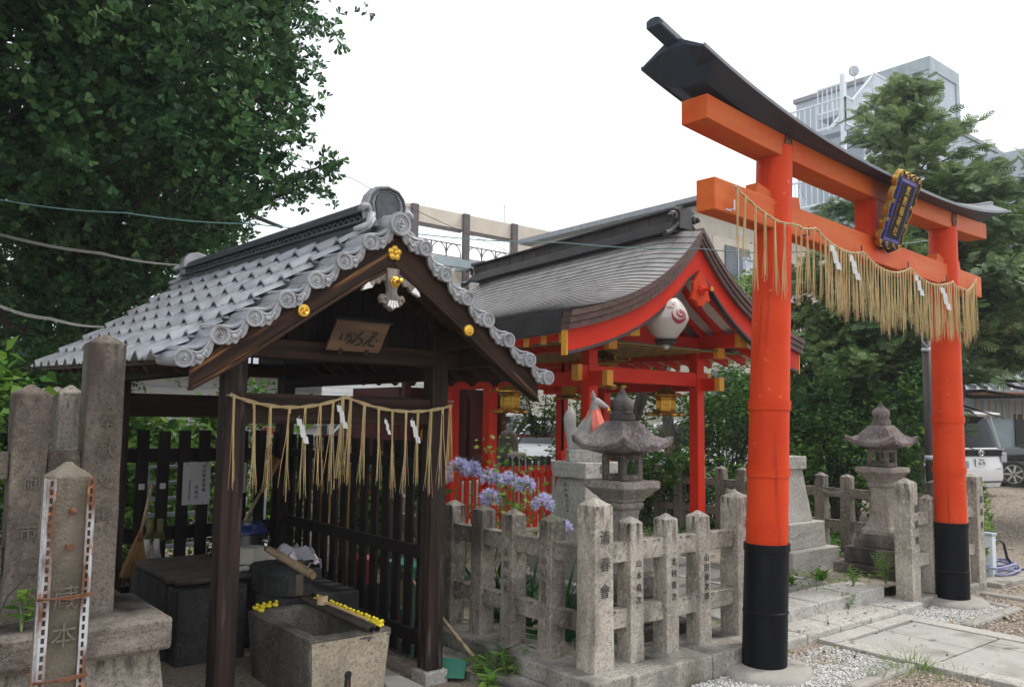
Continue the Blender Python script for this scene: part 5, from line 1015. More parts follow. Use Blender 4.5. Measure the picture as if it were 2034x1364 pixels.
# shingle courses: overlapping copper strips bending down to the gable edges
NCO = 27
yst = [HY0, 4.76, 4.82, 4.88, 4.95, 5.03, 5.12, 5.22, 5.35]+list(np.linspace(5.6, 7.6, 5))+[7.82, 8.0, 8.15, 8.25, 8.35, HY1]
for s in (-1, 1):
    b = MB(); dn = np.linspace(.03, 1.665, NCO+1)
    for c in range(NCO):
        rows = []
        for d, l in ((dn[c], .0), (dn[c+1]+.004, .008), (dn[c+1]+.004, -.004)): rows.append([(hx(y)+s*d, y, hz(d)+mino(y, d)+l+hdz(y)) for y in yst])
        n = len(yst); vs = [p for r_ in rows for p in r_]
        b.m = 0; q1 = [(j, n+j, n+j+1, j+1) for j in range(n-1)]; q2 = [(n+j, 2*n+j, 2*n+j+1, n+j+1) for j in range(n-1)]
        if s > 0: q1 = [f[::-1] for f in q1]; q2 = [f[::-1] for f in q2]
        o0 = len(b.v); b.add(vs, q1); b.m = 1; b.add(vs, q2)  # lip faces painted dark copper for the shade line under each course
        # joints between the sheets of a course
        b.m = 1
        for k in range(5):
            y = 4.80+((k*.78+c*.31) % 3.6); dd0, dd1 = dn[c]+.006, dn[c+1]+.003
            if y < HY1-.1: b.add([(hx(y)+s*dd0, y, hz(dd0)+mino(y, dd0)+.003+hdz(y)), (hx(y)+s*dd1, y, hz(dd1)+mino(y, dd1)+.010+hdz(y)), (hx(y)+s*dd1, y+.006, hz(dd1)+mino(y, dd1)+.010+hdz(y)), (hx(y)+s*dd0, y+.006, hz(dd0)+mino(y, dd0)+.003+hdz(y))], [(0, 1, 2, 3) if s < 0 else (3, 2, 1, 0)])
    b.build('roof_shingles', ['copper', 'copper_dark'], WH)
    # thick layered edge below: gable side in rows of small sheets, eave side dark
    for y, sg in ((HY0, 1), (HY1, -1)):
        e = MB(); ds = np.linspace(0, 1.665, 15)
        for r_ in range(3):
            for k in range(14):
                d0, d1 = ds[k]+(.06 if r_ % 2 and 0 < k else 0), ds[k+1]+(.06 if r_ % 2 and k < 13 else 0); t0, t1 = .052*r_, .052*(r_+1)-.005; yy = y+sg*.012*r_
                e.prism([(hx(y)+s*d0, yy, hz(d0)-t0+hdz(y)), (hx(y)+s*(d1-.003), yy, hz(d1)-t0+hdz(y)), (hx(y)+s*(d1-.003), yy, hz(d1)-t1+hdz(y)), (hx(y)+s*d0, yy, hz(d0)-t1+hdz(y))], (0, sg*.10, 0))
        e.build('roof_edge', 'copper_edge', WH)
    x_ = [hx(y)+s*1.665 for y in (HY0+.004, HY1-.004)]
    e = MB(); e.loft([[(hx(y)+s*1.670, y, hz(1.665)-.002+hdz(y)), (hx(y)+s*1.60, y, hz(1.665)-.01+hdz(y)), (hx(y)+s*1.60, y, hz(1.665)-.158+hdz(y)), (hx(y)+s*1.655, y, hz(1.665)-.158+hdz(y))] for y in (HY0+.11, 5.0, 5.4, 7.8, 8.1, HY1-.11)]); e.build('eave_edge', 'copper_dark', WH)
# box ridge and scroll ornaments
def rl(z0, z1, w0, w1, y0, y1, nm='ridge'):
    return MB().loft([[(hx(y)-w0, y, z0+hdz(y)), (hx(y)+w0, y, z0+hdz(y)), (hx(y)+w1, y, z1+hdz(y)), (hx(y)-w1, y, z1+hdz(y))] for y in (y0, (y0+y1)/2, y1)])
RR = rl(3.33, 3.425, .17, .15, 4.98, 8.30).build('ridge_base', 'copper_dark', WH, bevel=.005)
rl(3.426, 3.53, .11, .11, 5.0, 8.28).build('ridge_box', 'ridge_copper', RR, bevel=.004)
rl(3.531, 3.552, .15, .15, 4.95, 8.32).build('ridge_cap', 'copper_dark', RR, bevel=.004); rl(3.553, 3.585, .10, .04, 4.95, 8.32).build('ridge_cap', 'ridge_copper', RR, bevel=.004)
for i in range(13):
    y = 5.06+i*.25
    for s in (-1, 1): xx = hx(y)+s*.112; MB().box(min(xx-.002, xx+.002), max(xx-.002, xx+.002), y-.004, y+.004, 3.43+hdz(y), 3.525+hdz(y)).build('ridge_seam', 'copper_dark', RR)
for y, sg in ((4.93, 1), (8.34, -1)):
    o = MB(); x_ = hx(y); zb = 3.36+hdz(y)
    o.prism([(x_+x, y, zb+z) for x, z in ((-.10, .0), (-.085, .12), (-.10, .17), (-.07, .22), (.07, .22), (.10, .17), (.085, .12), (.10, .0))], (0, sg*.05, 0)); oo = o.build('ridge_end_ornament', 'copper_dark', WH, bevel=.006)
    for k in (-1, 1):
        o = MB()
        o.tube([(x_+k*(.155+q*math.cos(t)), y+.02*sg, zb+.10+q*math.sin(t)) for t, q in [(i*.5, .050-.004*i) for i in range(11)]], [.024]*8+[.018, .014, .01], 8)
        o.tube([(x_+k*.10, y+.02*sg, zb+.05), (x_+k*.16, y+.02*sg, zb-.005), (x_+k*.22, y+.02*sg, zb-.055), (x_+k*.275, y+.02*sg, zb-.075), (x_+k*.285, y+.02*sg, zb-.045)], [.022, .024, .026, .030, .018], 8)
        o.build('scroll', 'copper_dark', oo, smooth=True, angle=50)
    o = MB(); o.tube([(x_, y-.15*sg, zb+.235), (x_, y+.10*sg, zb+.235)], .028, 12); o.build('ridge_roll', 'copper_dark', oo, smooth=True, angle=50)
# paper lantern with flame emblem, hung in the gable
PL = thing('paper_lantern', 'large white paper lantern with crimson flame jewel emblem hanging in the hall gable', 'lantern', (5.80, 4.90, 2.42))
lx, ly, lz = 5.775, 4.90, 2.46
prof = []
for i in range(49):
    t = i/48; z = -.225+.46*t; r_ = .205*math.sin(math.pi*min(1, (t*.86+.10)))**.62*(1 if t > .5 else (.35+.65*(t/.5)**.7)); prof.append((max(.03, r_+(.0025 if i % 2 else 0)), z))
b = MB(); b.lathe((lx, ly, lz), prof, 36); lan = b.build('paper_body', 'lantern_paper', PL, smooth=True)
b = MB(); b.lathe((lx, ly, lz), [(.02, -.262), (.03, -.25), (.03, -.232), (.05, -.226)], 14); b.build('bottom_cap', 'steel', lan, smooth=True, angle=40)
b = MB(); b.lathe((lx, ly, lz), [(.085, -.2235), (.088, -.20), (.112, -.175)], 30); b.build('dark_lower_ring', 'ink', lan)
b = MB(); b.tube([(lx, ly, lz+.23), (lx, ly, lz+.42)], .006, 6); b.build('hanger', 'black', PL)
# emblem laid on the lantern surface facing the gate
def onlan(a, z):
    r_ = np.interp(z, [p[1] for p in prof], [p[0] for p in prof])+.0035; return V((lx+r_*math.cos(a), ly+r_*math.sin(a), lz+z))
b = MB(); a0, z0 = R(-103), .055
def emb(poly):
    n_ = len(poly); pts = [onlan(a0+x/.20, z0+z) for x, z in poly]; m_ = n_//2
    b.add(pts, [(i, i+1, n_-2-i, n_-1-i) for i in range(m_-1)])
def arc(r0, r1, t0, t1, cx=0, cz=0, n=20, taper=True):
    o_, i_ = [], []
    for k in range(n+1):
        t = t0+(t1-t0)*k/n; w_ = math.sin(math.pi*k/n) if taper else 1; mid = (r0+r1)/2; h = (r1-r0)/2*w_
        o_.append((cx+(mid+h)*math.cos(t), cz+(mid+h)*math.sin(t))); i_.append((cx+(mid-h)*math.cos(t), cz+(mid-h)*math.sin(t)))
    emb(o_+i_[::-1])
arc(.055, .09, R(150), R(400), 0, -.015); arc(.025, .048, R(120), R(410), .012, -.005); arc(.0, .022, 0, R(360), .02, .005, taper=False)
for k, (x, z) in enumerate(((-.06, .04), (-.035, .065), (-.005, .085), (-.09, .035))): arc(.03, .040, R(20), R(120), x-.02, z-.03)
b.build('flame_emblem', 'crimson', lan)
# hanging brass lanterns
def brass_lantern(label, x, y, zb, s, top):
    t = thing('brass_lantern', label, 'lantern', (x, y, zb)); h = lambda r_, z: [(x+r_*s*math.cos(k*math.pi/3+.2), y+r_*s*math.sin(k*math.pi/3+.2), zb+z*s) for k in range(6)]
    b = MB(); b.loft([h(.36, .20), h(.36, .62), h(.40, .66), h(.40, .70)]); bd = b.build('body', 'old_gold', t, bevel=.003)
    b = MB()
    for k in range(6):
        a0_, a1_ = [V(q) for q in (h(.37, .28)[k], h(.37, .28)[(k+1) % 6])]; up = V((0, 0, .30*s))
        for i in range(4): b.tube([a0_+(a1_-a0_)*(.15+.7*i/3), a0_+(a1_-a0_)*(.15+.7*i/3)+up], .006*s*2, 4)
        for i in range(3): b.tube([a0_+(a1_-a0_)*.15+up*(i/2), a0_+(a1_-a0_)*.85+up*(i/2)], .006*s*2, 4)
    b.build('lattice', 'gold', bd)
    b = MB(); b.loft([h(.38, .70), h(.66, .76), h(.64, .80), h(.40, .90), h(.18, 1.02), h(.06, 1.06)]); rf = b.build('roof', 'old_gold', t, bevel=.003)
    b = MB(); b.loft([h(.36, .20), h(.52, .12), h(.56, .08), h(.40, .04), h(.30, .05)]); 
    for k in range(6): a = k*math.pi/3+.2; b.ball((x+.52*s*math.cos(a), y+.52*s*math.sin(a), zb+.07*s), (.15*s, .15*s, .08*s), 8, 5)
    b.build('petal_base', 'old_gold', t, smooth=True, angle=50)
    for k in range(6): a = k*math.pi/3+.2; b = MB(); b.tube([(x+.60*s*math.cos(a), y+.60*s*math.sin(a), zb+.76*s), (x+.74*s*math.cos(a), y+.74*s*math.sin(a), zb+.80*s), (x+.72*s*math.cos(a), y+.72*s*math.sin(a), zb+.87*s)], .03*s, 5); b.build('curl', 'old_gold', rf)
    b = MB(); b.tube([(x, y, zb+1.05*s), (x, y, top)], .006, 5); b.build('hanging_rod', 'black', t)
brass_lantern('brass hanging lantern under the left eave of the hall beside the pavilion roof', 4.80, 5.92, 1.60, .26, 2.25)
brass_lantern('large brass hanging lantern behind the front left post of the hall', 5.88, 5.80, 1.86, .36, 2.26)
brass_lantern('small brass hanging lantern deep inside the hall, left of the front left post', 6.50, 6.95, 1.78, .24, 2.24)
brass_lantern('brass hanging lantern right of the stone lantern finial under the front beam', 6.69, 5.68, 1.60, .28, 2.24)
t = thing('bell_rope', 'dark twisted bell rope hanging inside the hall', 'bell rope', (6.35, 7.2, 1.2)); twist([(6.45, 7.0, 2.2-.1*i) for i in range(11)], .022, 5).build('rope', 'hall_dark_red', t, smooth=True)
# red picket fence with black tips at the back of the hall
RF = thing('picket_fence', 'vermilion picket fence with black pointed tips across the back of the hall', 'picket fence', (6.0, 7.74, .2))
for i in range(30):
    x = 4.02+i*.105
    if min(abs(x-5.42), abs(x-7.10)) < .085: continue
    b = MB(); b.box(x-.030, x+.030, 7.80, 7.822, .24, .985); o = b.build('picket', 'hall_red', RF)
    b = MB(); b.prism([(x-.0305, 7.799, .986), (x+.0305, 7.799, .986), (x+.0305, 7.799, 1.075), (x, 7.799, 1.105), (x-.0305, 7.799, 1.075)], (0, .024, 0)); b.build('black_tip', 'black', o)
for z in (.40, .84): MB().box(3.96, 7.06, 7.823, 7.86, z, z+.075).build('rail', 'hall_red', RF)
# dark red inner shrine behind the hall
IS = thing('inner_shrine', 'dark red wooden inner shrine with gilded doors behind the hall', 'shrine', (7.5, 10.6, .2))
MB().box(6.1, 8.3, 9.9, 12.2, -.05, .62).build('stone_base', 'granite_new', IS, bevel=.01)
MB().box(6.4, 8.05, 10.5, 11.9, .621, 2.0).build('cabinet', 'hall_dark_red', IS)
for x in (6.34, 6.96, 7.5, 8.1): MB().box(x-.05, x+.05, 10.15, 10.25, .622, 2.1).build('post', 'hall_dark_red', IS)
for x in (6.82, 7.23, 7.65):
    o = MB().box(x-.17, x+.17, 10.46, 10.495, .75, 1.85).build('door', 'hall_dark_red', IS); b = MB()
    for z in (.85, 1.3, 1.7): b.ball((x, 10.455, z), (.06, .008, .10), 8, 6)
    b.build('gilt_fitting', 'old_gold', o)
MB().box(6.0, 8.45, 10.12, 10.28, 2.101, 2.24).build('lintel', 'hall_dark_red', IS)
b = MB()
for i in range(26): x = 5.85+i*.107; b.box(x-.022, x+.022, 9.62, 9.66, 2.19, 2.24)
b.build('white_rafter_tips', 'white_paint', IS); 
b = MB(); b.loft([[(5.7, y, z), (8.6, y, z), (8.6, y, z+.09), (5.7, y, z+.09)] for y, z in ((9.55, 2.245), (10.4, 2.55), (11.1, 2.98))]); rf = b.build('roof', 'hall_dark_red', IS)
b = MB(); b.loft([[(5.6, y, z), (8.7, y, z), (8.7, y, z+.05), (5.6, y, z+.05)] for y, z in ((9.5, 2.34), (10.4, 2.645), (11.1, 3.08))]); b.build('roof_sheet', 'slate_roof', rf)

# ================================================================== stone lanterns and the fox
def stone_lantern(label, cx, cy, zb, s=1., letter=None, rot=0.):
    t = thing('stone_lantern', label, 'stone lantern', (cx, cy, zb))
    sq = lambda r_, z: [(cx+r_*.78*s*math.cos(rot+R(45)+k*R(90)), cy+r_*.78*s*math.sin(rot+R(45)+k*R(90)), zb+z*s) for k in range(4)]
    def sqc(r_, z, c=.22):  # square ring with cut corners
        q = [V(p) for p in sq(r_, z)]; o = []
        for i in range(4): o += [q[i]+(q[i-1]-q[i])*c*.5, q[i]+(q[(i+1) % 4]-q[i])*c*.5]
        return [tuple(p) for p in o]
    S2 = 1.4142
    def lay(n, m, rings, bev=.01): b = MB(); b.loft(rings); return b.build(n, m, t, bevel=bev*s)
    lay('base_step', 'granite_old', [sq(.50*S2, -.05), sq(.495*S2, .10)]); lay('base_step', 'granite_old', [sq(.39*S2, .101), sq(.385*S2, .27)]); 
    lay('base_step', 'granite_old', [sq(.29*S2, .271), sq(.285*S2, .345), sq(.245*S2, .40)]); 
    sh = lay('shaft', 'granite_lantern', [sqc(.225*S2, .401, .12), sqc(.222*S2, .45, .12), sqc(.175*S2, .50, .12), sqc(.137*S2, .60, .12), sqc(.122*S2, .72, .12), sqc(.120*S2, .85, .12), sqc(.130*S2, .90, .12), sqc(.155*S2, .925, .12), sqc(.160*S2, .95, .12), sqc(.135*S2, .965, .12)], .006)
    if letter: place(text_mb(letter, .125*s, .006), (cx+.005, cy-.096*s-.004, zb+.775*s)).build('carved_letter', 'carve', sh)
    lay('platform', 'granite_lantern', [sq(.150*S2, .966), sq(.165*S2, .99), sq(.255*S2, 1.065), sq(.265*S2, 1.072), sq(.265*S2, 1.118), sq(.255*S2, 1.125)], .008)
    # fire box: four corner pillars, sill and head leave the window openings free
    b = MB(); r0 = .110*s; h0, h1 = zb+1.127*s, zb+1.325*s
    for k in range(4):
        a = rot+k*R(90); M_ = Matrix.Translation((cx, cy, 0)) @ Matrix.Rotation(a, 4, 'Z'); f = MB()
        f.box(r0-.045*s, r0+.004*s, r0-.045*s, r0+.004*s, h0, h1); f.box(-(r0-.0451*s), r0-.0451*s, r0-.045*s, r0, h0, h0+.045*s); f.box(-(r0-.0451*s), r0-.0451*s, r0-.045*s, r0, h1-.04*s, h1)
        f.xf(M_); b.add(f.v, f.f)
    b.build('fire_box', 'granite_old', t, bevel=.012*s, bseg=3)
    # curved cap with upturned corners
    N_ = 10; rings = []
    def roofpt(u, v, z_extra=0): return u
    def ringc(r_, z, lift, q=9):
        out = []
        for k in range(4):
            a, c = V((math.cos(rot+R(45)+k*R(90)), math.sin(rot+R(45)+k*R(90)), 0))*r_*.80*S2*s, V((math.cos(rot+R(45)+(k+1)*R(90)), math.sin(rot+R(45)+(k+1)*R(90)), 0))*r_*.80*S2*s
            for i in range(q):
                f = i/q; e = abs(2*f-1)**2.6; p = a+(c-a)*f; p = p*(1-.05*(1-e)*min(1, lift*20)); out.append((cx+p.x, cy+p.y, zb+z*s+lift*e*s))
        return out
    b = MB(); b.loft([ringc(.15, 1.327, 0), ringc(.275, 1.352, .012), ringc(.340, 1.352, .062), ringc(.348, 1.385, .072), ringc(.335, 1.400, .070), ringc(.28, 1.418, .032), ringc(.215, 1.468, .006), ringc(.165, 1.530, 0), ringc(.120, 1.572, 0), ringc(.10, 1.580, 0)])
    b.build('cap', 'granite_roof', t, smooth=True, angle=38)
    lay('neck', 'granite_roof', [sqc(.105*S2, 1.582, .3), sqc(.105*S2, 1.632, .3)], .008)
    b = MB(); b.lathe((cx, cy, zb), [(.084*s, 1.634*s), (.086*s, 1.645*s), (.076*s, 1.655*s), (.090*s, 1.68*s), (.091*s, 1.72*s), (.078*s, 1.745*s), (.048*s, 1.765*s), (.028*s, 1.795*s), (.018*s, 1.82*s), (.002*s, 1.835*s)], 28); b.build('jewel_finial', 'granite_roof', t, smooth=True, angle=60)
    return t
stone_lantern('weathered stone lantern inside the fence, in front of the fox statue', 4.235, 3.985, .135, .895, '献')
stone_lantern('weathered stone lantern between the two gate pillars by the right fence', 7.80, 3.95, .16, .875, None)
def pedestal(label, cx, cy, s=1., txt=True):
    t = thing('stone_pedestal', label, 'pedestal', (cx, cy, .15))
    def L_(n, m, *a): b = MB(); b.loft([[(cx-r_, cy-r_, z), (cx+r_, cy-r_, z), (cx+r_, cy+r_, z), (cx-r_, cy+r_, z)] for r_, z in a]); return b.build(n, m, t, bevel=.008)
    L_('base_block', 'granite_new', (.40, .10), (.40, .36)); L_('base_block', 'granite_new', (.31, .361), (.305, .60))
    p = L_('shaft', 'granite_new', (.225, .601), (.160, 1.10)); q = L_('cap_block', 'granite_new', (.190, 1.101), (.190, 1.225))
    if txt:
        place(text_mb('納', .085, .004), (cx+.0, cy-.1915, 1.163)).build('carved_letter', 'carve', q)
        place(text_mb('昭和四十六年六月吉日', .034, .003, True, 1.25), (cx-.1945, cy+.0, .86), R(-90), R(7.5)).build('carved_date', 'carve_faint', p)
    return t
pedestal('pale granite pedestal under the fox statue', 4.64, 4.76)
pedestal('pale granite pedestal half hidden behind the near gate pillar', 7.30, 4.75, txt=False)
FX = thing('fox_statue', 'grey stone seated fox with upright tail, jewel in mouth and salmon bib', 'statue', (4.65, 4.76, 1.226))
FM = Matrix.Translation((4.65, 4.76, 1.226)) @ Matrix.Rotation(R(-38), 4, 'Z')
b = MB(); b.box(-.155, .155, -.115, .115, 0, .095); b.xf(FM); b.build('plinth', 'granite_new', FX, bevel=.006)
def ell(c, r_, th=0, n=14):  # ellipse ring in the plane turned by th around Y
    return [tuple(V(c)+Matrix.Rotation(th, 3, 'Y') @ V((r_[0]*math.cos(2*math.pi*k/n), r_[1]*math.sin(2*math.pi*k/n), 0))) for k in range(n)]
z0 = .094; b = MB()
b.loft([ell((-.045, 0, z0), (.085, .072)), ell((-.045, 0, z0+.05), (.088, .076)), ell((-.025, 0, z0+.12), (.078, .072), R(15)), ell((.010, 0, z0+.19), (.062, .062), R(28)), ell((.040, 0, z0+.245), (.052, .055), R(20)), ell((.055, 0, z0+.30), (.042, .042), R(10)), ell((.062, 0, z0+.345), (.036, .034), R(10)), ell((.068, 0, z0+.38), (.034, .034), R(25)), ell((.07, 0, z0+.41), (.018, .02), R(30))])
b.loft([ell((.055, 0, z0+.372), (.036, .036), R(90)), ell((.085, 0, z0+.372), (.040, .037), R(95)), ell((.115, 0, z0+.358), (.030, .027), R(105)), ell((.150, 0, z0+.340), (.019, .017), R(108)), ell((.178, 0, z0+.328), (.012, .011), R(108))])
for k in (-1, 1):
    b.loft([ell((.055, k*.022, z0+.395), (.020, .012), R(0)), ell((.048, k*.027, z0+.43), (.017, .010), R(-8)), ell((.045, k*.030, z0+.472), (.003, .003), 0)])
    b.loft([ell((.085, k*.036, z0), (.022, .018)), ell((.083, k*.036, z0+.02), (.018, .017)), ell((.075, k*.036, z0+.08), (.017, .017)), ell((.062, k*.037, z0+.16), (.024, .022)), ell((.045, k*.035, z0+.23), (.030, .026))])
    b.ball((.100, k*.036, z0+.014), (.028, .018, .014), 10, 6); b.ball((-.035, k*.062, z0+.07), (.062, .030, .068), 12, 8); b.ball((.015, k*.070, z0+.016), (.055, .022, .016), 10, 6)
b.loft([ell((-.115, 0, z0+.0), (.040, .035)), ell((-.128, 0, z0+.07), (.036, .034)), ell((-.135, 0, z0+.16), (.046, .042)), ell((-.137, 0, z0+.24), (.052, .046)), ell((-.132, 0, z0+.29), (.042, .038)), ell((-.128, 0, z0+.325), (.018, .016)), ell((-.126, 0, z0+.340), (.003, .003))])
b.ball((-.09, 0, z0+.04), (.06, .05, .045), 10, 7)
b.xf(FM); fb = b.build('body', 'fox_stone', FX, smooth=True); rm = fb.modifiers.new('join', 'REMESH'); rm.mode = 'VOXEL'; rm.voxel_size = .0055; rm.use_smooth_shade = True
sm = fb.modifiers.new('soft', 'SMOOTH'); sm.iterations = 4; sm.factor = .5
MB().ball(tuple(FM @ V((.172, 0, z0+.312))), .0145, 10, 7).build('jewel', 'gold', FX, smooth=True)
for k in (-1, 1): MB().ball(tuple(FM @ V((.112, k*.025, z0+.372))), (.006, .006, .004), 8, 5).build('eye', 'gold', FX, smooth=True)
b = MB(); b.tube([(.130, k*.0135, z0+.332) for k in (-1, 1)], .003, 5); b.tube([(.165, -.011, z0+.326), (.12, -.024, z0+.338), (.085, -.036, z0+.352)], .0028, 5); b.tube([(.165, .011, z0+.326), (.12, .024, z0+.338), (.085, .036, z0+.352)], .0028, 5); b.xf(FM); b.build('mouth_line', 'crimson', FX)
b = MB(); n = 22; rows = []
for r_, z, xo in ((.046, .305, .056), (.062, .25, .056), (.078, .20, .058), (.088, .145, .060)):
    rows.append([(xo+r_*math.cos(a)*(1.0+.04*math.sin(a*9)), r_*.95*math.sin(a)*(1+.05*math.sin(a*9)), z0+z+.012*math.cos(a*1.0)+.006*math.sin(a*9)) for a in [R(-112)+R(224)*k/n for k in range(n+1)]])
vs = [p for r_ in rows for p in r_]; b.add(vs, [(a*(n+1)+j, a*(n+1)+j+1, (a+1)*(n+1)+j+1, (a+1)*(n+1)+j) for a in range(3) for j in range(n)])
b.xf(FM); bi = b.build('bib', 'bib', FX, smooth=True); s_ = bi.modifiers.new('thick', 'SOLIDIFY'); s_.thickness = .003
b = MB(); b.tube([(.058+.046*math.cos(a), .044*math.sin(a), z0+.308-.012*math.cos(a+math.pi)) for a in [k*R(15) for k in range(25)]], .005, 5); b.tube([(.01, -.03, z0+.305), (-.005, -.045, z0+.25), (-.002, -.05, z0+.19)], .005, 4); b.xf(FM); b.build('bib_tie', 'bib', FX, smooth=True)
# ================================================================== PLANTS
CO = V((0, 0, 1.55))
def at(px, py, d):   # world point seen at a photo position, d metres deep
    return CO+(cf+cr*((px-1017)/1642)-cu*((py-682)/1642))*d
def onx(px, py, x): q = cf+cr*((px-1017)/1642)-cu*((py-682)/1642); return CO+q*(x/q.x)
def ony(px, py, y): q = cf+cr*((px-1017)/1642)-cu*((py-682)/1642); return CO+q*(y/q.y)
def limb(b, p, q, r0, r1, sag=.0, n=6, seed=0):
    r = random.Random(seed); p, q = V(p), V(q); L_ = (q-p).length; pts = []
    for i in range(n+1):
        t = i/n; k = p+(q-p)*t; k += V((r.uniform(-1, 1), r.uniform(-1, 1), r.uniform(-.6, .6)))*L_*.035*math.sin(math.pi*t); k.z += sag*math.sin(math.pi*t); pts.append(k)
    b.tube(pts, [r0+(r1-r0)*i/n for i in range(n+1)], 8); return pts
# --- great ginkgo on the left: trunk, limbs, boughs of fan leaves on spur shoots
GK = thing('ginkgo_tree', 'huge ginkgo tree with fan shaped leaves overhanging the left side', 'tree', tuple(V((at(130, 760, 10.6).x, at(130, 760, 10.6).y, 0))))
tb0 = V(GK.location); lobes = []
for px, py, d, r in ((545, 30, 8.6, .40), (500, 40, 8.1, .62), (550, 120, 8.3, .38), (580, 175, 8.5, .22), (520, 190, 8.0, .48), (545, 255, 8.2, .36), (455, 255, 7.9, .5), (520, 310, 8.0, .34), (430, 345, 8, .48), (480, 395, 8.2, .36),
                     (540, 385, 8.3, .22), (585, 372, 8.35, .17), (625, 345, 8.4, .13), (655, 325, 8.45, .09), (440, 445, 8.4, .32), (395, 400, 8.6, .4), (330, 60, 7.5, .75), (200, 80, 7.1, .8), (60, 80, 6.9, .85), (330, 190, 7.6, .62), (190, 215, 7.3, .66), (40, 220, 7.3, .75),
                     (300, 320, 8.1, .55), (160, 340, 8.4, .62), (20, 370, 8.4, .7), (360, 480, 8.8, .42), (230, 470, 9.2, .55), (70, 490, 9.2, .65), (330, 560, 9.3, .36), (170, 590, 9.6, .52), (20, 610, 9.6, .55), (260, 640, 9.9, .4), (120, 690, 9.9, .45), (10, 740, 9.9, .45),
                     (560, -70, 8.8, .42), (450, -90, 8.2, .75), (250, -110, 7.6, .9), (60, -100, 7.2, .9), (-140, 60, 7.6, .9), (-150, 260, 8, .9), (-140, 460, 9, .8), (-120, 660, 9.8, .7), (450, 130, 9.6, .9), (330, 250, 10, .9), (180, 120, 9.5, 1.0), (60, 330, 10.2, 1.0), (240, 400, 10.8, .8), (400, 300, 10.6, .7), (90, 560, 11, .9), (260, 560, 11.2, .8), (350, 520, 11.4, .7), (150, 470, 11.6, .9), (320, 430, 11.6, .8), (420, 480, 11.2, .5), (230, 660, 11.6, .8), (60, 680, 11.8, .9), (420, 400, 11, .6), (200, 300, 11, .9), (-220, -250, 6, .9), (80, -380, 5.6, .9), (-420, 150, 6, .9), (-380, -100, 5.2, .9), (-300, -420, 4.6, .8), (-520, 350, 5.5, .8), (300, -330, 6.2, .7)):  # the last lobes are unseen overhead boughs, added to shade the left stones
    lobes.append((at(px, py, d), r))
C_, DR = [], []
for (c, r) in lobes:
    nt_ = int(30*(r/.5)**2)+6
    ax = V((c.x-tb0.x, c.y-tb0.y, .25)); ax = ax.normalized() if ax.length > .1 else V((0, 0, 1))
    for k in range(nt_):
        st_ = c+V(rng.normal(size=3))*r*.42; out = (V(rng.normal(size=3))*.8+ax*.55+V((0, 0, -.12))).normalized(); L_ = r*rng.uniform(.5, 1.0)
        nn = max(3, int(L_/.075))
        for i in range(nn):
            p = st_+out*(L_*(i+.5)/nn)+V((0, 0, -.10*(i/nn)**2*L_)); m = rng.integers(2, 5)
            for q in range(m):
                e = V(rng.normal(size=3)); e.z -= .15; C_.append(p+e*.02); DR.append(tuple(e.normalized()+out*.3))
print('ginkgo leaves', len(C_))
MB_ = MB(); limb(MB_, tb0+V((0, 0, -.1)), tb0+V((.1, -.1, 3.6)), .34, .26, seed=1); limb(MB_, tb0+V((.1, -.1, 3.5)), tb0+V((.3, -.6, 8)), .26, .10, seed=2); MB_.build('trunk', 'bark', GK, smooth=True)
MB_ = MB()
for i, (c, r) in enumerate(lobes):
    z0_ = max(1.6, min(7, c.z*.72)); p = tb0+V((.1, -.2, z0_)); limb(MB_, p, c, .06 if r > .4 else .04, .010, .12, 7, i)
    if r > .3:
        for k in range(3): limb(MB_, c+(p-c)*.15*k, c+V(rng.normal(size=3))*r*.7, .012, .004, 0, 4, i*7+k)
MB_.build('limbs', 'bark', GK, smooth=True)
scatter('crown', ['ginkgo_leaf', 'ginkgo_leaf', 'ginkgo_dark'], C_, (.070, .105), *FAN, parent=GK, up=.7, dirs=DR)
# --- cypress trees: whorled branches carrying flat drooping sprays
def cypress(label, px, d, top, spread, z0=.8, pw=.8, zmin=0., group=None, dens=1., mats=('cypress',), lean=(0, 0), size=(.20, .34)):
    b0 = at(px, 900, d); b0.z = 0; tp = at(px, top, d); H = tp.z; t = thing('cypress_tree', label, 'tree', tuple(b0), 0, group); r = random.Random(px)
    tip = b0+V((lean[0], lean[1], H)); b = MB(); limb(b, b0+V((0, 0, -.1)), tip, .02*H+.05, .015, 0, 8, px); b.build('trunk', 'bark', t, smooth=True)
    C_, DR = [], []; b = MB(); z = z0
    while z < H-.05:
        f = (z-z0)/(H-z0); L0 = spread*(1-f)**pw*(.72+.38*r.random())+.12
        for k in range(5 if f < .8 else 4):
            a = r.uniform(0, 6.283); L_ = L0*r.uniform(.6, 1.1); st_ = b0+V((lean[0]*z/H, lean[1]*z/H, z)); dr = V((math.cos(a), math.sin(a), .42+.5*f)); en = st_+V((math.cos(a)*L_, math.sin(a)*L_, L_*(.30+.5*f)-.14*L_*L_))
            pts = limb(b, st_, en, .012+.012*L_, .004, .05*L_, 5, int(z*99+k))
            n = max(3, int(L_*13*dens))
            for i in range(n):
                u = .22+.8*(i/n)**.8; q = pts[min(4, int(u*5))].lerp(pts[min(5, int(u*5)+1)], min(1, u*5-int(u*5))) if u < 1 else pts[5]
                for s in (0, 1, 2):
                    e = V((r.gauss(0, 1), r.gauss(0, 1), r.gauss(0, .5)))*.075*(1+L_*.5); sd_ok = q.z+e.z > zmin or zmin == 0
                    if not sd_ok: continue
                    C_.append(q+e); sd = V((-math.sin(a), math.cos(a), 0))*r.choice((-1, 1))*r.uniform(.2, 1); DR.append(tuple(V((math.cos(a), math.sin(a), -.12+.3*f))*.9+sd))
        z += .15+.09*r.random()
    b.build('branches', 'bark', t, smooth=True); scatter('crown', list(mats), C_, size, *FROND, parent=t, up=1.0, dirs=DR); print(label[:20], len(C_)); return t
CS = (.17, .31)
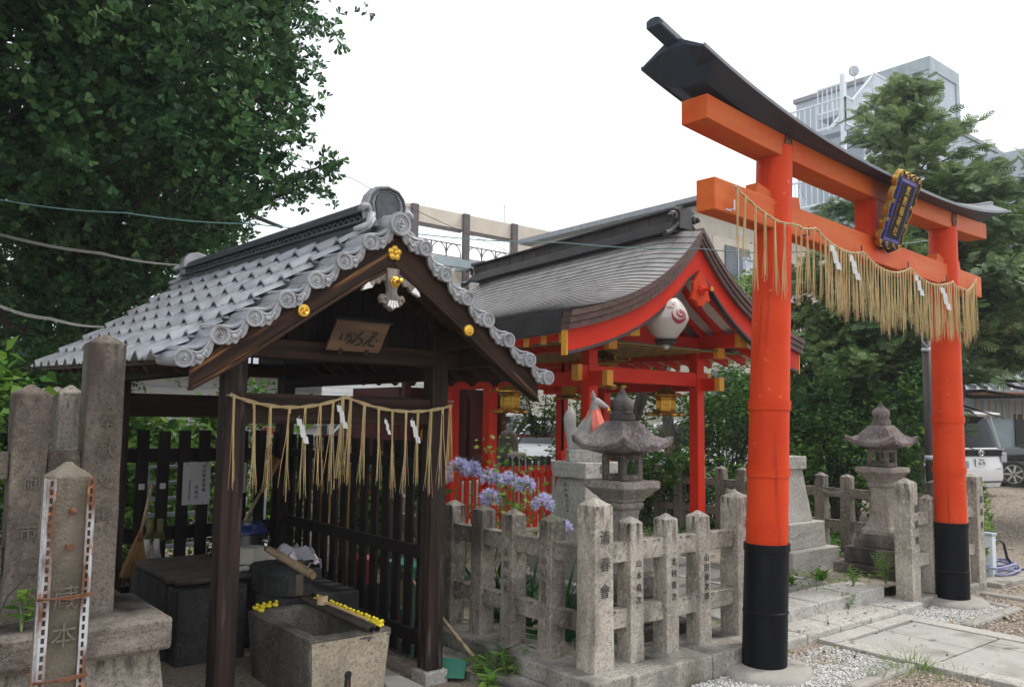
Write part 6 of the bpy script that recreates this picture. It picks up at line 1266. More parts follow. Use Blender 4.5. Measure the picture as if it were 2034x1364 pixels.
cypress('tall pale topped cypress tree rising behind the gate to the grey building', 1815, 14.2, 128, 3.5, 1.6, .92, zmin=2.75, dens=1.5, size=CS, mats=('cypress', 'cypress_pale', 'cypress_pale'))
cypress('broad cypress tree right of the far gate pillar, second tallest', 1900, 13.0, 330, 2.2, 2.9, zmin=2.6, dens=1.6, size=CS, mats=('cypress', 'cypress', 'cypress_pale'))
cypress('cypress tree cut by the right edge of the picture', 2130, 13.6, 250, 2.0, 2.5, zmin=2.5, dens=1.4, size=CS, mats=('cypress', 'cypress_pale'))
cypress('low dark cypress tree between the two gate pillars', 1668, 12.6, 480, 1.45, 1.2, dens=1.6, size=CS)
cypress('dark cypress tree right of the gap between pillars, under the name plaque', 1775, 11.8, 470, 1.3, 1.5, dens=1.6, size=CS)
def bush(label, c, rad, n, mats, size, name='bush', shape=OVAL, group=None, up=.6, stems=7, cat='bush'):
    c = V(c); t = thing(name, label, cat, (c.x, c.y, max(0, c.z-rad[2])), 0, group); r = random.Random(int(c.x*91+c.y*37)); b = MB(); P_ = []
    tips = []
    for i in range(stems*4):
        e = V((r.gauss(0, 1), r.gauss(0, 1), r.gauss(.2, .8))).normalized(); q = c+V((e.x*rad[0], e.y*rad[1], e.z*rad[2]))*r.uniform(.45, .98); tips.append(q)
        if i < stems*3: limb(b, (c.x+r.uniform(-.2, .2)*rad[0], c.y+r.uniform(-.2, .2)*rad[1], max(.0, c.z-rad[2])), q, .012, .004, .03, 4, i)
    b.build('stems', 'bark', t)
    for i in range(n):
        q = r.choice(tips); s = .30; P_.append((q.x+r.gauss(0, s*rad[0]*.55), q.y+r.gauss(0, s*rad[1]*.55), max(.06, q.z+r.gauss(0, s*rad[2]*.55))))
    scatter('crown', mats, P_, size, *shape, parent=t, up=up); return t
B_ = 'bush_leaf'; Y_ = 'bright_leaf'
G1 = 'bushes behind the far court fence'
bush('glossy dark bush behind the hall right post', at(1445, 830, 11.6), (.75, .75, .85), 5200, [B_, B_, Y_], (.055, .10), group=G1)
bush('dark bush column behind the gate near pillar, right side', at(1615, 880, 11.2), (.55, .6, 1.0), 5600, [B_], (.05, .09), group=G1)
bush('bush with bright shoots left of the far stone lantern', at(1690, 920, 10.8), (.5, .5, .75), 4200, [B_, Y_], (.05, .09), group=G1)
bush('leafy bush behind the far stone lantern, right side', at(1790, 860, 10.9), (.55, .5, .9), 4600, [B_, B_, Y_], (.055, .10), group=G1)
bush('yellow green young tree crown above the hall right eave', at(1492, 610, 13.5), (.5, .5, .6), 2000, ['yellow_leaf', Y_], (.05, .09), 'small_tree', cat='tree')
bush('yellow green bush below the straw rope beside the near pillar', at(1600, 660, 13.2), (.6, .6, .7), 3000, ['yellow_leaf', B_], (.05, .09))
bush('low green bush under the hall behind the stone lantern', at(1265, 940, 11.2), (.7, .5, .55), 3600, [Y_, B_], (.05, .10), group=G1)
bush('bright leafy plants behind the fence right of the brass lantern', at(1400, 960, 10.9), (.6, .5, .45), 3000, [Y_, B_], (.05, .11), group=G1)
bush('green bush behind the far fence below the cypress', at(1560, 960, 10.9), (.5, .5, .6), 2600, [B_, Y_], (.05, .10), group=G1)
bush('bright green plants behind the pavilion back fence, middle', (2.2, 8.3, .8), (.8, .8, .9), 4200, [Y_, Y_, B_], (.08, .14))
bush('bright green plants behind the pavilion back fence, right corner', (3.4, 8.6, .9), (.8, .8, 1.0), 4200, [Y_, Y_, B_], (.08, .14))
bush('green plants beyond the right picket wall of the pavilion', (4.1, 6.9, .6), (.45, .6, .6), 2200, [Y_, B_], (.07, .12))
bush('dark bush left of the pavilion behind the stone fence', (1.55, 8.6, 1.3), (.8, .7, 1.0), 3600, [B_], (.06, .11))
bush('shady undergrowth at the foot of the ginkgo tree', (.6, 8.4, 1.0), (1.0, 1.0, 1.0), 3800, [B_], (.08, .14))
bush('light green leafy shrub reaching over the left stone fence', (.40, 4.80, 1.60), (.36, .3, .26), 520, [Y_], (.07, .125))
bush('leafy shrub growing between the posts of the left stone fence', (.35, 4.8, 1.1), (.4, .3, .45), 800, [Y_, B_], (.07, .12))
bush('leafy branch hanging behind the left eave of the hall', at(1075, 815, 11), (.6, .4, .35), 620, [B_, Y_], (.05, .09), 'tree_branch', cat='branch')
bush('distant green hedge tree behind the hall posts', at(1240, 800, 15), (.9, .9, 1.3), 3200, [B_], (.09, .15))
bush('green tree behind the beige car park, far', at(1155, 880, 15), (.8, .8, .9), 2200, [B_], (.09, .14))
bush('dense shrub row beyond the far bushes', at(1560, 830, 14.5), (1.2, 1.2, 1.2), 5200, [B_], (.08, .13))
bush('dense dark shrub beyond the far stone lantern', at(1730, 840, 14), (.6, .8, .7), 2600, [B_], (.08, .13))
for i, (px, py, d, rr_, m, lab, hh_) in enumerate(((1347, 930, 12, .10, 'grey_bark', 'grey tree trunk right of the brass lantern', 4.4), (1283, 930, 12.6, .11, 'bark', 'dark tree trunk behind the stone lantern finial', 4.6))):
    p = at(px, py, d); p.z = .1; t = thing('bare_trunk', lab, 'tree', tuple(p)); b = MB(); limb(b, p, p+V((-.15, .1, hh_*.62)), rr_, rr_*.7, 0, 6, i); b.build('trunk', m, t, smooth=True)
    scatter('crown', ['bush_leaf'], [tuple(p+V((rng.normal()*.7-.15, rng.normal()*.7, hh_*.66+rng.normal()*.35))) for k in range(900)], (.06, .11), *OVAL, parent=t)
# --- agapanthus in front of the hall
AG = 'lilac agapanthus blooms inside the stone fence'
heads = ((912, 930, 6.2), (938, 936, 6.35), (976, 951, 6.1), (974, 992, 5.9), (1012, 957, 6.25), (1041, 966, 6.05), (1079, 1002, 5.75), (1121, 1046, 5.95), (887, 948, 6.5))
pos_l = ('large lilac agapanthus head highest at the left beside the pavilion post', 'lilac agapanthus head second from the left of the highest pair', 'lilac agapanthus head in the middle of the upper row', 'lilac agapanthus head lowest in the middle, over the second small post', 'lilac agapanthus head right of the middle, before the red picket', 'lilac agapanthus head among the maple leaves', 'lilac agapanthus head lowest at the right, apart from the others', 'small lilac agapanthus bud half behind the tall corner post', 'lilac agapanthus bloom half hidden by the pavilion post')
for i, (px, py, d) in enumerate(heads):
    c = at(px, py, d); t = thing('agapanthus', pos_l[i], 'flower', (c.x, c.y+.1, .15), 0, AG); rad = .052 if i not in (7, 8) else .026; n = 46 if i not in (7, 8) else 20
    C_, DR, SC, SD = [], [], [], []
    b = MB(); base = V((c.x+rng.normal()*.04, c.y+.12+rng.normal()*.04, .16)); limb(b, base, c, .006, .005, .0, 5, i)
    for k in range(n):
        e = V(rng.normal(size=3)).normalized(); e.z = abs(e.z)*1.1-.35; e.normalize(); q = c+e*rad; b.tube([c, q], .0012, 3)
        for j in range(6):
            a = j*1.047; s_ = e.cross(V((.3, .2, .9))).normalized(); u_ = e.cross(s_); DR.append(tuple(e*.9+(s_*math.cos(a)+u_*math.sin(a))*.75)); C_.append(q)
    b.build('stem', 'stem', t); scatter('flower_head', ['lilac_petal'], C_, (.036, .052), STAR[0], STAR[1], parent=t, dirs=DR, up=.2)
def clump(name, label, c, n, L, m, tmpl=BLADE, cat='plant', group=None, r0=.05, outw=.5):
    c = V(c); t = thing(name, label, cat, tuple(c), 0, group); C_, DR = [], []
    for i in range(n): a = rng.uniform(0, 6.28); C_.append((c.x+math.cos(a)*r0*rng.random(), c.y+math.sin(a)*r0*rng.random(), c.z)); DR.append((math.cos(a)*outw, math.sin(a)*outw, rng.uniform(.5, 1.2)))
    scatter('leaves', m, C_, L, *tmpl, parent=t, dirs=DR, up=.3); return t
for i, (x, y, lab) in enumerate(((3.95, 5.0, 'arching strap leaves of the agapanthus behind the left posts'), (3.75, 4.5, 'arching strap leaves of the agapanthus behind the middle posts'), (3.78, 4.05, 'arching strap leaves near the corner post'), (3.75, 5.6, 'arching strap leaves farthest back along the side fence'))):
    clump('strap_leaf_clump', lab, (x, y, .15), 60, (.28, .52), ['strap_leaf'], r0=.14)
# maple seedling
c = at(1020, 1010, 5.85); t = thing('maple_sapling', 'young green maple sapling among the agapanthus blooms', 'sapling', (c.x, c.y, .15)); b = MB(); P_ = []
for k in range(16):
    q = at(1015+rng.normal()*42, 985+rng.normal()*62, 5.85+rng.normal()*.12); limb(b, (c.x, c.y, .16), q, .006, .002, .05, 4, k)
    for j in range(16): P_.append(tuple(q+V(rng.normal(size=3))*.055))
b.build('stems', 'stem', t); scatter('crown', ['maple_leaf', 'bright_leaf'], P_, (.030, .055), *MAPLE, parent=t, up=1.2)
# weeds
def weed(label, c, h, n, m=('bright_leaf',), sz=(.035, .06), stems=3, name='weed', tm=None):
    c = V(c); t = thing(name, label, 'weed', tuple(c)); b = MB(); P_, D_ = [], []
    for s in range(stems):
        q = c+V((rng.normal()*.28*h, rng.normal()*.28*h, h*rng.uniform(.7, 1.05))); limb(b, c, q, .004, .0015, 0, 4, s)
        for i in range(n): u = .25+.78*i/n; p = c+(q-c)*u; a = i*2.4; P_.append(tuple(p)); D_.append((math.cos(a), math.sin(a), .35))
    b.build('stem', 'stem', t); scatter('leaves', list(m), P_, sz, *(tm or (NARROW if h > .12 and sz[1] < .095 else OVAL)), parent=t, dirs=D_, up=1.); return t
weed('bright weed tuft at the low kerb, right of the dustpan handle', (3.17, 3.90, .0), .20, 20, sz=(.05, .085), stems=5)
weed('bright weed tuft at the low kerb beside the green dustpan', (3.08, 4.02, .0), .17, 18, sz=(.05, .085), stems=5)
weed('low leafy weed at the foot of the pavilion right post', (2.93, 3.78, .0), .11, 12, sz=(.07, .10), stems=3)
weed('red stemmed weed growing on the stone plinth beside the marker pillar', (.66, 4.03, .64), .17, 9, sz=(.07, .11), stems=2)
weed('tall feathery weed by the white pipe at the right edge', (9.9, 3.75, .0), .95, 46, ('grass',), (.06, .10), 4)
weed('bushy weed tuft behind the hose at the right edge', (10.4, 4.1, .0), .5, 34, ('grass', 'bright_leaf'), (.06, .10), 7)
weed('green weed beside the far corner post', (8.85, 3.55, .0), .38, 26, ('bright_leaf', 'bush_leaf'), (.06, .10), 6)
weed('ivy like weed between the far pillar and the fence', (8.05, 3.33, .05), .42, 22, ('bright_leaf', 'bush_leaf'), (.05, .08), 6)
weed('heart leaved vine over the near base corner of the far stone lantern', (7.16, 3.62, .17), .28, 14, ('bright_leaf',), (.06, .09), 6)
weed('creeping weed along the foot of the far lantern steps, left', (6.75, 4.0, .17), .10, 12, ('bright_leaf',), (.05, .075), 6)
weed('creeping weed at the foot of the pale pedestal', (6.35, 4.05, .17), .08, 10, ('bright_leaf',), (.05, .07), 6)
weed('weed growing in the joint of the upper step, right', (6.42, 3.56, .07), .15, 14, ('grass', 'bright_leaf'), (.03, .05), 4)
weed('weed growing in the joint of the lower step, left', (5.33, 3.56, .07), .12, 10, ('bright_leaf',), (.03, .05), 3)
weed('small weed on the upper step beside the far gate post', (6.85, 3.75, .17), .16, 14, ('bright_leaf', 'grass'), (.03, .06), 5)
for i, (x, y, lab) in enumerate(((5.44, 2.62, 'fine grass tuft at the corner of the slab path and the pebbles'), (5.30, 2.52, 'fine grass tuft left of the slab path'), (5.48, 2.35, 'grass tuft along the left border of the slab path'), (6.95, 2.95, 'small grass tuft by the far pebble bed'), (5.15, 2.62, 'thin grass at the concrete rim of the pebble bed'))):
    clump('grass_tuft', lab, (x, y, .0), (90, 60, 40, 26, 40)[i], (.04, .17 if i == 0 else .12), ['grass'], (BLADE[0][:0]+[(a*.5, b_, c_) for a, b_, c_ in BLADE[0]], BLADE[1]), cat='grass', r0=.16, outw=.7)
o = scatter('fallen_leaves', ['broom', 'bark', 'yellow_leaf'], np.concatenate([np.column_stack([rng.uniform(4.95, 7.0, 70), rng.uniform(3.31, 3.56, 70), np.full(70, .076)]), np.column_stack([rng.uniform(5.0, 5.6, 60), rng.uniform(2.9, 3.3, 60), np.full(60, .02)]), np.column_stack([rng.uniform(5.0, 8.2, 120), rng.uniform(3.95, 5.2, 120), np.full(120, .176)]), np.column_stack([rng.uniform(3.6, 9, 200), rng.uniform(.8, 3.2, 200), np.full(200, .030)])]), (.018, .045), *OVAL, up=4.)
tag(o, 'small dead leaves scattered over the steps, slabs and pebbles', 'leaves', kind='stuff')
def cover(name, label, x0, x1, y0, y1, n, z, sz, m):
    o = scatter(name, m, np.column_stack([rng.uniform(x0, x1, n), rng.uniform(y0, y1, n), np.full(n, z)+rng.uniform(0, .05, n)]), sz, *OVAL, up=1.5); return tag(o, label, 'ground cover', kind='stuff')
cover('ground_cover', 'creeping heart leaved vine along the foot of the far lantern and pedestal', 6.2, 7.3, 3.72, 4.35, 170, .175, (.035, .065), ['bright_leaf'])
cover('ground_cover', 'low green ground cover along the inside of the far fence', 7.6, 8.42, 4.6, 9.0, 3600, .19, (.03, .07), ['bright_leaf', 'bush_leaf'])
cover('ground_cover', 'low green ground cover beside the hall and lantern', 5.2, 7.4, 6.0, 7.6, 1500, .18, (.03, .06), ['bright_leaf'])
cover('ground_cover', 'low leafy undergrowth behind the far fence', 8.7, 10.2, 4.6, 9.4, 4200, .10, (.06, .13), ['bush_leaf', 'bright_leaf'])
t = thing('montbretia', 'orange red montbretia flower spray behind the far fence', 'flower', tuple(at(1322, 940, 11.4))); b = MB(); P_ = []
for k in range(7):
    q = at(1322+rng.normal()*10, 895+rng.normal()*12, 11.4); limb(b, at(1330, 980, 11.4), q, .005, .003, .03, 4, k)
    for j in range(9): P_.append(tuple(q+V(rng.normal(size=3))*.03))
b.build('stem', 'stem', t); scatter('flower_head', ['orange_petal'], P_, (.03, .05), *STAR, parent=t)

# ================================================================== small things on the right and behind
t = thing('standpipe', 'white square garden standpipe with grey cap at the right edge', 'standpipe', (9.55, 3.72, 0)); p = at(1977, 1110, 10.2)
b = MB(); b.box(9.16, 9.25, 3.52, 3.61, -.02, .44); b.build('pipe_body', 'white_steel', t, bevel=.006); b = MB(); b.box(9.15, 9.26, 3.51, 3.62, .441, .465); b.build('cap', 'steel', t, bevel=.004)
b = MB(); b.tube([(9.25, 3.56, .36), (9.40, 3.55, .38), (9.55, 3.56, .33), (9.62, 3.56, .18), (9.72, 3.52, .06), (9.9, 3.4, .04)], .014, 8); b.build('bent_pipe', 'basin_black', t, smooth=True)
b = MB(); pts = []
for k in range(150): a = k*.21; r_ = .22+.04*math.sin(k*.37); pts.append((9.45+r_*1.35*math.cos(a), 3.62+r_*.8*math.sin(a), .05+.0006*k+.012*math.sin(k*.9)))
b.tube(pts, .012, 6); tag(b.build('garden_hose', 'hose', smooth=True), 'lavender garden hose coiled on the slab by the white standpipe', 'hose')
kerb('side_slab', [(8.78, 9.40, 3.30, 3.95, -.04, .04), (9.41, 10.1, 3.30, 3.95, -.04, .042)], 'concrete')
b = MB(); b.lathe((9.35, 4.25, 0), [(.15, -.02), (.15, .40), (.135, .41), (.135, .36), (.0, .36)], 20); tag(b.build('concrete_drum', 'concrete', smooth=True, angle=40), 'round concrete drum standing behind the far corner post', 'drum')
p = at(1850, 960, 9.3); t = thing('utility_post', 'thin dark brown post with a wire behind the far gate pillar', 'post', (p.x, p.y, 0)); b = MB(); b.tube([(p.x, p.y, 0), (p.x, p.y, 2.5)], .055, 12); b.build('pole', 'pole_brown', t, smooth=True)
b = MB(); b.tube([(p.x, p.y, 1.16), (p.x, p.y, 1.21)], .062, 12); b.tube([(p.x, p.y, 2.38), (p.x, p.y, 2.42)], .062, 12); b.build('clamp', 'steel', t, smooth=True)
b = MB(); q = at(1830, 660, 9.3); b.tube([(p.x, p.y, 2.45), at(1842, 688, 9.3), at(1832, 678, 9.3), q], .006, 5); b.build('wire', 'wire_white', t)
p = at(1330, 935, 12.5); b = MB(); b.tube([(p.x, p.y, 0), (p.x, p.y, 2.15)], .05, 10); tag(b.build('metal_post', 'steel', smooth=True), 'pale blue grey metal post beside the grey tree trunk', 'post')
def wire(name, label, pts, r, m, n=1):
    b = MB(); r_ = random.Random(1)
    for k in range(n):
        o = V((0, 0, (.018 if r > .01 else .009)*k)); P_ = [V(p)+o*(1 if 0 < i < len(pts)-1 else .3) for i, p in enumerate(pts)]; out = []
        for i in range(len(P_)-1):
            for j in range(6): out.append(P_[i]+(P_[i+1]-P_[i])*j/6+V((0, 0, -.02*math.sin(math.pi*j/6))))
        out.append(P_[-1]); b.tube(out, r, 5)
    return tag(b.build(name, m), label, 'wire')
wire('overhead_wire', 'thin teal wire crossing the whole shrine above the roofs', [at(-300, 370, 6.1), at(0, 397, 6.2), at(250, 423, 6.4), at(500, 445, 6.7), at(830, 465, 7.2), at(1120, 482, 7.3), at(1390, 494, 6.9), at(1600, 500, 6.8), at(1900, 470, 9)], .005, 'wire_teal')
wire('overhead_wire', 'upper bundle of pale wires ending at the back of the pavilion ridge', [at(-120, 445, 7.3), at(0, 468, 7.4), at(200, 505, 7.5), at(358, 527, 7.62)], .0035, 'wire_white', 3)
wire('overhead_wire', 'lower bundle of pale wires reaching the pavilion eave', [at(-120, 580, 6.6), at(0, 610, 6.7), at(100, 635, 6.8), at(215, 650, 6.9)], .0035, 'wire_white', 3)
wire('overhead_wire', 'fine dark wire above the pavilion ridge', [at(560, 300, 12), at(700, 355, 13), at(830, 420, 15), at(1060, 520, 20)], .006, 'black')
wire('overhead_wire', 'pair of thick black wires between the ginkgo and the pavilion ridge', [at(380, 370, 9.5), at(470, 412, 10), at(560, 452, 11)], .018, 'black', 3)
# white slatted rack behind the pavilion fence
t = thing('slatted_rack', 'white metal slatted rack behind the pavilion back fence', 'rack', (2.1, 6.9, 0)); b = MB()
for i in range(9): b.box(1.93, 2.42, 6.86, 6.98, .12+i*.125, .142+i*.125)
b.build('slats', 'white_steel', t); b = MB()
for x in (1.93, 2.40): b.box(x-.012, x+.012, 6.87, 6.97, 0, 1.2)
b.build('uprights', 'steel', t)
t = thing('warning_sign', 'small red and white board behind the pavilion fence', 'sign', (2.86, 6.9, 1.45)); q = ony(532, 858, 7.0); b = MB(); b.box(q.x-.05, q.x+.05, 6.99, 7.0, q.z-.05, q.z+.05); b.build('board', 'white_paint', t); b = MB(); b.box(q.x-.045, q.x+.045, 6.984, 6.988, q.z-.02, q.z+.04); b.build('red_field', 'scaff_yellow', t)
place(text_mb('20', .055, .001), (q.x, 6.982, q.z+.01)).build('number', 'white_paint', t); MB().box(q.x-.012, q.x+.012, 7.001, 7.02, 0, q.z).build('stake', 'steel', t)
for i, (x, y, lab) in enumerate(((3.06, 5.75, 'bundle of brown brush standing against the right picket wall, near'), (3.05, 6.15, 'bundle of brown brush standing against the right picket wall, far'))):
    t = thing('brush_bundle', lab, 'bundle', (x, y, 0)); r = random.Random(i); b = MB()
    for k in range(90): a = r.uniform(-1, 1); b.tube([(x+r.uniform(-.04, .04), y+.03*a, .05), (x+r.uniform(-.05, .05), y+.12*a, r.uniform(.9, 1.35))], .003, 3)
    b.build('twigs', 'broom', t)

# ================================================================== vehicles
def rr_ring(xr, xf, hw_, z, c=.25, n=5):
    out = []
    for cx_, cy_, a0 in ((xf-c, hw_-c, 0), (xr+c, hw_-c, 90), (xr+c, -hw_+c, 180), (xf-c, -hw_+c, 270)):
        for k in range(n): a = R(a0+90*k/(n-1)); out.append((cx_+c*math.cos(a), cy_+c*math.sin(a), z))
    return out
def car(name, label, loc, rz, L, W_, H, paint, belt=.98, plate=None, emblem=False, hood=.9, roofrail=False):
    t = thing(name, label, 'car', loc, rz); h = L/2; hw_ = W_/2
    b = MB(); b.loft([rr_ring(-h+.06, h-.06, hw_-.05, .20), rr_ring(-h, h, hw_, .36), rr_ring(-h, h, hw_, .62), rr_ring(-h+.02, h-.12, hw_-.01, .80), rr_ring(-h+.05, h-hood*.55, hw_-.04, belt-.03), rr_ring(-h+.07, h-hood, hw_-.07, belt)]); bd = b.build('body', paint, t, smooth=True, angle=40, local=True)
    b = MB(); b.loft([rr_ring(-h+.075, h-hood-.02, hw_-.075, belt), rr_ring(-h+.16, h-hood-.55, hw_-.14, belt+(H-belt)*.55), rr_ring(-h+.26, h-hood-1.02, hw_-.20, H-.10)]); b.build('windows', 'car_glass', t, smooth=True, angle=40, local=True)
    b = MB(); b.loft([rr_ring(-h+.22, h-hood-1.0, hw_-.185, H-.105), rr_ring(-h+.20, h-hood-1.05, hw_-.19, H-.05), rr_ring(-h+.40, h-hood-1.3, hw_-.32, H)]); b.build('roof', paint, t, smooth=True, angle=40, local=True)
    for s in (-1, 1):
        for x0_, x1_ in ((h-hood-.03, h-hood-1.0), (h-hood-1.15, h-hood-1.30), (-h+.95, -h+.98), (-h+.12, -h+.25)): MB().bar((x0_, s*(hw_-.075), belt), (x1_, s*(hw_-.19), H-.10), .07, .03).build('pillar', paint, t, local=True)
        for x_ in (h-.82, -h+.80):
            b = MB(); b.disc((x_, s*(hw_-.09), .33), (0, 1, 0), .33, .21, 28); wh = b.build('wheel', 'tyre', t, smooth=True, angle=40, bevel=.02, local=True)
            b = MB(); b.disc((x_, s*(hw_+.012), .33), (0, 1, 0), .215, .02, 24)
            b.build('hub', 'black', wh, local=True); b = MB()
            for k in range(7): a = k*.8976; b.bar((x_, s*(hw_+.024), .33), (x_+.215*math.cos(a), s*(hw_+.024), .33+.215*math.sin(a)), .05, .012, (0, 1, 0))
            b.tube([(x_+.225*math.cos(a), s*(hw_+.02), .33+.225*math.sin(a)) for a in [k*.2618 for k in range(25)]], .014, 6); b.build('rim', 'chrome', wh, local=True)
        b = MB(); b.ball((h-hood-.35, s*(hw_+.07), belt+.06), (.06, .11, .08), 10, 6); b.build('mirror', paint, t, smooth=True, local=True)
        b = MB(); b.box(-h-.008, -h+.16, min(s*(hw_-.22), s*(hw_-.03)), max(s*(hw_-.22), s*(hw_-.03)), .74, belt-.10); b.build('tail_lamp', 'lamp_clear' if plate else 'lamp_red', t, bevel=.02, local=True)
        b = MB(); b.box(h-.22, h+.008, s*(hw_-.25)-.17, s*(hw_-.25)+.17, .62, .78); b.build('headlight', 'lamp_clear', t, bevel=.03, local=True)
    b = MB(); b.box(h-.03, h+.012, -.5, .5, .42, .62); b.build('grille', 'black', t, bevel=.02, local=True)
    for s, x_ in ((1, h+.014), (-1, -h-.014)):
        z = .42 if s > 0 else .74
        p = MB().box(min(x_, x_+s*.01), max(x_, x_+s*.01), -.165, .165, z-.085, z+.085).build('number_plate', 'white_paint', t, local=True)
        if s < 0 and plate: place(text_mb(plate, .105, .003, False, 1, .85), (x_-.013, 0, z-.02), R(-90)).build('plate_number', 'ink', p, local=True); place(text_mb('京都 330', .04, .003), (x_-.013, 0, z+.055), R(-90)).build('plate_number', 'ink', p, local=True)
    if plate:
        b = MB(); b.box(-h-.02, -h+.10, -hw_+.20, hw_-.20, .88, 1.02); g = b.build('garnish', 'black_metal', t, bevel=.01, local=True)
        b = MB(); b.box(-h-.022, -h+.09, -hw_+.14, hw_-.14, 1.022, 1.045); b.build('chrome_strip', 'chrome', t, local=True)
        b = MB()
        for rx_, rz2, cz in ((.085, .060, .95), (.035, .055, .95), (.060, .020, .972)): b.tube([(-h-.024, rx_*math.cos(a), cz+rz2*math.sin(a)) for a in [k*.2618 for k in range(25)]], .008, 5)
        b.build('emblem', 'chrome', g, smooth=True, local=True)
        b = MB(); b.loft([[(-h+.32, -hw_+.20, H-.06), (-h+.32, hw_-.20, H-.06), (-h+.32, hw_-.20, H+.02), (-h+.32, -hw_+.20, H+.02)], [(-h-.06, -hw_+.26, H-.07), (-h-.06, hw_-.26, H-.07), (-h-.06, hw_-.26, H-.03), (-h-.06, -hw_+.26, H-.03)]]); b.build('spoiler', paint, t, bevel=.015, local=True)
        place(text_mb('HYBRID', .05, .003), (-h-.018, -.55, .60), R(-90)).build('badge', 'chrome', t, local=True); MB().box(-h-.014, -h+.05, -hw_+.12, hw_-.12, .30, .33).build('bumper_seam', 'black', t, local=True)
    return t
p = at(1950, 978, 18.2); fwd = V((.30, .954, 0)); c = V((p.x, p.y, 0))+fwd*2.35
car('minivan', 'white minivan seen from behind beside the far gate pillar', (c.x, c.y, .0), math.atan2(fwd.y, fwd.x), 4.7, 1.72, 1.86, 'car_white', 1.06, '56-78', True, .75)
p = at(2152, 950, 21.0); fwd = V((-.30, .954, 0)); c = V((p.x, p.y, 0))
car('car', 'black car with chrome wheels at the right edge behind the white minivan', (c.x, c.y, 0), math.atan2(fwd.y, fwd.x), 4.6, 1.80, 1.72, 'car_black', 1.02, None, False, .95)
p = at(1000, 903, 24); car('car', 'black car seen through the hall left of the round stone post', (p.x, p.y, .03), R(205), 4.2, 1.70, 1.62, 'car_black', .95)
p = at(1100, 903, 22.5); car('car', 'pale car seen through the hall right of the round stone post', (p.x, p.y, .03), R(215), 4.3, 1.70, 1.48, 'car_silver', .90)
p = at(1362, 900, 20); car('car', 'pale blue car glimpsed behind the trees right of the brass lantern', (p.x, p.y, .03), R(200), 4.2, 1.70, 1.55, 'car_silver', .92)
p = at(1705, 905, 19.5); car('car', 'white car half hidden behind the bushes left of the far stone lantern', (p.x, p.y, 0), R(300), 4.4, 1.7, 1.78, 'car_white', 1.0)

# ================================================================== background buildings
def bd_thing(name, label, loc): return thing(name, label, 'building', loc)
def grid_seams(b, face, a0, a1, z0, z1, na, nz, c, m=.012):
    for i in range(1, na): x = a0+(a1-a0)*i/na; b.box(x-m, x+m, c-.006, c, z0, z1) if face == 'y' else b.box(c-.006, c, x-m, x+m, z0, z1)
    for j in range(1, nz): z = z0+(z1-z0)*j/nz; b.box(a0, a1, c-.004, c, z-m, z+m) if face == 'y' else b.box(c-.004, c, a0, a1, z-m, z+m)
# car park with roof-deck frame and brown columns
BA = bd_thing('parking_building', 'beige car park building with brown columns and open roof frame behind the pavilion', (20, 26, 0)); Y0 = 26
MB().box(15.9, 32, Y0, 40, 0, 7.75).build('wall', 'beige_wall', BA); b = MB(); grid_seams(b, 'y', 15.9, 32, 0, 7.75, 9, 10, Y0-.002); b.build('wall_joints', 'beige_tile', BA)
MB().box(16.5, 23.2, Y0+.05, Y0+.35, 8.93, 9.55).build('parapet_beam', 'beige_wall', BA); MB().box(16.0, 16.25, Y0+.05, 33, 7.751, 9.55).build('side_frame', 'beige_wall', BA)
MB().box(21.15, 32, Y0, Y0+.3, 7.751, 9.56).build('upper_wall', 'beige_wall', BA); MB().box(16.5, 21.1, 33, 33.3, 7.751, 9.2).build('rear_wall', 'beige_wall', BA)
MB().box(23.0, 23.45, Y0-.03, Y0+.02, 8.3, 8.85).build('window', 'window', BA); MB().box(24.2, 25, Y0-.03, Y0+.02, 8.6, 8.85).build('window', 'window', BA)
for x in (16.32, 18.7, 21.15): MB().box(x-.14, x+.14, Y0-.1, Y0+.045, 0, 9.55).build('column', 'brown_steel', BA)
for x0_, x1_ in ((16.47, 18.55), (18.85, 21.0)):
    MB().box(x0_, x1_, Y0+.06, Y0+.2, 8.80, 8.925).build('brace_beam', 'brown_steel', BA); MB().bar((x0_, Y0+.3, 8.05), (x1_, Y0+3, 8.9), .15, .15).build('brace_beam', 'brown_steel', BA)
    b = MB(); b.box(x0_, x1_, Y0+.06, Y0+.10, 7.76, 7.80); b.box(x0_, x1_, Y0+.06, Y0+.10, 8.28, 8.32)
    for k in range(3):
        cx_ = x0_+(x1_-x0_)*(k+.5)/3; w_ = (x1_-x0_)/6; b.tube([(cx_+w_*math.cos(a), Y0+.08, 7.8+.5*math.sin(a)) for a in [i*math.pi/10 for i in range(11)]], .022, 5); b.box(cx_-w_-.02, cx_-w_+.02, Y0+.06, Y0+.10, 7.8, 8.3)
    b.build('arched_railing', 'brown_steel', BA)
b = MB(); b.box(16.3, 19.4, Y0-1.6, Y0-1.4, 7.05, 7.35); b.box(19.2, 19.42, Y0-1.62, Y0-1.38, 0, 7.3); b.bar((17.0, Y0-1.5, 6.3), (19.3, Y0-1.5, 7.0), .15, .15); b.bar((19.3, Y0-1.5, 7.2), (19.3, Y0-.1, 7.2), .2, .2); b.bar((17.3, Y0-1.5, 7.2), (17.3, Y0-.1, 7.2), .2, .2); b.bar((18.3, Y0-1.5, 7.25), (18.3, Y0-.1, 7.25), .3, .12); b.build('steel_gantry', 'teal_steel', BA)
t = thing('antenna', 'thin television antenna on the car park roof', 'antenna', (23.2, 26.2, 9.5)); b = MB(); p = ony(1002, 440, 27); b.tube([(p.x, 27, 8), (p.x, 27, ony(1002, 405, 27).z)], .02, 5); b.tube([(p.x-.25, 27, ony(1002, 410, 27).z), (p.x+.3, 27, ony(1002, 410, 27).z)], .015, 5); b.build('mast', 'steel', t)
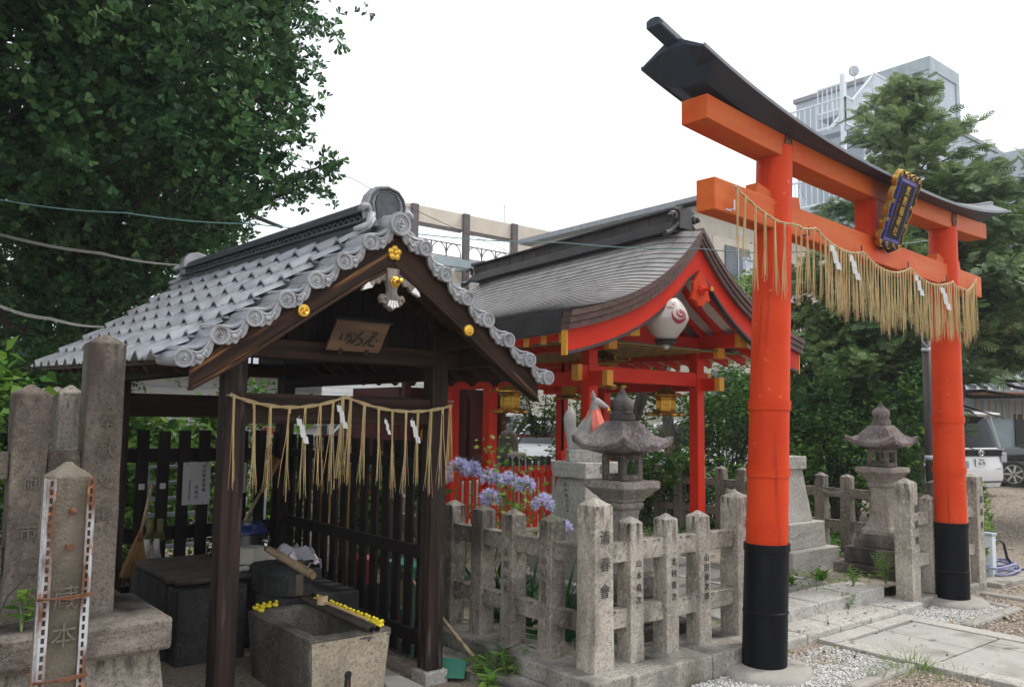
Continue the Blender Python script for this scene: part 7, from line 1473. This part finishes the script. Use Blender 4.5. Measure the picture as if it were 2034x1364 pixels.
# beige apartment block with balcony
BB = bd_thing('apartment_building', 'beige tiled apartment block with glazed balcony behind the hall', (20, 15, 0)); k_ = 17.45; j_ = 13.6; JE = 20.5
MB().box(k_, 30, j_, JE, 0, 7.3).build('wall', 'beige_tile', BB); b = MB(); b.loft([[(k_-.35, j_-.35, 7.301), (30.3, j_-.35, 7.301), (30.3, JE+.3, 7.301), (k_-.35, JE+.3, 7.301)], [(k_-.35, j_-.35, 7.45), (30.3, j_-.35, 7.45), (30.3, JE+.3, 7.45), (k_-.35, JE+.3, 7.45)], [(k_+2.5, j_+2.5, 8.2), (28, j_+2.5, 8.2), (28, JE-2, 8.2), (k_+2.5, JE-2, 8.2)]]); b.build('roof', 'slate_roof', BB)
MB().box(k_+.5, k_+2.6, j_-.02, j_+.04, 4.5, 6.55).build('balcony_recess', 'beige_wall', BB)
f = MB().box(k_+1.0, k_+2.1, j_-.06, j_-.021, 5.1, 6.35).build('window', 'window', BB); MB().box(k_+1.53, k_+1.57, j_-.075, j_-.061, 5.1, 6.35).build('frame', 'steel', f)
b = MB(); b.box(k_+.6, k_+2.9, j_-.95, j_-.91, 4.95, 5.75); pb = b.build('balcony_panel', 'pale_glass', BB); b = MB()
for i in range(4): x = k_+.6+i*.76; b.box(x-.025, x+.025, j_-.99, j_-.90, 4.8, 5.8)
b.box(k_+.55, k_+2.95, j_-.99, j_-.90, 5.76, 5.82); b.box(k_+.5, k_+3, j_-1.0, j_-.03, 4.62, 4.82); b.build('balcony_frame', 'steel', pb)
b = MB(); b.box(k_-.06, k_-.002, j_+1.0, j_+2.2, 5.6, 6.2); b.box(k_-.06, k_-.002, j_+4.0, j_+5.2, 5.6, 6.2); b.build('window', 'window', BB)
MB().box(k_-.5, k_-.003, j_+.6, j_+2.6, 6.55, 6.68).build('window_hood', 'steel', BB); b = MB(); grid_seams(b, 'y', k_, 30, 0, 7.3, 20, 16, j_-.001, .006); b.build('tile_joints', 'beige_wall', BB)
for i in range(3): MB().box(k_+.4+i*2.4, k_+1.9+i*2.4, j_-.03, j_-.002, 1.7, 2.9).build('window', 'window', BB)
MB().box(k_+1.6, k_+2.0, j_-.012, j_-.002, 6.72, 6.84).build('vent_cap', 'steel', BB)
# low pale canopy and wall along the lot behind the hall
BC = thing('carport', 'long pale carport canopy in front of the parking lot wall behind the hall', 'carport', (14, 19, 0))
MB().box(5, 40, 21.5, 21.8, 0, 3.2).build('back_wall', 'carport', BC); b = MB()
for i in range(9): b.box(5, 40, 21.46, 21.5, 1.75+i*.16, 1.77+i*.16)
b.build('siding_lines', 'steel', BC); b = MB(); b.loft([[(5, y, z), (40, y, z), (40, y, z+.06), (5, y, z+.06)] for y, z in ((18.6, 1.62), (21.4, 1.75))]); b.build('canopy', 'carport', BC); b = MB()
for i in range(18): x = 5.5+i*2; b.box(x-.06, x+.06, 18.7, 18.82, 0, 1.62); b.bar((x, 18.76, 1.1), (x+.5, 18.76, 1.6), .06, .06)
b.build('canopy_posts', 'steel', BC); b = MB(); b.box(5, 40, 21.0, 21.1, 0, 1.3); b.build('dark_fence', 'brown_steel', BC)
BD = thing('low_stone_wall', 'low grey block wall with dark rail behind the court', 'wall', (7.5, 10.4, 0)); b = MB(); b.box(4.5, 13.5, 10.0 if False else 13.0, 13.2, 0, .62); b.build('block_wall', 'granite_warm', BD); b = MB(); b.box(4.5, 13.5, 13.06, 13.12, 1.18, 1.24)
for i in range(8): b.box(4.7+i*1.2, 4.76+i*1.2, 13.06, 13.12, .62, 1.2)
b.build('rail', 'hall_dark_red', BD)
BG = thing('storage_shed', 'pale horizontal sided shed behind the pavilion and ginkgo', 'shed', (2.5, 13, 0)); MB().box(1.6, 6.2, 12.6, 15, 0, 2.15).build('wall', 'carport', BG); b = MB()
for i in range(10): b.box(1.6, 6.2, 12.57, 12.598, .25+i*.19, .268+i*.19)
b.build('siding_lines', 'steel', BG); b = MB(); b.loft([[(1.4, y, z), (6.4, y, z), (6.4, y, z+.08), (1.4, y, z+.08)] for y, z in ((12.3, 2.18), (15.2, 2.7))]); b.build('roof', 'slate_roof', BG)
# grey clad block with outside stairs
BE = bd_thing('clad_building', 'tall blue grey clad building with white outside stairs and railings behind the cypress', (36, 20, 0)); q0 = at(1712, 150, 36)
ax, ay = q0.x, q0.y
MB().box(ax, ax+16, ay, ay+3.2, 0, 16.3).build('wall', 'grey_panel', BE); b = MB(); b.box(ax-.1, ax+16.1, ay-.1, ay+3.3, 16.301, 16.5); b.build('parapet', 'slate_roof', BE)
b = MB()
for i in range(1, 16): b.box(ax+i-.02, ax+i+.02, ay-.02, ay-.002, 0, 16.2)
for i in range(5): b.box(ax, ax+16, ay-.018, ay-.001, 3.1+i*3, 3.16+i*3)
for i in range(1, 3): b.box(ax-.02, ax-.002, ay+i-.02, ay+i+.02, 0, 16.2)
b.build('panel_seams', 'teal_steel', BE)
for fl in range(5):
    for i in range(3): f = MB().box(ax+1.2+i*2.6, ax+2.3+i*2.6, ay-.05, ay-.021, 1.2+fl*3, 2.5+fl*3).build('window', 'window', BE)
q1 = at(1845, 112, 40.5); b = MB(); b.box(q1.x, q1.x+3.2, q1.y, q1.y+4.2, 12, q1.z-.15); ph = b.build('penthouse', 'grey_panel', BE); b = MB(); b.box(q1.x-.06, q1.x+3.26, q1.y-.06, q1.y+4.26, q1.z-.65, q1.z); b.box(q1.x-.06, q1.x+.4, q1.y-.06, q1.y-.002, 16.96, q1.z-.66); b.box(q1.x+2.9, q1.x+3.26, q1.y-.06, q1.y-.002, 16.96, q1.z-.66); b.build('penthouse_band', 'teal_steel', ph); b = MB()
for i in range(7): b.box(q1.x-.05, q1.x-.003, q1.y+.9+i*.22, q1.y+1.0+i*.22, 17.0, q1.z-.9)
b.build('louvre', 'white_steel', ph); MB().box(q1.x-.06, q1.x-.004, q1.y+2.6, q1.y+3.7, 17.0, 18.2).build('penthouse_window', 'window', ph)
q2 = at(1975, 315, 34); MB().box(q2.x-1.5, q2.x+7, q2.y-3.5, q2.y+2, 0, q2.z-.3).build('lower_wing', 'grey_panel', BE); b = MB(); b.box(q2.x-1.6, q2.x+7.1, q2.y-3.6, q2.y-3.5, q2.z-.299, q2.z-.15)
for i in range(9): b.box(q2.x-1.55+i, q2.x-1.50+i, q2.y-3.58, q2.y-3.53, q2.z-.15, q2.z+.9)
for i in range(4): b.box(q2.x-1.55, q2.x+6.5, q2.y-3.57, q2.y-3.54, q2.z+.1+i*.25, q2.z+.12+i*.25)
b.build('roof_railing', 'steel', BE)
# stairs: landings on the left of the block with sloping flights between them
sx0, sx1 = ax-2.9, ax-.05
def rail(b, p, q, h=1.15, n=12, r_=.035):
    p, q = V(p), V(q); up = V((0, 0, h)); b.bar(p+up, q+up, .07, .07); b.bar(p+V((0, 0, .08)), q+V((0, 0, .08)), .05, .08)
    for i in range(n+1): e = p+(q-p)*i/n; b.bar(e+V((0, 0, .05)), e+up, r_, r_, (0, 1, 0))
for fl in range(5):
    zz = 14.75-fl*3.0; t = MB(); t.box(sx0+1.35, sx1, ay-1.3, ay+1.2, zz-.18, zz); ld = t.build('landing', 'grey_panel', BE)
    for p_, q_, n_ in (((sx0+1.35, ay-1.3, zz), (sx1, ay-1.3, zz), 12), ((sx0+1.35, ay-.1, zz), (sx0+1.35, ay+1.2, zz), 6), ((sx1-.02, ay-1.3, zz), (sx1-.02, ay-.1, zz), 5)): b = MB(); rail(b, p_, q_, n=n_); b.build('railing', 'white_steel', ld)
    t = MB(); a_, c_ = V((sx0+1.35, ay-.7, zz-.1)), V((sx0-.35, ay-.7, zz-1.6)); t.bar(a_+V((0, -.55, 0)), c_+V((0, -.55, 0)), .06, .32); t.bar(a_+V((0, .55, 0)), c_+V((0, .55, 0)), .06, .32)
    for i in range(9): e = a_+(c_-a_)*(i+.5)/9; t.box(e.x-.15, e.x+.15, e.y-.52, e.y+.52, e.z-.03, e.z+.01)
    fg = t.build('stair_flight', 'white_steel', BE); b = MB(); rail(b, a_+V((0, -.55, .05)), c_+V((0, -.55, .05)), 1.1, 12); b.build('railing', 'white_steel', fg)
    t = MB(); t.box(sx0-.95, sx0-.35, ay-1.3, ay+1.2, zz-1.78, zz-1.6); l2 = t.build('landing', 'grey_panel', BE); 
    for p_, q_, n_ in (((sx0-.95, ay-1.3, zz-1.6), (sx0-.35, ay-1.3, zz-1.6), 5), ((sx0-.95, ay-1.3, zz-1.6), (sx0-.95, ay+1.2, zz-1.6), 10)): b = MB(); rail(b, p_, q_, n=n_); b.build('railing', 'white_steel', l2)
    t = MB(); a_, c_ = V((sx0-.35, ay+.6, zz-1.7)), V((sx0+1.35, ay+.6, zz-3.1)); t.bar(a_, c_, .9, .14); fg = t.build('stair_flight', 'grey_panel', BE); b = MB(); rail(b, a_+V((0, .5, .05)), c_+V((0, .5, .05)), 1.1, 12); b.build('railing', 'white_steel', fg)
b = MB()
for x in (sx0-.90, sx0+1.355, sx1-.1): b.box(x-.09, x+.09, ay-1.25, ay-1.10, 0, 15.25)
b.build('stair_column', 'white_steel', BE)
q3 = at(1697, 141, 35.2); t = thing('satellite_dish', 'small white satellite dish on the stair landing of the grey building', 'satellite dish', tuple(q3)); b = MB(); b.lathe((0, 0, 0), [(.002, 0), (.13, .02), (.22, .06), (.23, .065), (.13, .03), (.002, .015)], 20); b.xf(Matrix.Translation(q3) @ Matrix.Rotation(R(65), 4, 'Y') @ Matrix.Rotation(R(180), 4, 'X')); b.build('dish', 'white_steel', t, smooth=True); b = MB(); b.tube([tuple(q3), tuple(q3+V((.05, 0, -.9)))], .03, 6); b.build('mast', 'steel', t)
# old house with tiled roof at the right edge
q4 = at(1885, 785, 23.5); BH = thing('tiled_house', 'old grey house with tiled roof and copper gutter at the right edge', 'house', (q4.x, q4.y, 0)); hx0 = q4.x
hd = V((cr.x, cr.y, 0)).normalized(); bk = V((cf.x, cf.y, 0)).normalized(); HM = Matrix((( .80, .60, 0, q4.x), (-.60, .80, 0, q4.y), (0, 0, 1, 0), (0, 0, 0, 1)))
MB().box(-1.5, 9, .8, 6, 0, 2.4).xf(HM).build('wall', 'teal_steel', BH); b = MB()
for i in range(34):
    x = -1.9+i*.33; b.tube([(x, 0, 2.62), (x, 1.6, 3.5), (x, 3.2, 4.5)], .085, 6)
b.loft([[(-2.1, y, z), (9.3, y, z), (9.3, y, z+.06), (-2.1, y, z+.06)] for y, z in ((0, 2.52), (1.6, 3.42), (3.2, 4.42))]); b.xf(HM); b.build('roof', 'tile', BH, smooth=True, angle=40)
b = MB(); b.tube([(-2.1, -.06, 2.46), (9.3, -.06, 2.46)], .055, 8); b.xf(HM); b.build('gutter', 'rust', BH); b = MB(); b.box(2.4, 6.0, .74, .797, .0, 1.9); b.xf(HM); b.build('dark_opening', 'black', BH); b = MB()
for i in range(28): b.box(1.2+i*.2, 1.24+i*.2, .70, .735, 1.75, 2.3)
b.xf(HM); b.build('bamboo_blind', 'broom', BH); MB().box(.4, .75, .70, .79, 1.45, 1.85).xf(HM).build('meter_box', 'white_steel', BH, bevel=.01)

# ================================================================== thin even haze over the whole place, added in place of lens glare
b = MB(); b.box(-60, 90, -40, 80, -1.06, 24); hz_ = b.build('haze', 'paper'); hz_.data.materials.clear(); hm = bpy.data.materials.new('haze'); hm.use_nodes = True; hm.node_tree.nodes.clear()
vo = hm.node_tree.nodes.new('ShaderNodeVolumePrincipled'); vo.inputs['Color'].default_value = (.92, .96, 1, 1); vo.inputs['Density'].default_value = .0014; vo.inputs['Anisotropy'].default_value = .3
ho = hm.node_tree.nodes.new('ShaderNodeOutputMaterial'); hm.node_tree.links.new(vo.outputs[0], ho.inputs['Volume']); hz_.data.materials.append(hm); hz_['kind'] = 'stuff'; hz_['label'] = 'thin pale haze added over the shrine and the far buildings for lens glare'; hz_['category'] = 'haze'
